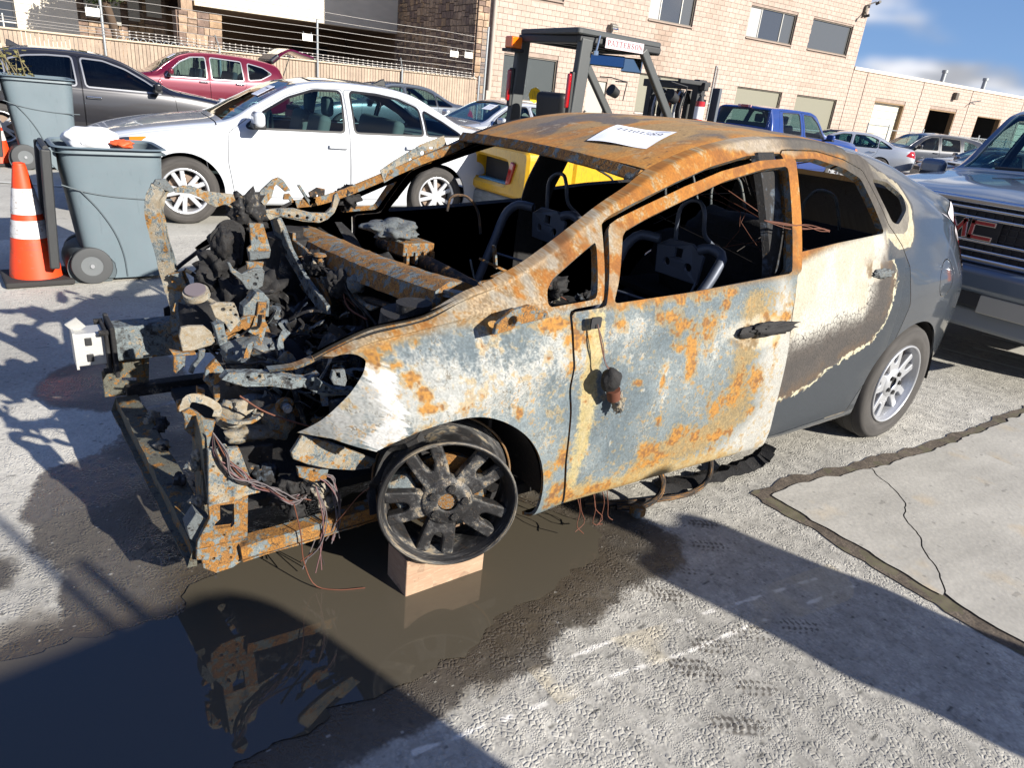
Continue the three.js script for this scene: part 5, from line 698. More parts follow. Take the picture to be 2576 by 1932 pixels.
{
  const X0 = .5, X1 = 4.46, seamV = SEAM / NV;
  const full = gridSoup(230, 132, (u, v) => HB.pt(X0 + u * (X1 - X0), v * NV), false);
  const C = (pts, k = 5) => polySDF(smoothClosed(pts, k)), Rp = (pts, r) => polySDF(roundPoly(pts, r));
  // outlines in side view
  const fdoor = Rp([[1.412, .216], [1.383, .402], [1.370, .56], [1.366, .706], [1.355, .842], [1.346, .912], [1.482, .921], [1.508, .996], [1.558, 1.147], [1.60, 1.168], [1.722, 1.212], [1.904, 1.276], [2.083, 1.328], [2.297, 1.371], [2.50, 1.388], [2.452, .99], [2.425, .98], [2.41, .82], [2.43, .563], [2.458, .323], [2.456, .232]], .012);
  const fwin = Rp([[1.512, .928], [1.548, .994], [1.606, 1.131], [1.729, 1.179], [1.913, 1.242], [2.091, 1.297], [2.306, 1.343], [2.446, 1.358], [2.395, .985], [1.86, .945]], .016);
  const qtr = Rp([[1.507, 1.104], [1.452, .945], [1.262, .932], [1.268, .974], [1.304, 1.006]], .018);
  const rdoor = Rp([[2.50, .235], [2.50, 1.405], [2.552, 1.409], [2.748, 1.412], [2.958, 1.386], [3.10, 1.348], [3.212, 1.13], [3.33, 1.035], [3.398, .949], [3.455, .76], [3.412, .571], [3.315, .436], [3.235, .333], [3.19, .24]], .012);
  const rwin = Rp([[2.53, 1.378], [2.727, 1.386], [2.939, 1.355], [3.06, 1.317], [3.165, 1.10], [2.782, 1.072], [2.49, 1.04]], .018);
  const qwin = Rp([[3.165, 1.318], [3.315, 1.303], [3.432, 1.248], [3.42, 1.193], [3.306, 1.131], [3.251, 1.142], [3.198, 1.233]], .02);
  const archF = (x, y) => Math.hypot(x - .945, y - .29) - .352, archR = (x, y) => Math.hypot(x - 3.63, y - .29) - .372;
  const notch = Rp([[.30, .80], [.527, .777], [.62, .806], [.70, .816], [.724, .803], [.712, .773], [.675, .722], [.635, .675], [.598, .628], [.556, .578], [.30, .40]], .006);
  const lowcut = Rp([[.3, .578], [.556, .578], [.62, .588], [.735, .556], [.80, .30], [.80, .1], [.3, .1]], .004);
  // sides
  const sides = [[full, true], [mirrorZ(full), false]];
  for (const [F, left] of sides) {
    const uv = (x, y) => sideUV(x, y), matOut = left ? sideMat : B.brown;
    const put = (name, soup, mat, thick, inner = B.soot, rimMat = left ? B.rusty : B.brown) => {
      const g = sub(name, hatch); part('outer_skin', left ? soupGeo(soup, uv) : boxUV(soupGeo(soup), 2), mat, g); if (inner) part('inner_skin', boxUV(soupGeo(offset(soup, -thick, true)), 2), inner, g); part('edge_flange', rim(soup, -thick), rimMat, g); return g; };
    let s = split(F, (x, y, z, a, b) => b - seamV)[0];
    s = split(s, (x, y) => archF(x, y))[1]; s = split(s, (x, y) => archR(x, y))[1];
    s = split(s, (x, y, z, a, b) => Math.max(notch(x, y), b - .79))[1]; s = split(s, (x, y) => lowcut(x, y))[1];
    s = split(s, (x, y) => x > 1.2 && x < 1.56 ? qtr(x, y) : 1)[1]; s = split(s, (x, y) => qwin(x, y))[1];
    const gap = .005; let fd, rd, rest;
    [fd, rest] = split(s, (x, y) => fdoor(x, y)); rest = split(rest, (x, y) => fdoor(x, y) - gap * 2)[1]; [rd, rest] = split(rest, (x, y) => rdoor(x, y)); rest = split(rest, (x, y) => rdoor(x, y) - gap)[1];
    rd = split(rd, (x, y) => 2.47 - x)[0]; fd = split(fd, (x, y) => fwin(x, y))[1]; rd = split(rd, (x, y) => rwin(x, y))[1];
    // fender | pillars and rail | quarter | bumper
    const fl = (x, y) => Math.max(x - 1.41, y - (x < 1.05 ? 2 : mix(.955, .912, clamp((x - 1.05) / .3)) + (x > 1.02 && x < 1.1 ? .03 * (1.1 - x) / .05 : 0)));
    let fen, frame, quar, bump; [fen, rest] = split(rest, (x, y) => x > 1.41 ? x - 1.41 : x < 1.02 ? x - 1.5 : y - mix(.985, .912, sst(1.02, 1.32, x))); [quar, frame] = split(rest, (x, y) => Math.max(3.02 - x, -1)); [bump, quar] = split(quar, (x, y) => Math.max(3.62 - x, y - (x < 4.0 ? .713 : .713 - .03 * (x - 4)), 3.62 - x)); bump = split(bump, (x, y) => 3.78 - x)[0].length ? bump : bump;
    const lamp = polySDF([[4.0, 1.215], [4.03, 1.05], [4.09, .93], [4.30, .78], [4.42, .80], [4.46, .9], [4.2, 1.2]]); let tail; [tail, quar] = split(quar, (x, y) => lamp(x, y));
    let cap; [cap, quar] = split(quar, (x, y) => left ? Math.hypot((x - 3.80) / .9, y - .868) - .088 : 1); quar = split(quar, (x, y) => left ? Math.hypot((x - 3.80) / .9, y - .868) - .093 : 1)[1];
    const rockers = split(frame, (x, y) => Math.max(y - .42, 1.35 - x)); frame = rockers[1];
    put('front_fender', fen, matOut, .012);
    const dg = put('front_door', fd, matOut, .03, left ? B.dark : B.char); if (left) { const a = -.052, cx = 1.385, cz = .84; dg.position.set(cx - cx * Math.cos(a) - cz * Math.sin(a), 0, cz + cx * Math.sin(a) - cz * Math.cos(a)); dg.rotation.y = a; dg.userData.label = 'blistered front door hanging slightly open'; HB.doorGroup = dg; }
    const rg = put('rear_door', rd, left ? sideMat : B.soot, .03); HB[left ? 'rearDoor' : 'rearDoorR'] = rg;
    if (left) put('pillar_and_roof_rail', frame, matOut, .035, B.brown, B.rusty); else { const [fr, bk] = split(frame, x => x - 1.78); put('windscreen_pillar', fr, B.rust, .035, B.rust, B.rust); put('pillar_and_roof_rail', bk, B.brown, .035, B.soot, B.brown); }
    let scorch = []; if (left) [scorch, quar] = split(quar, (x, y) => qPeelLine(x, y)); const qp = put('quarter_panel', quar, left ? sidePaint : greyPaint, .012, B.soot, left ? B.white : greyPaint); if (left) put('scorched_quarter', scorch, sideMat, .02, B.soot, B.white);
    put('rear_bumper', bump, greyPaint, .008, underCoat, greyPaint);
    put('rocker_panel', rockers[0], left ? greyPaint : B.brown, .02, B.soot, greyPaint);
    if (tail.length) { const tg = sub('tail_light', hatch); part('lens', soupGeo(offset(tail, .004)), left ? phy({ color: S(206, 200, 204), roughness: .08, clearcoat: 1 }) : B.soot, tg); if (left) part('red_reflector', soupGeo(split(offset(tail, .006), (x, y) => Math.max(.86 - y, y - 1.02))[0]), redLens, tg); }
    if (left && cap.length) { part('fuel_flap', soupGeo(cap, uv), sidePaint, qp); part('flap_crumple', lump(.034, 4, { sx: .8, sy: 1.6, sz: .35, amp: .5 }).translate(3.80, .868, .812), chrome, qp); }
  }
  // roof skin, hatch lid and tail panel
  let top = [...split(full, (x, y, z, a, b) => seamV - b)[0]]; top = [...top, ...mirrorZ(top)];
  let head = split(top, (x, y, z) => 1.812 + .035 * z - x)[0]; let lid; [lid, head] = split(head, x => 3.16 - x); lid = split(lid, x => 3.166 - x)[0]; lid = split(lid, (x, y, z) => Math.max(3.25 - x, x - 3.97, Math.abs(z) - .47))[1];
  const ruv = (x, y, z) => [(x - ROOF.x0) / ROOF.w, (z - ROOF.z0) / ROOF.h];
  const rg = sub('roof_panel', hatch); part('outer_skin', soupGeo(head, ruv), roofMat, rg); part('inner_skin', boxUV(soupGeo(offset(head, -.02, true)), 2), B.soot, rg); part('edge_flange', rim(head, -.02), B.rust, rg);
  part('hatch_lid', merge([soupGeo(lid, ruv), rim(lid, -.03)]), roofMat, hatch);
  const tailProf = []; for (let i = 0; i <= 40; i++) { const p = HB.pt(4.46, i / 40 * NV); tailProf.push([p[2], p[1]]); } for (let i = 39; i >= 0; i--) tailProf.push([-tailProf[i][0], tailProf[i][1]]);
  part('tail_panel', plate('x', 4.455, tailProf, .01), greyPaint, hatch);
  // windscreen header: folded flange under the roof edge
  const hd = [[1.80, 1.318, -.56], [1.81, 1.326, -.3], [1.815, 1.329, 0], [1.825, 1.322, .3], [1.84, 1.306, .56]];
  part('windscreen_header', boxUV(sweep([[-.03, -.035], [-.028, -.004], [.03, .004], [.055, -.03], [.05, -.036], [.02, -.006], [-.02, -.012]], framesOf(subdiv(hd, 6)), { closed: true, jitter: .002 }), 2), B.rust, hatch);
}
const PLATES = [
['crush_box_plate','olive','z',-0.560,0.010,[[0.259,0.524],[0.354,0.513],[0.374,0.415],[0.358,0.239],[0.202,0.252],[0.203,0.356],[0.246,0.370]],[[[0.267,0.326],[0.324,0.317],[0.322,0.296],[0.264,0.305]],circlePts(0.331,0.451,0.0080,8),circlePts(0.274,0.261,0.0046,8),circlePts(0.299,0.476,0.0051,8)]],
['strut_cap','grey','z',-0.500,0.012,[[0.437,1.083],[0.447,1.098],[0.480,1.100],[0.507,1.063],[0.504,1.055],[0.455,1.042],[0.435,1.057]],[circlePts(0.455,1.085,0.0040,8)]],
['upper_tie_bar','ash','z',-0.500,0.012,[[0.507,1.066],[0.539,1.077],[0.568,1.076],[0.610,1.058],[0.654,1.052],[0.715,1.046],[0.735,0.977],[0.682,1.009],[0.651,0.997],[0.622,1.009],[0.594,1.034],[0.560,1.049],[0.509,1.052]],[]],
['rear_tie_bar','ash','z',-0.560,0.014,[[0.833,0.971],[0.889,0.978],[0.968,0.981],[1.041,0.962],[1.109,0.958],[1.137,0.983],[1.148,1.034],[1.160,1.045],[1.172,1.016],[1.148,0.961],[1.117,0.932],[1.079,0.918],[1.003,0.927],[0.913,0.946],[0.838,0.922]],[circlePts(0.949,0.951,0.0054,8),circlePts(0.982,0.949,0.0073,8),circlePts(1.024,0.941,0.0067,8),circlePts(1.052,0.931,0.0042,8),circlePts(1.088,0.931,0.0069,8)]],
['folded_hood_hinge','ash','z',-0.780,0.010,[[0.863,0.960],[0.910,1.019],[0.956,1.063],[0.982,1.074],[0.989,1.060],[0.966,1.034],[0.953,0.989],[0.930,0.960],[0.891,0.934],[0.877,0.938]],[]],
['folded_hood_hinge','rusty','z',-0.820,0.010,[[0.995,1.068],[1.014,1.058],[1.044,1.013],[1.020,1.007],[1.001,1.024],[0.983,1.039]],[]],
['bent_bracket','steel','z',-0.700,0.008,[[1.037,1.052],[1.050,1.054],[1.109,0.966],[1.099,0.956]],[]],
['bent_bracket','rusty','z',-0.740,0.010,[[0.993,1.007],[1.016,1.011],[1.042,0.970],[1.030,0.961],[1.012,0.985],[0.989,0.985]],[]],
['bent_bracket','brown','z',-0.720,0.008,[[1.094,1.018],[1.133,1.041],[1.169,1.034],[1.165,0.989],[1.141,0.962],[1.113,0.970],[1.101,1.000]],[circlePts(1.133,1.005,0.0056,8)]],
['center_stay','rusty','z',-0.200,0.012,[[0.687,0.994],[0.735,0.992],[0.758,0.895],[0.749,0.866],[0.681,0.857],[0.676,0.904],[0.690,0.916]],[]],
['center_stay_joint','grey','z',-0.185,0.014,[[0.678,0.895],[0.750,0.895],[0.746,0.873],[0.680,0.864]],[]],
['center_stay_lower','rusty','z',-0.190,0.012,[[0.666,0.860],[0.727,0.857],[0.720,0.835],[0.689,0.830],[0.668,0.828]],[]],
['latch_bracket','grey','z',-0.140,0.012,[[0.588,0.873],[0.596,0.873],[0.604,0.854],[0.632,0.831],[0.675,0.847],[0.705,0.848],[0.714,0.835],[0.706,0.781],[0.677,0.764],[0.650,0.773],[0.631,0.806],[0.597,0.839]],[circlePts(0.683,0.824,0.0040,8),circlePts(0.688,0.810,0.0040,8),circlePts(0.679,0.789,0.0073,8)]],
['box_bracket','steel','z',-0.100,0.050,[[0.619,0.726],[0.640,0.743],[0.666,0.776],[0.690,0.774],[0.710,0.747],[0.705,0.683],[0.617,0.691]],[]],
['gusset','rust','z',-0.070,0.012,[[0.609,0.695],[0.635,0.699],[0.659,0.693],[0.667,0.743],[0.697,0.741],[0.689,0.677],[0.706,0.626],[0.687,0.612],[0.668,0.601],[0.638,0.630],[0.607,0.653],[0.552,0.615],[0.547,0.644],[0.581,0.672]],[]],
['perforated_bracket','white','z',0.000,0.014,[[0.490,0.770],[0.507,0.778],[0.567,0.770],[0.579,0.732],[0.583,0.704],[0.547,0.670],[0.535,0.700],[0.503,0.727]],[circlePts(0.530,0.750,0.0072,8),circlePts(0.566,0.758,0.0040,8),circlePts(0.554,0.746,0.0040,8),circlePts(0.570,0.727,0.0057,8),circlePts(0.555,0.702,0.0040,8)]],
['lamp_mount_plate','white','z',0.150,0.012,[[0.369,0.751],[0.392,0.754],[0.434,0.751],[0.455,0.728],[0.464,0.695],[0.453,0.684],[0.403,0.673],[0.368,0.675],[0.362,0.724]],[]],
['lamp_mount_lip','rust','z',0.160,0.020,[[0.330,0.687],[0.364,0.675],[0.401,0.673],[0.403,0.665],[0.365,0.667],[0.340,0.662]],[]],
['small_box_bracket','steel','z',0.120,0.035,[[0.467,0.745],[0.485,0.751],[0.496,0.750],[0.504,0.685],[0.478,0.677]],[]],
['side_lamp_bracket','rusty','z',0.460,0.012,[[0.355,0.704],[0.364,0.738],[0.390,0.763],[0.398,0.751],[0.411,0.726],[0.404,0.701],[0.390,0.690],[0.369,0.683]],[circlePts(0.378,0.716,0.0086,8),circlePts(0.389,0.754,0.0040,8)]],
['headlamp_carrier','steel','z',0.560,0.030,[[0.377,0.745],[0.395,0.762],[0.462,0.752],[0.531,0.734],[0.575,0.719],[0.610,0.711],[0.645,0.719],[0.635,0.707],[0.655,0.690],[0.695,0.662],[0.752,0.655],[0.722,0.640],[0.655,0.646],[0.629,0.665],[0.594,0.689],[0.562,0.687],[0.507,0.704],[0.437,0.715],[0.398,0.734]],[circlePts(0.444,0.741,0.0046,8),circlePts(0.475,0.739,0.0051,8),circlePts(0.504,0.738,0.0047,8),circlePts(0.556,0.717,0.0044,8),circlePts(0.666,0.669,0.0053,8)]],
['lamp_clip','grey','z',0.670,0.010,[[0.642,0.769],[0.677,0.767],[0.682,0.735],[0.675,0.720],[0.642,0.731],[0.635,0.748]],[[[0.648,0.765],[0.664,0.764],[0.665,0.746],[0.650,0.745]]]],
['bracket_tab','rust','z',0.380,0.014,[[0.354,0.651],[0.374,0.639],[0.370,0.610],[0.351,0.619]],[]],
['bracket_tab','ash','z',0.400,0.014,[[0.394,0.655],[0.409,0.655],[0.408,0.617],[0.395,0.597],[0.393,0.625]],[]],
['bracket_tab','rusty','z',0.300,0.012,[[0.314,0.722],[0.346,0.718],[0.342,0.686],[0.317,0.666],[0.310,0.675]],[]],
['bracket_tab','grey','z',0.340,0.012,[[0.374,0.747],[0.391,0.748],[0.387,0.727],[0.361,0.693],[0.355,0.675],[0.344,0.680],[0.352,0.700],[0.370,0.721]],[]],
['bracket_tab','rust','z',0.360,0.012,[[0.302,0.605],[0.334,0.608],[0.328,0.589],[0.301,0.570]],[]],
['support_plate','rusty','z',0.420,0.014,[[0.300,0.604],[0.319,0.612],[0.341,0.594],[0.360,0.568],[0.387,0.555],[0.371,0.493],[0.363,0.469],[0.323,0.515],[0.305,0.541],[0.305,0.582]],[circlePts(0.338,0.569,0.0040,8),circlePts(0.309,0.583,0.0040,8)]],
['side_support_upper','ash','z',0.550,0.014,[[0.333,0.539],[0.415,0.524],[0.421,0.503],[0.444,0.411],[0.472,0.383],[0.467,0.365],[0.432,0.368],[0.429,0.348],[0.323,0.357],[0.327,0.421]],[circlePts(0.379,0.534,0.0040,8),circlePts(0.378,0.430,0.0040,8),circlePts(0.409,0.474,0.0040,8),circlePts(0.343,0.483,0.0040,8),circlePts(0.405,0.417,0.0040,8)]],
['side_support_lower','rust','z',0.553,0.014,[[0.323,0.363],[0.406,0.360],[0.431,0.370],[0.423,0.230],[0.406,0.211],[0.284,0.228],[0.287,0.252],[0.322,0.322]],[[[0.351,0.359],[0.392,0.356],[0.390,0.284],[0.381,0.274],[0.336,0.281],[0.332,0.302],[0.348,0.314]],circlePts(0.358,0.251,0.0040,8)]],
['side_support_foot','rust','z',0.558,0.014,[[0.282,0.232],[0.404,0.214],[0.399,0.146],[0.375,0.137],[0.326,0.137],[0.293,0.166],[0.292,0.193],[0.278,0.198]],[circlePts(0.371,0.202,0.0044,8),circlePts(0.324,0.186,0.0050,8),circlePts(0.372,0.169,0.0041,8)]],
['inner_support','dark','z',0.440,0.010,[[0.443,0.459],[0.542,0.454],[0.534,0.328],[0.478,0.343]],[circlePts(0.503,0.416,0.0046,8),circlePts(0.502,0.394,0.0040,8),circlePts(0.471,0.408,0.0040,8)]],
['crossmember_end','grey','z',0.500,0.050,[[0.268,0.285],[0.295,0.328],[0.331,0.296],[0.320,0.252],[0.297,0.215],[0.273,0.245]],[]],
['apron_extension','ash','z',0.630,0.012,[[0.566,0.569],[0.593,0.557],[0.664,0.518],[0.797,0.434],[0.776,0.410],[0.722,0.417],[0.641,0.443],[0.581,0.473],[0.539,0.502],[0.534,0.523]],[circlePts(0.672,0.488,0.0041,8)]],
['bolt_bracket','rusty','z',0.580,0.014,[[0.566,0.442],[0.661,0.418],[0.655,0.381],[0.615,0.379],[0.570,0.410]],[circlePts(0.615,0.420,0.0040,8)]],
['tray_strip','steel','x',0.900,0.012,[[-0.622,0.923],[-0.511,0.952],[-0.461,0.920],[-0.374,0.856],[-0.243,0.781],[-0.100,0.748],[0.009,0.734],[0.017,0.704],[-0.075,0.681],[-0.190,0.716],[-0.321,0.764],[-0.480,0.814],[-0.552,0.851]],[circlePts(-0.438,0.820,0.0150,8),circlePts(-0.349,0.794,0.0124,8),circlePts(-0.272,0.771,0.0159,8),circlePts(-0.114,0.717,0.0183,8)]],
['tray_plate','rusty','x',0.930,0.010,[[-0.585,0.883],[-0.437,0.904],[-0.429,0.877],[-0.322,0.866],[-0.266,0.859],[-0.402,0.816],[-0.504,0.818],[-0.588,0.843]],[]],
['tray_plate','rust','x',0.940,0.010,[[-0.354,0.753],[-0.222,0.774],[-0.133,0.753],[-0.090,0.721],[-0.082,0.703],[-0.178,0.713]],[]],
['foil_strip','white','x',0.890,0.010,[[-0.579,0.932],[-0.491,0.949],[-0.452,0.922],[-0.465,0.892],[-0.561,0.889]],[]],
['pale_strap','ash','x',1.000,0.012,[[-0.123,0.768],[-0.062,0.785],[0.002,0.763],[0.079,0.755],[0.180,0.769],[0.146,0.746],[0.034,0.729],[-0.053,0.734]],[]],
['wiper_rail','brown','x',1.020,0.020,[[-0.027,0.756],[0.094,0.778],[0.306,0.811],[0.307,0.799],[0.095,0.758],[-0.027,0.746]],[]],
['cowl_clip','grey','x',1.130,0.012,[[0.267,0.872],[0.469,0.906],[0.439,0.874],[0.401,0.857],[0.277,0.840]],[]]];
// ---------------------------------------------------------------- bared front structure: bent brackets, rails, melted parts
{
  PLATES.forEach(([name, mat, plane, c, t, pts, holes], i) => part(name, plate(plane, c, pts, t, { holes, bevel: .0018, crumple: .016, seed: i + 2 }), B[mat], hatch));
  const R = rng(41), rv = k => (R() - .5) * 2 * k;
  const swp = (path, w, h, mat, name, up = [0, 1, 0], jit = .004, fl = .012) => part(name, boxUV(sweep(channelProfile(w, h, .004, fl), framesOf(subdiv(path, 5), up), { closed: true, jitter: jit, seed: Math.round(path[0][0] * 97 + path[0][2] * 31) }), 2.2), mat, hatch);
  // far side: longitudinal rail with crush can, near side rail under the fender
  part('side_rail', boxUV(merge([bx(.86, .135, .10, .67, .50, -.50, .012)]), 2), B.steel, hatch); part('rail_flange', boxUV(merge([bx(.016, .20, .19, .242, .485, -.50, .006), bx(.012, .17, .16, .222, .485, -.50, .005)]), 2), B.dark, hatch);
  for (const [y, z] of [[.56, -.43], [.56, -.57], [.41, -.43], [.41, -.57]]) part('flange_bolt', cyl(.011, .011, .03, 6, .215, y, z, [0, 0, Math.PI / 2]), B.dark, hatch);
  part('crush_can', boxUV(merge([bx(.10, .125, .10, .17, .493, -.50, .006), bx(.008, .14, .115, .122, .493, -.50), bx(.045, .05, .006, .135, .575, -.50, 0, [.3, 0, .6])]), 2), std({ color: S(170, 170, 168), roughness: .5, metalness: .3, bumpMap: B.ash.bumpMap, bumpScale: .002 }), hatch);
  for (const [x, y] of [[.165, .525], [.165, .462]]) part('crush_slot', bx(.022, .03, .006, x, y, -.448, .003), plasticDark, hatch);
  part('side_rail', boxUV(bx(.5, .12, .09, .98, .50, .46, .012), 2), B.dark, hatch);
  for (const z of [-.56, .56]) part('strut_tower', boxUV(merge([cyl(.10, .16, .42, 20, .95, .66, z * .98), cyl(.055, .055, .03, 14, .95, .885, z * .98)]), 2), B.dark, hatch);
  swp([[.46, 1.07, -.5], [.435, 1.0, -.5], [.448, .87, -.5], [.47, .74, -.51], [.485, .62, -.5], [.49, .50, -.5]], .046, .034, B.ash, 'lamp_upright', [-.45, 0, .9], .006, .008);
  swp([[.485, .76, -.47], [.50, .66, -.46], [.47, .56, -.44], [.49, .45, -.43]], .05, .02, B.rusty, 'lamp_upright_foot', [-.4, 0, .9], .006, .006);
  // lower cross member and lower rails
  part('lower_cross_member', boxUV(sweep(channelProfile(.075, .055, .005, .02), framesOf(subdiv([[.315, .165, .54], [.30, .185, .2], [.285, .20, -.15], [.27, .215, -.50]], 6)), { closed: true, jitter: .005 }), 2), B.olive, hatch);
  part('lower_side_rail', boxUV(sweep(channelProfile(.055, .045, .004, .008), framesOf(subdiv([[.40, .165, .552], [.58, .172, .555], [.75, .180, .558], [.98, .19, .56]], 5)), { closed: true, jitter: .003 }), 2), B.rust, hatch); part('lower_side_rail', boxUV(bx(.75, .045, .06, .65, .27, -.55, .006), 2), B.dark, hatch);
  part('crossmember_flange', boxUV(plate('x', .335, [[.37, .20], [.53, .20], [.545, .40], [.53, .56], [.46, .60], [.39, .50]], .01, { holes: [circlePts(.50, .36, .035, 12, .09)], bevel: .0015, crumple: .012 }), 2), B.olive, hatch);
  // firewall, cowl, inner aprons
  part('firewall', boxUV(plate('x', 1.14, [[-.74, .28], [.74, .28], [.74, .86], [.4, .90], [-.4, .85], [-.74, .86]], .012, { crumple: .02 }), 2), B.soot, hatch);
  part('cowl_panel', boxUV(sweep([[-.10, -.045], [-.085, .0], [-.03, .026], [.035, .03], [.085, .008], [.10, -.05], [.09, -.055], [.075, -.005], [.03, .018], [-.03, .014], [-.078, -.012], [-.092, -.05]], framesOf(subdiv([[1.06, .85, -.70], [1.08, .858, -.37], [1.085, .872, -.05], [1.10, .892, .25], [1.12, .915, .52]], 8)), { closed: true, jitter: .004 }), 2), B.rust, hatch);
  part('cowl_lip', boxUV(sweep(channelProfile(.03, .018, .003, .004), framesOf(subdiv([[1.02, .82, -.6], [1.04, .833, -.2], [1.05, .862, .1], [1.06, .890, .36], [1.09, .915, .60]], 6)), { closed: true, jitter: .003 }), 2), B.steel, hatch);
  for (const s of [-1, 1]) part('wheel_house', boxUV(soupGeo(gridSoup(16, 8, (a, b) => { const t = mix(1.15, Math.PI, a); return [.945 - Math.cos(t) * .36, .28 + Math.sin(t) * .36, s * (.50 + b * .33)]; }, s > 0)), 2), B.soot, hatch);
  part('inner_apron', boxUV(plate('z', -.60, [[.45, .40], [1.1, .40], [1.1, .84], [.9, .80], [.62, .66], [.45, .58]], .01, { crumple: .02, holes: [circlePts(.8, .6, .05)] }), 2), B.dark, hatch);
  part('fender_liner', boxUV(plate('z', .50, [[.80, .42], [1.1, .40], [1.1, .86], [.95, .84], [.84, .70]], .01, { crumple: .02 }), 2), B.soot, hatch);
  part('floor_pan', boxUV(bx(3.1, .04, 1.45, 2.65, .24, 0), 2), B.soot, hatch); part('engine_undertray', boxUV(bx(.7, .03, .95, .78, .26, -.02), 2), B.soot, hatch); part('boot_wall', boxUV(plate('x', 3.95, [[-.7, .3], [.7, .3], [.66, .98], [-.66, .98]], .02, { crumple: .03 }), 2), B.soot, hatch);
  part('rear_floor', boxUV(bx(1.05, .03, 1.3, 3.5, .52, 0), 2), B.soot, hatch); for (const s of [-1, 1]) part('rear_wheel_house', boxUV(soupGeo(gridSoup(16, 8, (a, b) => { const t = a * Math.PI; return [3.63 - Math.cos(t) * .385, .28 + Math.sin(t) * .385, s * (.52 + b * .32)]; }, s > 0)), 2), B.soot, hatch);
  // horn disc on its arm
  const hd = cyl(.042, .044, .018, 28, 0, 0, 0); hd.rotateX(.35); hd.rotateZ(.25); hd.translate(.472, .782, -.10); part('horn_disc', boxUV(merge([hd, bar([.50, .765, -.10], [.535, .745, -.06], .02, .005)]), 3), B.white, hatch); const hc = cyl(.034, .034, .006, 24); hc.rotateX(.35); hc.rotateZ(.25); hc.translate(.469, .795, -.098); part('horn_face', boxUV(hc, 3), std({ color: S(96, 88, 92), roughness: .8 }), hatch);
  // molten engine, transaxle castings, charred plastics: irregular lumps
  const L = (name, p, r, mat, o = {}) => part(name, lump(r, R() * 40, o).translate(...p), B[mat], hatch);
  L('engine_block', [.66, .50, .0], .17, 'soot', { sx: 1.0, sy: .75, sz: 1.3, amp: .3, det: 5 }); L('melted_cover', [.60, .605, .06], .085, 'grey', { sx: 1.2, sy: .62, amp: .3, det: 5 }); L('melted_cover', [.655, .585, .08], .07, 'dark', { sx: 1.1, sy: .7, amp: .45, det: 5 }); L('inverter_case', [.93, .60, .12], .10, 'blue', { sx: .9, sy: .8, sz: .9, amp: .16 }); L('inverter_case', [.84, .60, .22], .09, 'dark', { amp: .4 });
  L('transaxle_casting', [.56, .47, .26], .085, 'grey', { sx: 1.1, sy: .8, sz: .7, amp: .35, det: 5 }); L('transaxle_casting', [.48, .50, .29], .05, 'white', { amp: .5, sx: 1.2 }); L('transaxle_casting', [.50, .45, .34], .045, 'white', { amp: .5, sx: 1.5, sy: .6 }); L('transaxle_casting', [.60, .46, .33], .05, 'ash', { amp: .5, sy: 1.2 });
  part('pulley', boxUV(merge([new THREE.TorusGeometry(.022, .008, 8, 20, 4.4).translate(.602, .546, .385), ]), 3), B.rust, hatch); part('pulley_bolt', merge([cyl(.014, .014, .03, 16, .604, .546, .395, [Math.PI / 2, 0, 0]), cyl(.009, .009, .042, 6, .604, .546, .40, [Math.PI / 2, 0, 0])]), alloyDull, hatch);
  part('oil_pan_lip', boxUV(sweep([[-.012, 0], [.012, .004], [.012, .014], [-.012, .01]], framesOf(subdiv([[.40, .55, .37], [.44, .525, .40], [.49, .515, .40], [.53, .525, .38]], 4)), { closed: true, jitter: .002 }), 3), B.ash, hatch);
  part('bent_ribbon', boxUV(sweep([[-.012, 0], [.012, .002], [.012, .006], [-.012, .004]], framesOf(subdiv([[.305, .60, .42], [.322, .635, .42], [.36, .625, .42], [.395, .595, .42], [.392, .568, .42]], 5), [0, .3, 1]), { closed: true, jitter: .002 }), 3), B.white, hatch);
  L('melted_duct', [.625, .90, -.33], .05, 'soot', { sx: .8, sy: 1.2, amp: .6, freq: 3, det: 5 }); L('melted_duct', [.60, .78, -.34], .07, 'soot', { amp: .8, freq: 4, det: 5, sy: 1.2 }); L('melted_duct', [.64, .66, -.30], .10, 'soot', { amp: .8, freq: 4, det: 5 }); L('melted_duct', [.76, .70, -.34], .08, 'soot', { amp: .8, freq: 4, det: 5 }); L('melted_duct', [.86, .56, -.25], .11, 'blue', { amp: .8, freq: 4, det: 5 }); L('melted_duct', [.80, .46, -.15], .14, 'soot', { amp: .7, freq: 4, det: 5 }); L('melted_duct', [.52, .62, -.22], .09, 'soot', { amp: .5 }); L('charred_foam', [.765, .985, -.5], .06, 'dark', { sy: 1.2, amp: .7, freq: 5, det: 5 }); L('charred_foam', [.79, .95, -.5], .045, 'dark', { amp: .7, freq: 5, det: 5 });
  for (const [x, y] of [[.63, .95], [.655, .97]]) part('torn_plastic', plate('z', -.33 + rv(.02), smoothClosed([[x - .05, y - .04], [x - .03, y], [x + .01, y + .01], [x + .05, y - .02], [x + .045, y - .09], [x + .03, y - .16], [x - .0, y - .12]], 3), .006, { crumple: .03 }), B.soot, hatch);
  part('torn_plastic', tube([[.492, .80, -.35], [.518, .781, -.35], [.545, .754, -.35], [.59, .745, -.34]], .008, 6), B.soot, hatch); part('heater_hose', tube([[.552, .85, -.33], [.565, .865, -.33], [.585, .85, -.32], [.60, .80, -.3]], .014, 8), B.soot, hatch);
  // rusted mushroom studs and ash caked loom on the tray
  for (const p of [[.95, .812, -.448], [.95, .866, -.214]]) part('stud', boxUV(merge([cyl(.022, .026, .008, 18, p[0], p[1], p[2]), cyl(.008, .010, .04, 10, p[0], p[1] - .022, p[2])]), 3), B.rust, hatch);
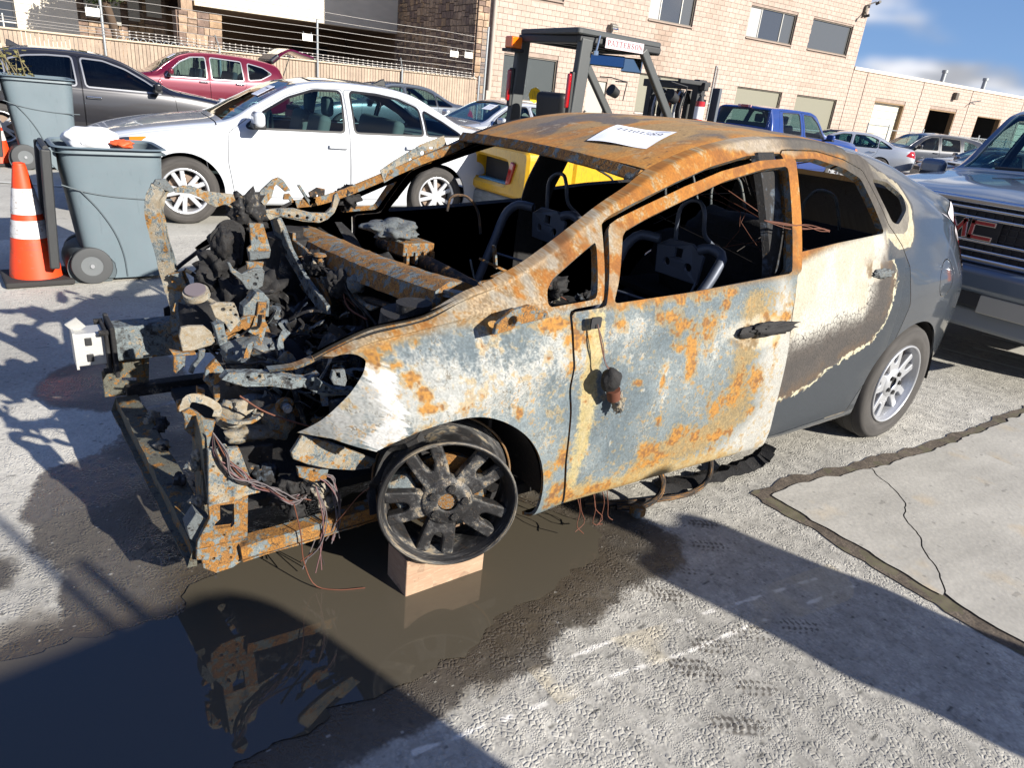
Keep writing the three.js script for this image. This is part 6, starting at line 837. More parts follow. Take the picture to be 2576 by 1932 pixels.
  for (let i = 0; i < 12; i++) L('ash_clinker', [.97 + rv(.03), .74 + .1 * R(), -.42 + .38 * R()], .018 + .02 * R(), i % 3 ? 'dark' : 'white', { amp: .8, freq: 4, det: 3 });
  for (let i = 0; i < 16; i++) { const z = -.45 + i * .028; part('loom_strand', tube([[.95 + rv(.02), .80 + rv(.03), z - .12], [.98 + rv(.02), .79 + rv(.03), z], [.97 + rv(.03), .74 + rv(.03), z + .14], [1.0 + rv(.03), .70 + rv(.03), z + .24]], .003 + .002 * R(), 5), i % 4 ? B.dark : copper, hatch); }
  L('wiper_motor', [.99, .80, -.06], .05, 'dark', { amp: .5, det: 4 }); L('wiper_motor', [1.0, .81, .02], .035, 'grey', { amp: .4 });
  for (let i = 0; i < 60; i++) L('ash_clinker', [.50 + .6 * R(), .36 + .25 * R(), -.4 + .75 * R()], .012 + .022 * R(), ['dark', 'white', 'grey', 'soot', 'rusty'][i % 5], { amp: .8, freq: 4, det: 2 });
  for (let i = 0; i < 22; i++) { const x = .58 + .42 * R(), y = .50 + .16 * R(), z = -.3 + .55 * R(), zp = R() < .5, a = zp ? x : z, m = B[['steel', 'rusty', 'ash', 'dark'][i % 4]]; part('bent_tab', plate(zp ? 'z' : 'x', zp ? z : x, smoothClosed([0, 1, 2, 3, 4].map(k => [a + .035 * Math.cos(k * 1.26) * (.5 + R()), y + .03 * Math.sin(k * 1.26) * (.5 + R())]), 2), .004, { crumple: .02, seed: i }), m, hatch); }
  // shards of brackets, pipes and burnt clips thrown through the bay
  const shard = (p, l, w, mat, k) => { const d = V3(rv(1), rv(.7), rv(1)).normalize(), q = [0, 1, 2, 3].map(j => [p[0] + d.x * l * (j / 3 - .5) + rv(l * .12), p[1] + d.y * l * (j / 3 - .5) + rv(l * .12), p[2] + d.z * l * (j / 3 - .5) + rv(l * .12)]); part('bent_strip', boxUV(sweep([[-w, 0], [w, w * .3], [w, w * .3 + .003], [-w, .003]], framesOf(subdiv(q, 2), [rv(1), 1, rv(1)]), { closed: true, jitter: w * .5, seed: k }), 4, k * .13, k * .29), mat, hatch); };
  const shardMats = [B.dark, B.steel, B.dark, B.rusty, B.soot, B.ash, B.dark, B.grey, B.blue];
  for (let i = 0; i < 150; i++) shard([.52 + .55 * R(), .44 + .28 * R(), -.44 + .86 * R()], .05 + .12 * R(), .004 + .010 * R(), shardMats[i % 9], i);
  for (let i = 0; i < 26; i++) { const x = .55 + .45 * R(), y = .48 + .2 * R(), z = -.4 + .75 * R(); part('burnt_hose', boxUV(tube([[x, y, z], [x + rv(.08), y + rv(.06), z + rv(.08)], [x + rv(.14), y + rv(.08), z + rv(.14)], [x + rv(.2), y - .06 + rv(.06), z + rv(.2)]], .004 + .008 * R(), 6), 4), [B.soot, B.dark, B.brown][i % 3], hatch); }
  L('wire_clump', [1.28, 1.0, -.72], .05, 'soot', { amp: .9, freq: 5, det: 4 });
  // harness hanging at the near front corner
  const strand = (pts, r, mat, k = .02) => part('harness_wire', tube(pts.map((p, i) => i ? [p[0] + rv(k), p[1] + rv(k * .6), p[2] + rv(k)] : p), r, 5, 5), mat, hatch), wm = [wireGrey, wirePink, wireGrey, wireDark, copper];
  for (let i = 0; i < 11; i++) strand([[.348, .59, .562], [.36, .523, .568], [.399, .45, .572], [.456, .402, .575], [.508, .362, .575], [.556, .318, .57], [.60, .31, .55]], .0022, wm[i % 5], .018);
  for (let i = 0; i < 7; i++) strand([[.61, .40, .58], [.661, .38, .59], [.69, .30, .59], [.697, .20 + .05 * R(), .585], [.66 + .03 * R(), .14, .58]], .0022, wm[i % 3], .014);
  for (let i = 0; i < 6; i++) strand([[.626, .357, .58], [.643, .253, .585], [.636, .152, .585], [.617 + rv(.03), .035 + .06 * R(), .59]], .002, wm[(i + 1) % 5], .014);
  strand([[.551, .325, .6], [.571, .22, .6], [.575, .103, .6], [.603, .02, .62], [.66, .008, .66], [.74, .008, .69]], .0022, copper, .004); strand([[.46, .62, .42], [.52, .57, .44], [.60, .53, .47], [.68, .50, .5], [.78, .50, .56]], .003, copper, .004); strand([[.80, .40, .70], [.74, .36, .68], [.70, .28, .64], [.68, .22, .6]], .0018, copper, .004);
  for (const [p, r, m] of [[[.574, .327, .5], .035, 'soot'], [[.54, .297, .5], .035, 'soot'], [[.62, .30, .5], .035, 'dark'], [[.656, .305, .53], .026, 'white'], [[.674, .255, .54], .024, 'white'], [[.595, .24, .5], .035, 'soot'], [[.314, .445, .46], .02, 'white'], [[.324, .475, .46], .016, 'white'], [[.314, .319, .46], .02, 'white'], [[.52, .36, .44], .04, 'blue']]) L('melted_connector', p, r, m, { amp: .6, freq: 3, det: 4 });
  for (let i = 0; i < 14; i++) L('ash_clinker', [.30 + .1 * R(), .24 + .03 * R(), -.35 + .8 * R()], .014 + .016 * R(), i % 2 ? 'blue' : 'white', { amp: .7, freq: 4, det: 2 });
  // ---- cabin
  part('debris_bed', boxUV(soupGeo(gridSoup(80, 46, (a, b) => { const x = 1.2 + a * 2.6, z = (b - .5) * 1.36; return [x, .30 + .26 * fbm(x * 4 + 9, z * 4 + 9, 5) + .12 * sst(1.7, 1.25, x) + .28 * sst(1.5, 1.22, x), z]; }, true)), 3), B.char, hatch);
  part('dash_debris', lump(.10, 3.3, { sx: 1.0, sy: .42, sz: 1.1, amp: .6, freq: 3, det: 5 }).translate(1.31, .93, -.32), B.grey, hatch); part('control_unit_case', boxUV(merge([bx(.16, .055, .12, 1.37, .868, -.27, .006, [0, .15, -.05]), ...[0, 1, 2, 3].map(i => bx(.012, .05, .03, 1.32 + i * .04, .835, -.21))]), 3), B.rust, hatch);
  part('dash_beam', boxUV(tube([[1.42, .80, -.66], [1.40, .82, -.2], [1.42, .80, .3], [1.44, .79, .68]], .03, 10), 2), B.brown, hatch);
  part('steering_hoop', tube([[1.496, 1.03, -.2], [1.51, 1.085, -.2], [1.54, 1.096, -.2], [1.582, 1.09, -.2], [1.623, 1.063, -.2], [1.654, 1.016, -.2], [1.673, .93, -.2]], .006, 6), B.brown, hatch);
  for (const [a, b, w, m] of [[[1.413, .927, .2], [1.538, .873, .2], .018, 'rust'], [[1.538, .873, .2], [1.46, .855, .22], .02, 'rust'], [[1.369, .926, .2], [1.392, .855, .2], .008, 'steel'], [[1.68, .90, -.1], [1.70, .80, -.1], .02, 'rust']]) part('bracket_frame', boxUV(bar(a, b, w, w * .5), 3), B[m], hatch);
  for (let i = 0; i < 60; i++) L('ash_clinker', [1.25 + 1.3 * R(), .48 + .1 * R(), rv(.6)], .02 + .03 * R(), ['char', 'dark', 'blue', 'grey', 'olive'][i % 5], { amp: .7, freq: 4, det: 2 });
  const seatFrame = (z, dx, tilt) => { const s = sub('seat_frame', hatch), m = std({ color: S(76, 82, 94), roughness: .5, metalness: .3 }), T = (p, r) => tube(p.map(q => [q[0] + dx, q[1], q[2] + z]), r, 8, 5);
    part('headrest_loop', T([[2.36, .86, -.07], [2.345, .98, -.07], [2.335, 1.13, -.065], [2.345, 1.165, -.03], [2.35, 1.17, 0], [2.345, 1.165, .03], [2.335, 1.13, .065], [2.36, 1.04, .068], [2.42, .99, .08], [2.45, .95, .085]], .009), m, s);
    part('side_tube', T([[2.0, .42, -.22], [2.06, .60, -.22], [2.14, .80, -.22], [2.20, .95, -.21], [2.24, .99, -.18], [2.28, .99, -.1]], .022), m, s); part('side_tube', T([[2.0, .42, .22], [2.08, .60, .22], [2.18, .78, .22], [2.28, .92, .22], [2.33, .98, .20], [2.32, 1.0, .14], [2.30, .985, .1]], .022), m, s);
    part('back_plate', boxUV(plate('x', 2.31 + dx, [[z - .12, .84], [z + .12, .84], [z + .13, .96], [z + .06, 1.0], [z - .06, 1.0], [z - .13, .96]], .012, { holes: [circlePts(z - .06, .90, .018), circlePts(z + .06, .90, .018), rectPts(z - .02, .93, z + .02, .97)], bevel: .002, crumple: .012 }), 2), m, s); part('cushion_pan', boxUV(bx(.44, .04, .44, 2.2 + dx, .46, z, .01, [0, 0, -.1]), 2), B.dark, s); part('spring_rod', merge([rod([2.05 + dx, .6, z - .2], [2.12 + dx, .6, z + .2], .006), rod([2.12 + dx, .75, z - .2], [2.2 + dx, .75, z + .2], .006), rod([2.16 + dx, .45, z + .1], [2.3 + dx, .85, z + .12], .006)]), m, s); };
  seatFrame(.37, .02, 0); seatFrame(-.37, -.12, 0);
  for (const [x, z] of [[3.38, .33], [3.30, -.2], [3.30, -.55]]) part('rear_headrest_loop', tube([[x - .03, 1.0, z - .06], [x - .05, 1.14, z - .065], [x - .03, 1.205, z - .03], [x, 1.21, z], [x + .03, 1.19, z + .04], [x + .05, 1.12, z + .07], [x + .09, 1.03, z + .08]], .008, 7), B.steel, hatch);
  part('rear_seat_remains', lump(.3, 8, { sx: .5, sy: 1.0, sz: 1.9, amp: .4, det: 5 }).translate(3.2, .72, 0), B.soot, hatch); for (let i = 0; i < 10; i++) part('hanging_wire', tube([[2.9 + rv(.4), 1.36, rv(.5)], [2.9 + rv(.3), 1.2, rv(.5)], [2.95 + rv(.3), 1.05, rv(.5)], [3.0 + rv(.3), .9, rv(.5)]], .0025, 4), i % 2 ? copper : wireDark, hatch);
  for (let i = 0; i < 9; i++) part('hanging_scrap', plate('x', 2.5 + rv(.5), smoothClosed([0, 1, 2, 3, 4].map(k => [rv(.5) * .0 - .3 + i * .07 + .05 * Math.cos(k * 1.26) * (.5 + R()), 1.31 + .05 * Math.sin(k * 1.26) * (.5 + R())]), 2), .004, { crumple: .05, seed: i }), i % 3 ? B.dark : B.grey, hatch);
  part('center_pillar', boxUV(sweep([[-.065, 0], [-.05, .022], [.05, .022], [.065, 0], [.05, -.012], [-.05, -.012]], framesOf(subdiv([[2.50, .35, .76], [2.47, .7, .775], [2.44, 1.0, .745], [2.41, 1.2, .69], [2.40, 1.39, .61]], 5), [0, .1, 1]), { closed: true }), 2), B.blue, hatch); part('center_pillar', boxUV(sweep([[-.10, 0], [-.08, .03], [.08, .03], [.10, 0], [.08, -.012], [-.08, -.012]], framesOf(subdiv([[2.40, .35, -.77], [2.40, .7, -.785], [2.40, 1.0, -.76], [2.44, 1.2, -.70], [2.46, 1.40, -.61]], 5), [0, .1, -1]), { closed: true }), 2), B.soot, hatch);
  // right inner A pillar plate with holes
  part('pillar_gusset', boxUV(plate('z', -.645, [[1.42, 1.075], [1.52, 1.13], [1.66, 1.20], [1.74, 1.25], [1.72, 1.295], [1.60, 1.25], [1.46, 1.17], [1.40, 1.13]], .006, { holes: [circlePts(1.55, 1.18, .009, 8), circlePts(1.61, 1.213, .011, 8), rectPts(1.645, 1.232, 1.665, 1.242), circlePts(1.50, 1.15, .007, 8)], bevel: .001 }), 2), B.ash, hatch);
  // quarter light: mirror foot and burnt loom inside
  part('mirror_foot', boxUV(plate('z', .838, [[1.045, .885], [1.05, .915], [1.10, .95], [1.16, .96], [1.23, .935], [1.24, .915], [1.13, .905], [1.10, .89]], .012, { holes: [circlePts(1.105, .918, .016)], bevel: .002, crumple: .01 }), 2), B.rust, hatch); L('burnt_loom', [1.37, .95, .68], .045, 'soot', { amp: .9, freq: 5, det: 4 }); for (let i = 0; i < 8; i++) part('loom_strand', tube([[1.33 + rv(.02), .98, .69], [1.36 + rv(.04), .95 + rv(.03), .70], [1.40 + rv(.04), .92 + rv(.03), .70]], .002, 4), i % 2 ? copper : wireGrey, hatch);
  // handles, wiring through the door skin
  const dg = HB.doorGroup; part('door_handle', lump(.05, 12, { sx: 2.6, sy: .5, sz: .35, amp: .5, freq: 4, det: 5 }).translate(2.285, .795, .878), B.soot, dg); part('handle_pit', lump(.05, 14, { sx: 1.2, sy: .45, sz: .2, amp: .3, det: 4 }).translate(2.15, .785, .868), B.soot, dg); part('mirror_hole', boxUV(plate('z', .862, roundPoly(rectPts(1.395, .868, 1.435, .905), .008), .006), 2), voidShade, dg);
  const cn = sub('hanging_connector', dg); part('sleeve', lump(.036, 17, { sx: .95, sy: 1.15, sz: .8, amp: .25, det: 4 }).translate(1.474, .705, .905), B.soot, cn); part('winding', boxUV(cyl(.024, .022, .04, 16, 1.496, .652, .905, [.1, 0, .35]), 2), copper, cn); part('frayed_end', lump(.02, 19, { sx: .8, sy: 1.7, amp: .7, freq: 5 }).translate(1.527, .615, .905), B.white, cn); for (let i = 0; i < 4; i++) part('lead', tube([[1.415, .885, .87], [1.43 + rv(.006), .82, .89], [1.45 + rv(.006), .76, .90], [1.47 + rv(.008), .73, .905]], .0018, 4), i % 2 ? copper : wireGrey, cn);
  part('door_handle', lump(.04, 22, { sx: 2.2, sy: .55, sz: .4, amp: .5, freq: 4, det: 5 }).translate(3.16, .93, .842), B.grey, HB.rearDoor);
  for (let i = 0; i < 4; i++) part('stray_wire', tube([[2.30, 1.165, .76], [2.40, 1.15 + rv(.01), .80], [2.50, 1.145 + rv(.012), .81], [2.60, 1.13 + rv(.012), .815], [2.68, 1.118 + rv(.01), .81]], .002, 4), copper, hatch);
  // under the sill: sagging cables and melted cover
  part('brake_cable', tube([[1.90, .26, .72], [1.95, .20, .78], [1.98, .13, .80], [1.97, .07, .80], [1.90, .035, .79], [1.80, .03, .74]], .013, 8), B.brown, hatch); part('brake_cable', tube([[2.27, .26, .74], [2.275, .14, .80], [2.27, .06, .80], [2.20, .018, .79], [2.05, .018, .77], [1.85, .025, .72], [1.70, .03, .66]], .012, 8), B.brown, hatch); part('cable_end', boxUV(bx(.05, .04, .05, 1.86, .03, .80, .008), 2), B.rust, hatch);
  part('melted_sill_cover', boxUV(sweep([[-.05, 0], [.0, .02], [.05, .004], [.0, -.01]], framesOf(subdiv([[2.10, .02, .70], [2.30, .022, .74], [2.48, .04, .77], [2.60, .08, .80], [2.66, .15, .815]], 6)), { closed: true, jitter: .02 }), 2), B.soot, hatch);
  for (const b of [[1.483, 0], [1.575, 1], [1.60, 2], [1.63, 3], [1.50, 4], [1.56, 5]]) part('frayed_wire', tube([[b[0], .235, .82], [b[0] + .02 + rv(.01), .15 + rv(.02), .83], [b[0] + .03 + rv(.03), .09 + rv(.02), .835], [b[0] + .03 + rv(.06), .035 + .04 * R(), .84]], .002, 4), copper, hatch);
  // exhaust and axle under the floor
  part('exhaust_pipe', boxUV(tube([[1.2, .17, .1], [2, .15, .12], [3, .17, .15], [4.2, .22, .3]], .03, 8), 2), B.brown, hatch); part('rear_axle', boxUV(rod([3.63, .27, -.7], [3.63, .27, .7], .05, 10), 2), B.dark, hatch); part('subframe', boxUV(merge([bx(.12, .06, 1.1, .98, .22, 0), rod([.95, .28, .42], [.95, .33, .72], .03), rod([.95, .28, -.42], [.95, .33, -.72], .03)]), 2), B.brown, hatch);
}
// ---------------------------------------------------------------- its wheels: five split spokes
function splitSpoke(r) { return [[-.034, .04], [.034, .04], [.046, .085], [.061, r - .006], [.021, r - .006], [.016, .128], [0, .112], [-.016, .128], [-.021, r - .006], [-.061, r - .006], [-.046, .085]]; }
function hatchWheel(x, y, z, mats, { tyre = true, out = 1, turn = 0, tilt = 0, spin = 0, r = .212 }) {
  const w = sub('wheel', hatch), h = .10; w.position.set(x, y, z); w.rotation.set(tilt, (out < 0 ? Math.PI : 0) + turn, spin);
  if (tyre) { part('tyre', lathe([[r + .004, -h + .014], [.27, -h], [.306, -h + .016], [.318, -h + .045], [.319, 0], [.318, h - .05], [.306, h - .016], [.29, h - .002], [.255, h + .004], [r + .03, h - .004], [r + .006, h - .014]], 72, 'z'), tyreMat, w); const gr = []; for (const q of [-.05, 0, .045]) gr.push(new THREE.TorusGeometry(.3185, .003, 5, 72).translate(0, 0, q)); part('tread_groove', merge(gr), blackTrim, w); }
  const rim = sub('rim', w); part('barrel', lathe([[r + .008, h - .016], [r + .008, h - .005], [r + .001, h - .002], [r - .004, h - .010], [r - .007, h - .026], [r - .016, h - .034], [r - .030, .0], [r - .020, -h + .04], [r - .004, -h + .02], [r + .008, -h + .012], [r + .008, -h + .002]], 64, 'z'), mats.rim, rim);
  for (let i = 0; i < 5; i++) { const g = extrude(roundPoly(splitSpoke(r - .010), .012, 3), .024, { bevel: .006, seg: 2 }); g.rotateZ(i / 5 * Math.PI * 2); g.translate(0, 0, h - .062); part('spoke', boxUV(g, 2), mats.spoke, rim); }
  part('hub', boxUV(merge([lathe([[.03, h - .026], [.036, h - .020], [.075, h - .024], [.084, h - .05], [.08, h - .07]], 36, 'z')]), 2), mats.spoke, rim); part('hub_bore', cyl(.03, .03, .02, 20, 0, 0, h - .045, [Math.PI / 2, 0, 0]), mats.bore, rim);
  for (let i = 0; i < 5; i++) { const a = (i + .5) / 5 * Math.PI * 2; part('lug_nut', merge([cyl(.013, .013, .022, 6, Math.sin(a) * .052, Math.cos(a) * .052, h - .024, [Math.PI / 2, 0, 0]), cyl(.017, .017, .006, 14, Math.sin(a) * .052, Math.cos(a) * .052, h - .026, [Math.PI / 2, 0, 0])]), mats.nut, rim); }
  part('brake_disc', boxUV(merge([cyl(.13, .13, .02, 40, 0, 0, .0, [Math.PI / 2, 0, 0]), cyl(.075, .08, .05, 28, 0, 0, .015, [Math.PI / 2, 0, 0])]), 2), mats.disc, w); part('caliper', boxUV(bx(.08, .15, .07, -.11, .05, .005, .015), 2), mats.cal, w); return w;
}
const silverRim = std({ color: S(176, 178, 182), roughness: .34, metalness: .6 }), burntRim = burntMat(15, .18, .42, .52, [84, 80, 78], .003, .65);
hatchWheel(3.628, .316, .765, { rim: silverRim, spoke: silverRim, bore: blackTrim, nut: blackTrim, disc: std({ color: S(110, 74, 50), roughness: .6, metalness: .3 }), cal: B.rust }, { spin: .25, r: .205 });
hatchWheel(3.628, .316, -.765, { rim: silverRim, spoke: silverRim, bore: blackTrim, nut: blackTrim, disc: B.brown, cal: B.rust }, { out: -1, r: .205 });
hatchWheel(.945, .345, -.765, { rim: burntRim, spoke: burntRim, bore: B.rust, nut: B.steel, disc: B.rust, cal: B.dark }, { out: -1, tyre: false });
{ const w = hatchWheel(.972, .352, .765, { rim: burntRim, spoke: burntRim, bore: B.rust, nut: B.dark, disc: B.rust, cal: B.steel }, { tyre: false, turn: -.42, tilt: -.03, spin: .45, r: .205 }); const R = rng(8);
  const rag = []; for (let i = 0; i < 3; i++) rag.push([.19 + .02 * i, 0]); const fr = []; for (let k = 0; k <= 14; k++) { const a = 1.5 + k * .10; fr.push([Math.cos(a) * .224, Math.sin(a) * .224, .03 + .02 * Math.sin(k)]); } part('tyre_remnant', boxUV(sweep([[-.012, 0], [.012, .006], [.012, .012], [-.012, .008]], framesOf(fr, [0, 0, 1]), { closed: true, jitter: .010 }), 2), B.soot, w); part('bead_wire', new THREE.TorusGeometry(.222, .004, 5, 60).translate(0, 0, -.085), B.rust, w); }
// ---------------------------------------------------------------- printed sheet taped on the roof
{
  const t = printTex(512, 360, (g, w, h) => { g.fillStyle = '#eceef3'; g.fillRect(0, 0, w, h); g.fillStyle = '#3c3f49'; g.font = 'bold 88px serif'; g.textAlign = 'center'; g.fillText('44101589', w / 2, 118); g.fillStyle = '#8d93a3'; g.fillRect(60, 24, 40, 10); g.fillRect(205, 22, 60, 9); g.fillRect(350, 20, 130, 16); for (let i = 0; i < 8; i++) { g.fillStyle = '#c4c8d2'; g.fillRect(40, 160 + i * 20, 150 + (i * 53) % 190, 4); } });
  const c = [[1.932, .12], [2.136, .069], [2.179, .364], [1.966, .42]]; // corners: lower left, upper left, upper right, lower right
  const s = gridSoup(14, 14, (a, b) => { const x = mix(mix(c[0][0], c[3][0], a), mix(c[1][0], c[2][0], a), b), z = mix(mix(c[0][1], c[3][1], a), mix(c[1][1], c[2][1], a), b); const n = HB.pt(x, 11)[1], e = HB.pt(x, 9), k = clamp(z / e[2]); let v = 11; for (let i = 0; i < 30; i++) { const p = HB.pt(x, v); if (p[2] >= z) break; v -= .08; } const y = HB.pt(x, v)[1]; return [x, y + .005 + .004 * Math.sin(a * 5 + b * 2), z]; }, true);
  solo('paper_notice', 'printed white lot number sheet lying on the rusty roof', 'paper', soupGeo(s, (x, y, z, a, b) => [a, b]), std({ map: t, roughness: .75 }));
}
// ---------------------------------------------------------------- timber block under the bare front rim
{
  const wt = tex(512, 256, (x, y) => { const u = x / 512, v = y / 256, g = fbm(u * 4 + 5, v * 60 + 3, 4), k = fbm(u * 14, v * 140, 3), st = fbm(u * 5 + 40, v * 5, 4); let c = M3([182, 154, 128], [160, 128, 104], g); c = M3(c, [198, 176, 152], sst(.6, .75, k) * .6); if (st > .62) c = M3(c, [128, 104, 84], .4); return c.map(q => q * .86); });
  const g = bx(.295, .138, .13, .985, .069, .722, .004); const m = solo('timber_block', 'short sawn timber block under the bare front wheel, standing in the puddle', 'wood block', boxUV(g, 3.2), std({ map: wt, roughness: .85, bumpMap: wt, bumpScale: .002 }));
}
// ---------------------------------------------------------------- forklift behind the burnt car (tail towards the left)
{
  const f = thing('forklift', 'yellow forklift with dark grey overhead guard and amber beacon', 'forklift', [-.18, 0, .15]);
  const yt = tex(256, 256, (x, y) => { const a = fbmT(x / 32, y / 32, 5, 8), s = fbmT(x / 8, y / 64, 3, 32); let c = M3([214, 168, 18], [196, 148, 14], a); if (s > .68) c = M3(c, [120, 104, 60], .5); return c.map(v => v * .9); }), yel = phy({ map: yt, roughness: .4, clearcoat: .5, clearcoatRoughness: .2 }), grey = std({ color: S(60, 63, 64), roughness: .5 }), dgrey = std({ color: S(38, 40, 42), roughness: .55 }), skirt = noiseMat([110, 116, 120], .4, 2, .7);
  const cw = sub('counterweight', f); // tail casting with a recess
  const hole = roundPoly([[-4.95, .55], [-4.32, .55], [-4.25, .62], [-4.30, .80], [-4.95, .82]], .04), outline = roundPoly([[-5.04, .43], [-3.92, .43], [-3.92, .95], [-5.04, .95]], .09); part('tail_casting', plate('x', 4.88, outline, .16, { holes: [hole], bevel: .03 }), yel, cw); part('main_casting', bx(.62, .53, 1.12, 5.27, .69, -4.48, .05), yel, cw); part('recess_back', bx(.02, .30, .72, 4.945, .68, -4.60), voidShade, cw); part('recess_ledge', bx(.1, .03, .62, 4.88, .555, -4.63, .01), std({ color: S(70, 130, 170), roughness: .5 }), cw); part('tail_lamp', boxUV(plate('x', 4.762, roundPoly([[-4.27, .56], [-4.20, .58], [-4.12, .80], [-4.20, .82]], .03), .03, { bevel: .01 })), redLens, cw); part('skirt', bx(.85, .2, 1.08, 5.22, .33, -4.48, .05), skirt, cw);
  part('side_cover', plate('z', -4.49, roundPoly([[5.40, .36], [5.40, .95], [5.60, .985], [5.70, .94], [5.76, .85], [6.0, .815], [6.17, .75], [6.24, .62], [6.16, .36]], .04), 1.14, { bevel: .03 }), yel, f); part('side_hose', tube([[5.62, .90, -3.9], [5.70, .82, -3.89], [5.85, .76, -3.89], [5.98, .70, -3.89], [6.02, .64, -3.89]], .012, 6), plasticDark, f);
  part('deck', bx(1.2, .16, 1.1, 6.4, .38, -4.49, .03), dgrey, f); part('dash_cowl', bx(.3, .75, 1.0, 6.95, .80, -4.49, .08), dgrey, f); const st = sub('seat', f); part('cushion', bx(.5, .14, .5, 5.75, 1.02, -4.5, .05), plasticDark, st); part('backrest', bx(.14, .55, .5, 5.48, 1.28, -4.5, .06, [0, 0, .1]), plasticDark, st);
  const g = sub('overhead_guard', f); part('roof_plate', boxUV(plate('y', 2.155, roundPoly([[5.22, -3.90], [6.54, -3.98], [6.58, -5.10], [5.36, -5.12]], .06), .035, { bevel: .012 })), grey, g); part('roof_frame', merge([bx(1.2, .07, .06, 5.9, 2.095, -3.98, .015), bx(1.15, .07, .06, 5.95, 2.095, -5.08, .015), bx(.09, .08, 1.05, 5.36, 2.085, -4.54, .015), bx(.07, .07, 1.09, 6.5, 2.085, -4.54, .015)]), dgrey, g); for (const z of [-4.25, -4.54, -4.83]) part('roof_bar', bx(1.05, .035, .05, 5.93, 2.09, z, .01), dgrey, g);
  for (const z of [-3.98, -5.08]) { part('rear_pillar', bar([5.40, 2.10, z], [5.34, .92, z], .09, .16, .02), grey, g); part('pillar_lamp', bx(.05, .34, .045, 5.245, 1.58, z, .018), redLens, g); part('pillar_lamp_housing', bx(.045, .42, .06, 5.275, 1.56, z, .015), plasticDark, g); part('front_pillar', bar([6.24, 2.08, z], [6.96, 1.28, z], .065, .10, .02), grey, g); }
  const bc = sub('beacon', f); part('lens', bx(.15, .13, .15, 5.25, 2.03, -5.06, .02), amberLens, bc); part('base', bx(.19, .035, .19, 5.25, 1.95, -5.06, .01), plasticDark, bc);
  const name = printTex(512, 96, (c, w, h) => { c.fillStyle = '#b8a8ac'; c.fillRect(0, 0, w, h); c.fillStyle = '#5c1822'; c.font = 'bold 70px serif'; c.textAlign = 'center'; 'PATTERSON'.split('').forEach((q, i) => c.fillText(q, 44 + i * 53, 70)); }); part('name_board', (() => { const b = new THREE.BoxGeometry(.56, .10, .008); b.translate(5.90, 2.085, -3.915); return b; })(), std({ map: name, roughness: .6 }), f);
  part('hook_lever', merge([rod([5.52, 2.14, -3.9], [5.49, 1.98, -3.9], .012), cyl(.03, .03, .04, 12, 5.49, 1.97, -3.9)]), chrome, f);
  const mr = sub('rear_view_mirror', f); part('mirror_long', bx(.03, .13, .42, 6.15, 1.95, -4.45, .02, [0, .9, 0]), phy({ color: S(90, 120, 160), metalness: .9, roughness: .06 }), mr); part('mirror_round', bx(.03, .16, .24, 6.42, 1.93, -4.3, .05, [0, .9, 0]), phy({ color: S(170, 176, 182), metalness: 1, roughness: .06 }), mr);
  for (const z of [-4.02, -5.04]) { const l = sub('work_lamp', f); part('lamp_shell', cyl(.075, .06, .12, 16, 6.86, 1.64, z + .02, [0, 0, 1.2]), plasticDark, l); const y0 = 1.55, y1 = 1.80; part('guard_wire', merge([rod([6.72, y1, z + .1], [7.0, y1 - .03, z + .1], .007), rod([7.0, y1 - .03, z + .1], [6.97, y0, z + .1], .007), rod([6.72, y1, z + .1], [6.70, y1, z - .1], .007), rod([7.0, y1 - .03, z + .1], [6.98, y1 - .03, z - .1], .007)]), plasticDark, l); }
  const hw = []; part('hand_grip', tube([[6.28, 1.58, -5.0], [6.22, 1.54, -4.98], [6.24, 1.42, -4.98], [6.34, 1.34, -4.98], [6.40, 1.38, -5.0]], .012, 6), plasticDark, f);
  const m = sub('mast', f); for (const z of [-4.10, -4.88]) { part('upright', bx(.14, 1.75, .10, 7.42, 1.0, z, .012), dgrey, m); part('inner_upright', bx(.10, 1.55, .07, 7.56, .98, z + (z > -4.5 ? -.09 : .09), .01), plasticDark, m); } part('cross_bar', merge([bx(.08, .09, 1.05, 7.40, 1.80, -4.49, .01), bx(.07, .08, .75, 7.58, 1.62, -4.49, .01)]), dgrey, m); part('top_plate', bx(.55, .05, .05, 7.25, 1.83, -4.04, .01), dgrey, m); for (const z of [-4.3, -4.45, -4.62]) part('lift_cylinder', cyl(.05, .05, 1.5, 14, 7.48, 1.0, z), plasticDark, m); part('carriage', bx(.06, .5, 1.0, 7.72, .6, -4.49, .02), dgrey, m); part('load_guard', bx(.05, 1.4, .12, 7.62, 1.1, -3.98, .01), std({ color: S(76, 82, 90), roughness: .5 }), m); for (let i = 0; i < 6; i++) part('hydraulic_hose', tube([[7.30, 1.2, -4.15 - i * .1], [7.24, 1.5, -4.2 - i * .09], [7.34, 1.72, -4.22 - i * .09], [7.46, 1.6, -4.24 - i * .08]], .018, 6), i === 2 ? std({ color: S(176, 88, 40), roughness: .6 }) : i % 2 ? alloyDull : plasticDark, m); for (const z of [-4.25, -4.73]) part('fork', bx(1.0, .045, .12, 8.2, .1, z, .01), dgrey, m);
  const ex = thing('fire_extinguisher', 'red and white fire extinguisher strapped to the forklift mast', 'extinguisher', [-.18, 0, .15]); part('cylinder', merge([cyl(.055, .055, .36, 18, 7.26, 1.45, -3.90)]), phy({ color: S(168, 14, 22), roughness: .3, clearcoat: 1 }), ex); part('label_band', cyl(.0565, .0565, .14, 18, 7.26, 1.50, -3.90), paperMat, ex); part('valve', merge([cyl(.02, .05, .06, 12, 7.26, 1.66, -3.90), bx(.08, .02, .03, 7.27, 1.70, -3.90)]), plasticDark, ex);
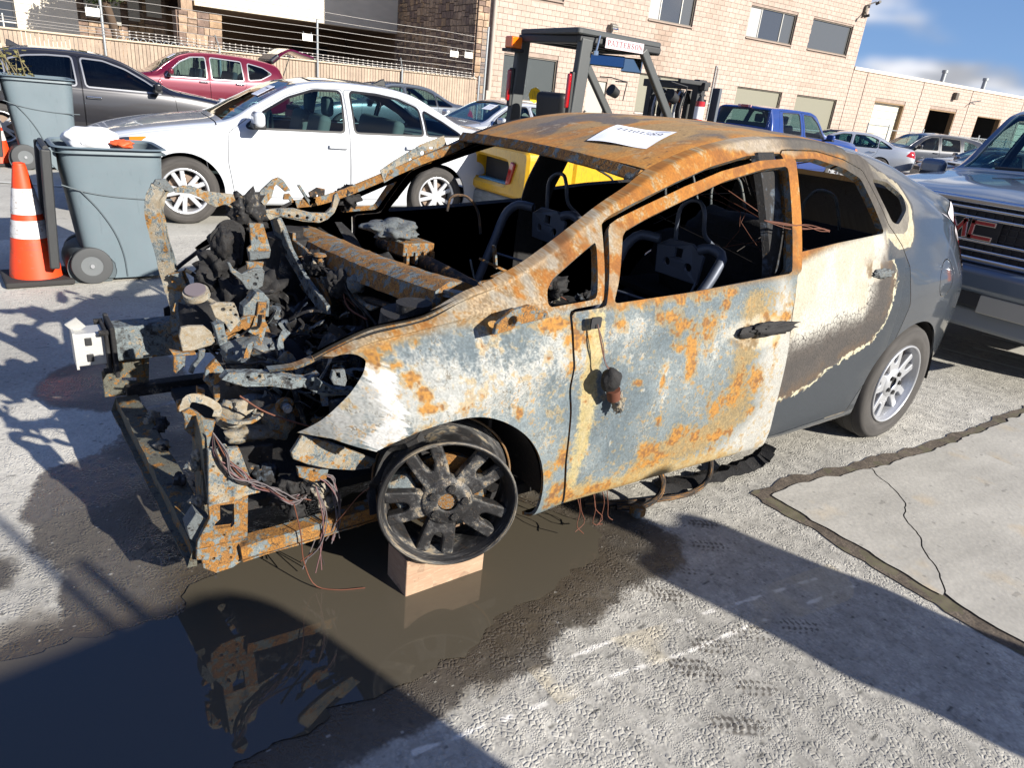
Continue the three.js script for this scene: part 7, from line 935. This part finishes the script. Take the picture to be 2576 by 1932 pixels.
  for (const [x, r, w] of [[5.05, .25, .2], [6.75, .34, .26]]) for (const z of [-4.0, -4.98]) { const wh = sub('wheel', f); part('tyre', lathe([[r * .55, -w / 2], [r * .92, -w / 2], [r, -w / 2 + .03], [r, w / 2 - .03], [r * .92, w / 2], [r * .55, w / 2]], 30, 'z').translate(x, r, z), rubber, wh); part('rim', cyl(r * .56, r * .56, w * .8, 24, x, r, z, [Math.PI / 2, 0, 0]), yel, wh); }
  part('warning_tag_post', merge([rod([5.30, 1.1, -5.18], [5.38, 1.40, -5.16], .004), rod([5.36, 1.1, -5.18], [5.42, 1.40, -5.16], .004)]), plasticDark, f);
  const tag = printTex(96, 96, (c) => { c.fillStyle = '#f2d60c'; c.fillRect(0, 0, 96, 96); c.strokeStyle = '#8a7a10'; c.lineWidth = 3; for (let i = 0; i < 4; i++) { c.beginPath(); c.moveTo(22, 30 + i * 12); c.lineTo(74, 30 + i * 12); c.stroke(); } }); const ty = solo('warning_sign', 'small yellow round warning tag on a wire beside the forklift pillar', 'sign', new THREE.CylinderGeometry(.09, .09, .01, 8).rotateX(Math.PI / 2).translate(5.50, 1.50, -4.98), std({ map: tag, color: S(255, 236, 60), roughness: .6 }));
}
// ---------------------------------------------------------------- wheeled bins
function bin(label, pos, k, { bag, tone = 0 }) {
  const o = thing('wheeled_bin', label, 'bin', pos, 0, 'grey wheeled bins'); o.scale.setScalar(k); const H = .93;
  const t = tex(256, 256, (x, y) => { const a = fbmT(x / 64 + tone, y / 64, 5, 4), s = fbmT(x / 6, y / 48, 3, 42), sc = fbmT(x / 40 + 3, y / 5, 3, 51); let c = M3([88, 101, 108], [98, 110, 117], a); if (s > .74) c = M3(c, [80, 92, 98], .3); return c; });
  const pl = std({ map: t, roughness: .5 }), plD = std({ color: S(70, 80, 86), roughness: .55 }), lidM = noiseMat([40, 42, 44], .3, 2, .6);
  const ring = (y, inset = 0) => { const u = y / H, hx = mix(.25, .325, u) - inset, hz = mix(.235, .285, u) - inset, cx = mix(.02, 0, u), P = []; for (let i = 0; i < 48; i++) { const a = i / 48 * 2 * Math.PI, c = Math.cos(a), s = Math.sin(a), e = .32; P.push([cx + Math.sign(c) * Math.pow(Math.abs(c), e) * hx, y, Math.sign(s) * Math.pow(Math.abs(s), e) * hz]); } return P; };
  const loft = (ys, inset, flip) => gridSoup(ys.length - 1, 48, (u, v) => { const r = ring(ys[Math.round(u * (ys.length - 1))], inset); return r[Math.round(v * 48) % 48]; }, flip);
  const ys = [...Array(17).keys()].map(i => .03 + i / 16 * (H - .03)); let sh = loft(ys, 0, true); sh = split(sh, (x, y, z) => Math.hypot(x + .21, y - .10) - .155)[1]; part('tub', merge([soupGeo(sh, (x, y, z) => [(x + z * .7) * 1.3, y * 1.3])]), pl, o); part('tub_inside', soupGeo(loft(ys, .008, false)), plD, o); part('tub_floor', bx(.5, .02, .44, .02, .05, 0, .005), plD, o); part('wheel_recess', merge([cyl(.152, .152, .42, 28, -.21, .10, 0, [Math.PI / 2, 0, 0])]), std({ color: S(58, 66, 70), roughness: .6 }), o);
  const lip = []; const r0 = ring(H, -.016); part('rim_lip', boxUV(sweep([[-.014, -.022], [.014, -.022], [.018, .012], [0, .022], [-.018, .012]], (() => { const P = r0; return [...P, P[0]].map((p, i) => { const q = P[(i + 1) % 48], b = P[(i + 47) % 48], T = V3(q[0] - b[0], 0, q[2] - b[2]).normalize(); return { p, S: V3(-T.z, 0, T.x), N: V3(0, 1, 0) }; }); })(), { closed: false, crease: .9 }), 1), pl, o);
  const sideZ = (x, y) => mix(.235, .285, y / H) + .0015; const curve = pts => tube(pts.map(([x, y]) => [x, y, sideZ(x, y)]), .0055, 5, 6); part('moulded_ridge', merge([curve([[-.33, .70], [-.2, .655], [-.05, .625], [.15, .605], [.35, .60]])]), plD, o); part('moulded_ridge', merge([curve([[-.22, .66], [-.12, .52], [-.04, .36], [.0, .2], [.01, .04]])]), plD, o);
  for (const z of [.235, -.235]) { const w = sub('wheel', o); part('tyre', lathe([[.07, -.03], [.125, -.03], [.132, -.02], [.132, .02], [.125, .03], [.07, .03]], 36, 'z').translate(-.21, .132, z), std({ color: S(58, 60, 62), roughness: .7 }), w); part('disc', lathe([[.0001, .026], [.03, .03], [.035, .024], [.1, .03], [.112, .026], [.118, .01]], 36, 'z').translate(-.21, .132, z), std({ color: S(88, 92, 95), roughness: .55 }), w); part('axle_cap', cyl(.014, .014, .012, 12, -.21, .132, z + .032, [Math.PI / 2, 0, 0]), alloyDull, w); }
  const hd = sub('handle', o); part('grip', rod([-.40, .90, -.2], [-.40, .90, .2], .015), pl, hd); for (const z of [-.2, 0, .2]) part('bracket', boxUV(plate('z', z, [[-.33, .94], [-.41, .92], [-.41, .885], [-.33, .78]], .02, { bevel: .004 })), pl, hd);
  const lid = sub('lid', o); part('lid_panel', bx(.035, .80, .56, -.40, .53, 0, .015, [0, 0, -.06]), lidM, lid); for (const z of [.285, -.285]) part('lid_edge', bx(.06, .80, .03, -.415, .53, z, .012, [0, 0, -.06]), lidM, lid); part('hinge', rod([-.385, .93, -.24], [-.385, .93, .24], .018), lidM, lid);
  return o;
}
bin('grey wheeled bin nearest the burnt car with its lid hanging open', [.65, 0, -3.36], .96, {});
bin('grey wheeled bin standing behind, with weeds sticking out', [.62, 0, -8.9], 1.16, { tone: 2 });
{ const b = thing('bin_bag', 'crumpled white plastic bag stuffed in the nearer bin', 'bag'); part('bag', lump(.16, 3, { sx: 1.05, sy: .62, sz: 1.0, amp: .22, freq: 2.6, det: 5 }).translate(.56, .93, -3.28), std({ color: S(206, 208, 212), roughness: .6 }), b); part('orange_wrapper', lump(.06, 6, { sx: 1.2, sy: .5, amp: .5, det: 4 }).translate(.72, .94, -3.12), std({ color: S(206, 84, 44), roughness: .6 }), b); }
{ const w = thing('weed_cutting', 'dry leafy twigs poking out of the rear bin', 'plant'), R = rng(12), st = [], lf = []; for (let i = 0; i < 7; i++) { const x = .40 + .3 * R(), z = -8.9 + (R() - .5) * .3, p = [[x, .95, z], [x - .04 + .1 * (R() - .6), 1.1, z], [x - .1 + .2 * (R() - .6), 1.25 + .2 * R(), z + .1 * R()]]; st.push(tube(p, .007, 5)); for (let j = 0; j < 12; j++) { const t = .35 + .65 * R(), q = crSpline(p, t * 2); const g = new THREE.PlaneGeometry(.05, .022); g.rotateX(R() * 6); g.rotateY(R() * 6); g.translate(q[0] + (R() - .5) * .14, q[1] + (R() - .5) * .12, q[2] + (R() - .5) * .14); lf.push(g); } } part('stem', merge(st), std({ color: S(104, 96, 70), roughness: .9 }), w); stuffPart('leaves', merge(lf), std({ color: S(104, 100, 58), roughness: .9 }), w); }
// ---------------------------------------------------------------- traffic cones
function cone(label, pos, k, turn) {
  const o = thing('traffic_cone', label, 'cone', pos, turn, 'traffic cones by the bins'); o.scale.setScalar(k); const rr = y => mix(.145, .033, (y - .03) / .68);
  const wear = (c, d) => { const t = tex(128, 128, (x, y) => { const a = fbmT(x / 16, y / 16, 4, 8), s = fbmT(x / 4, y / 20, 3, 32); let q = M3(c, d, sst(.55, .75, a)); if (s > .7) q = M3(q, [92, 76, 66], .4); return q; }); return std({ map: t, roughness: .55 }); }, or = wear([214, 62, 20], [186, 58, 30]), wh = wear([190, 190, 190], [150, 146, 142]);
  const band = (y0, y1, m, n, e = 0) => part(n, lathe([[rr(y0) + e, y0], [rr((y0 + y1) / 2) + e, (y0 + y1) / 2], [rr(y1) + e, y1]], 36), m, o); band(.03, .28, or, 'lower_cone'); band(.28, .385, wh, 'reflective_band', .002); band(.385, .42, or, 'middle_cone'); band(.42, .57, wh, 'reflective_band', .002); band(.57, .70, or, 'upper_cone'); part('tip', lathe([[.033, .70], [.032, .712], [.024, .715], [.02, .70], [.02, .6]], 24), or, o); part('base', merge([bx(.36, .035, .36, 0, .02, 0, .012)]), rubber, o); return o;
}
cone('scuffed orange cone with white bands leaning on the near bin lid', [.13, 0, -3.30], 1.09, .05); cone('orange cone with white bands at the left edge by the rear bin', [.10, 0, -9.0], 1.1, .3);
// ---------------------------------------------------------------- out of frame behind the camera: what throws the two long shadows
{ const t = thing('added_box_trailer', 'round cornered box trailer added behind the viewpoint for an unseen vehicle, shaped to its shadow at lower left', 'trailer', [1.03, 0, 5.54], .15), wm = std({ color: S(170, 172, 174), roughness: .5 }); part('box_body', bx(1.70, 1.42, 3.0, 0, 1.04, 0, .16), wm, t); part('chassis', bx(1.5, .14, 3.1, 0, .30, 0, .02), plasticDark, t); for (const s of [-1, 1]) { const w = sub('wheel', t); part('tyre', lathe([[.16, -.09], [.29, -.09], [.31, -.06], [.31, .06], [.29, .09], [.16, .09]], 30, 'x').translate(s * .78, .31, .2), rubber, w); part('hub', cyl(.165, .165, .12, 20, s * .78, .31, .2, [0, 0, Math.PI / 2]), alloy, w); } for (const x of [.18, -.5]) part('door_panel', bx(.66, 1.2, .02, x, 1.02, -1.505, .01), wm, t); part('added_antenna', rod([.45, 1.70, -1.42], [.45, 2.12, -1.42], .014), plasticDark, t); part('added_post', rod([.53, 1.70, -1.42], [.53, 1.90, -1.42], .018), plasticDark, t); }  // trailer and its two thin posts are added, shaped to throw the shadow
// ---------------------------------------------------------------- yard worker standing behind the viewpoint (only the shadow falls into view)
{
  const J = { head: [0, 1.63, .02, .095], chin: [0, 1.54, .05, .06], neck: [0, 1.47, 0, .055], chest: [0, 1.30, 0, .145], belly: [0, 1.08, .01, .135], hip: [0, .95, 0, .13], sl: [-.19, 1.39, 0, .065], sr: [.19, 1.39, 0, .065], el: [-.23, 1.12, -.01, .055], er: [.23, 1.13, -.02, .055], wl: [-.23, .90, .05, .036], wr: [.22, .91, .06, .036], cl: [-.09, 1.22, .01, .135], cr: [.09, 1.22, .01, .135], bl: [-.10, .80, .01, .14], br: [.10, .80, .01, .14], hl: [-.10, .92, 0, .095], hr: [.10, .92, 0, .095], kl: [-.12, .50, .02, .062], kr: [.12, .50, .02, .062], al: [-.13, .10, -.02, .045], ar: [.13, .10, -.02, .045], tl: [-.14, .05, .14, .038], tr: [.14, .05, .14, .038] };
  const bones = [['head', 'chin'], ['head', 'neck'], ['neck', 'chest'], ['chest', 'belly'], ['belly', 'hip'], ['chest', 'sl'], ['chest', 'sr'], ['sl', 'el'], ['sr', 'er'], ['el', 'wl'], ['er', 'wr'], ['hip', 'hl'], ['hip', 'hr'], ['hl', 'kl'], ['hr', 'kr'], ['kl', 'al'], ['kr', 'ar'], ['al', 'tl'], ['ar', 'tr'], ['cl', 'bl'], ['cr', 'br']];
  const caps = bones.map(([a, b]) => [J[a], J[b]]); for (const s of [-1, 1]) for (let i = 0; i < 5; i++) { const w = s < 0 ? J.wl : J.wr, k = i === 4 ? -s * .035 : (i - 1.5) * .019; caps.push([[w[0] + k * .3, w[1], w[2], .022], [w[0] + k * .3, w[1] - (i === 4 ? .05 : .09), w[2] + .02 + k, .010]], [[w[0] + k * .3, w[1] - (i === 4 ? .05 : .09), w[2] + .02 + k, .010], [w[0] + k * .3 - Math.sign(w[0]) * .015, w[1] - (i === 4 ? .07 : .135 - Math.abs(i - 1.5) * .01), w[2] + .03 + k, .008]]); }
  const sd = (x, y, z) => { let e = 0; for (const [a, b] of caps) { const ex = b[0] - a[0], ey = b[1] - a[1], ez = b[2] - a[2], t = clamp(((x - a[0]) * ex + (y - a[1]) * ey + (z - a[2]) * ez) / (ex * ex + ey * ey + ez * ez)); const d = Math.hypot(x - a[0] - ex * t, y - a[1] - ey * t, z - a[2] - ez * t) - mix(a[3], b[3], t); e += Math.exp(-d * 55); } return -Math.log(e + 1e-12) / 55; };
  const n = 92, h = 1.78 / (n - 6), mc = new MarchingCubes(n, std({}), false, false, 90000); mc.isolation = 0; for (let k = 0; k < n; k++) for (let j = 0; j < n; j++) for (let i = 0; i < n; i++) { const x = (i - n / 2) * h, y = (j - 3) * h, z = (k - n / 2) * h; mc.field[i + j * n + k * n * n] = Math.abs(x) > .45 || Math.abs(z) > .48 ? -1 : -sd(x, y, z); } mc.update();
  const cnt = mc.count, p = mc.positionArray.slice(0, cnt * 3), q = new Float32Array(cnt * 3); for (let i = 0; i < cnt; i++) { q[i * 3] = p[i * 3] * n / 2 * h; q[i * 3 + 1] = (p[i * 3 + 1] * n / 2 + n / 2 - 3) * h; q[i * 3 + 2] = p[i * 3 + 2] * n / 2 * h; }
  const g = new THREE.BufferGeometry(); g.setAttribute('position', new THREE.BufferAttribute(q, 3)); const gg = mergeVertices(g, 1e-4); gg.computeVertexNormals(); const c = new Float32Array(gg.attributes.position.count * 3); for (let i = 0; i < gg.attributes.position.count; i++) { const y = gg.attributes.position.getY(i), z = gg.attributes.position.getZ(i), col = y > 1.50 ? [.30, .19, .13] : y > .66 && !(y < .88 && Math.abs(gg.attributes.position.getX(i)) > .205) ? [.05, .06, .09] : y > .70 ? [.30, .19, .13] : y > .11 ? [.04, .045, .06] : [.03, .028, .025]; c.set(col, i * 3); } gg.setAttribute('color', new THREE.BufferAttribute(c, 3));
  const o = thing('person', 'person in dark work clothes standing out of frame, casting the long shadow at right', 'person', [2.88, 0, 3.95], 3.47); o.scale.set(.95, 1, 1); part('body', gg, std({ vertexColors: true, roughness: .85 }), o); part('hair', lump(.102, 5, { sy: .8, amp: .08, det: 4 }).translate(0, 1.675, -.01), std({ color: S(34, 26, 22), roughness: .9 }), o); for (const s of [-1, 1]) part('eye', new THREE.SphereGeometry(.011, 10, 8).translate(s * .033, 1.63, .108), paperMat, o); part('nose', lump(.016, 2, { sy: 1.5, amp: .1, det: 2 }).translate(0, 1.595, .118), std({ color: S(150, 112, 92), roughness: .8 }), o); part('mouth', bx(.045, .008, .01, 0, 1.555, .108, .003), std({ color: S(120, 70, 66) }), o); for (const s of [-1, 1]) part('ear', lump(.024, 3, { sx: .5, sy: 1.3, amp: .1, det: 2 }).translate(s * .098, 1.62, .0), std({ color: S(150, 112, 92), roughness: .8 }), o);
}
renderer.render(scene, camera);
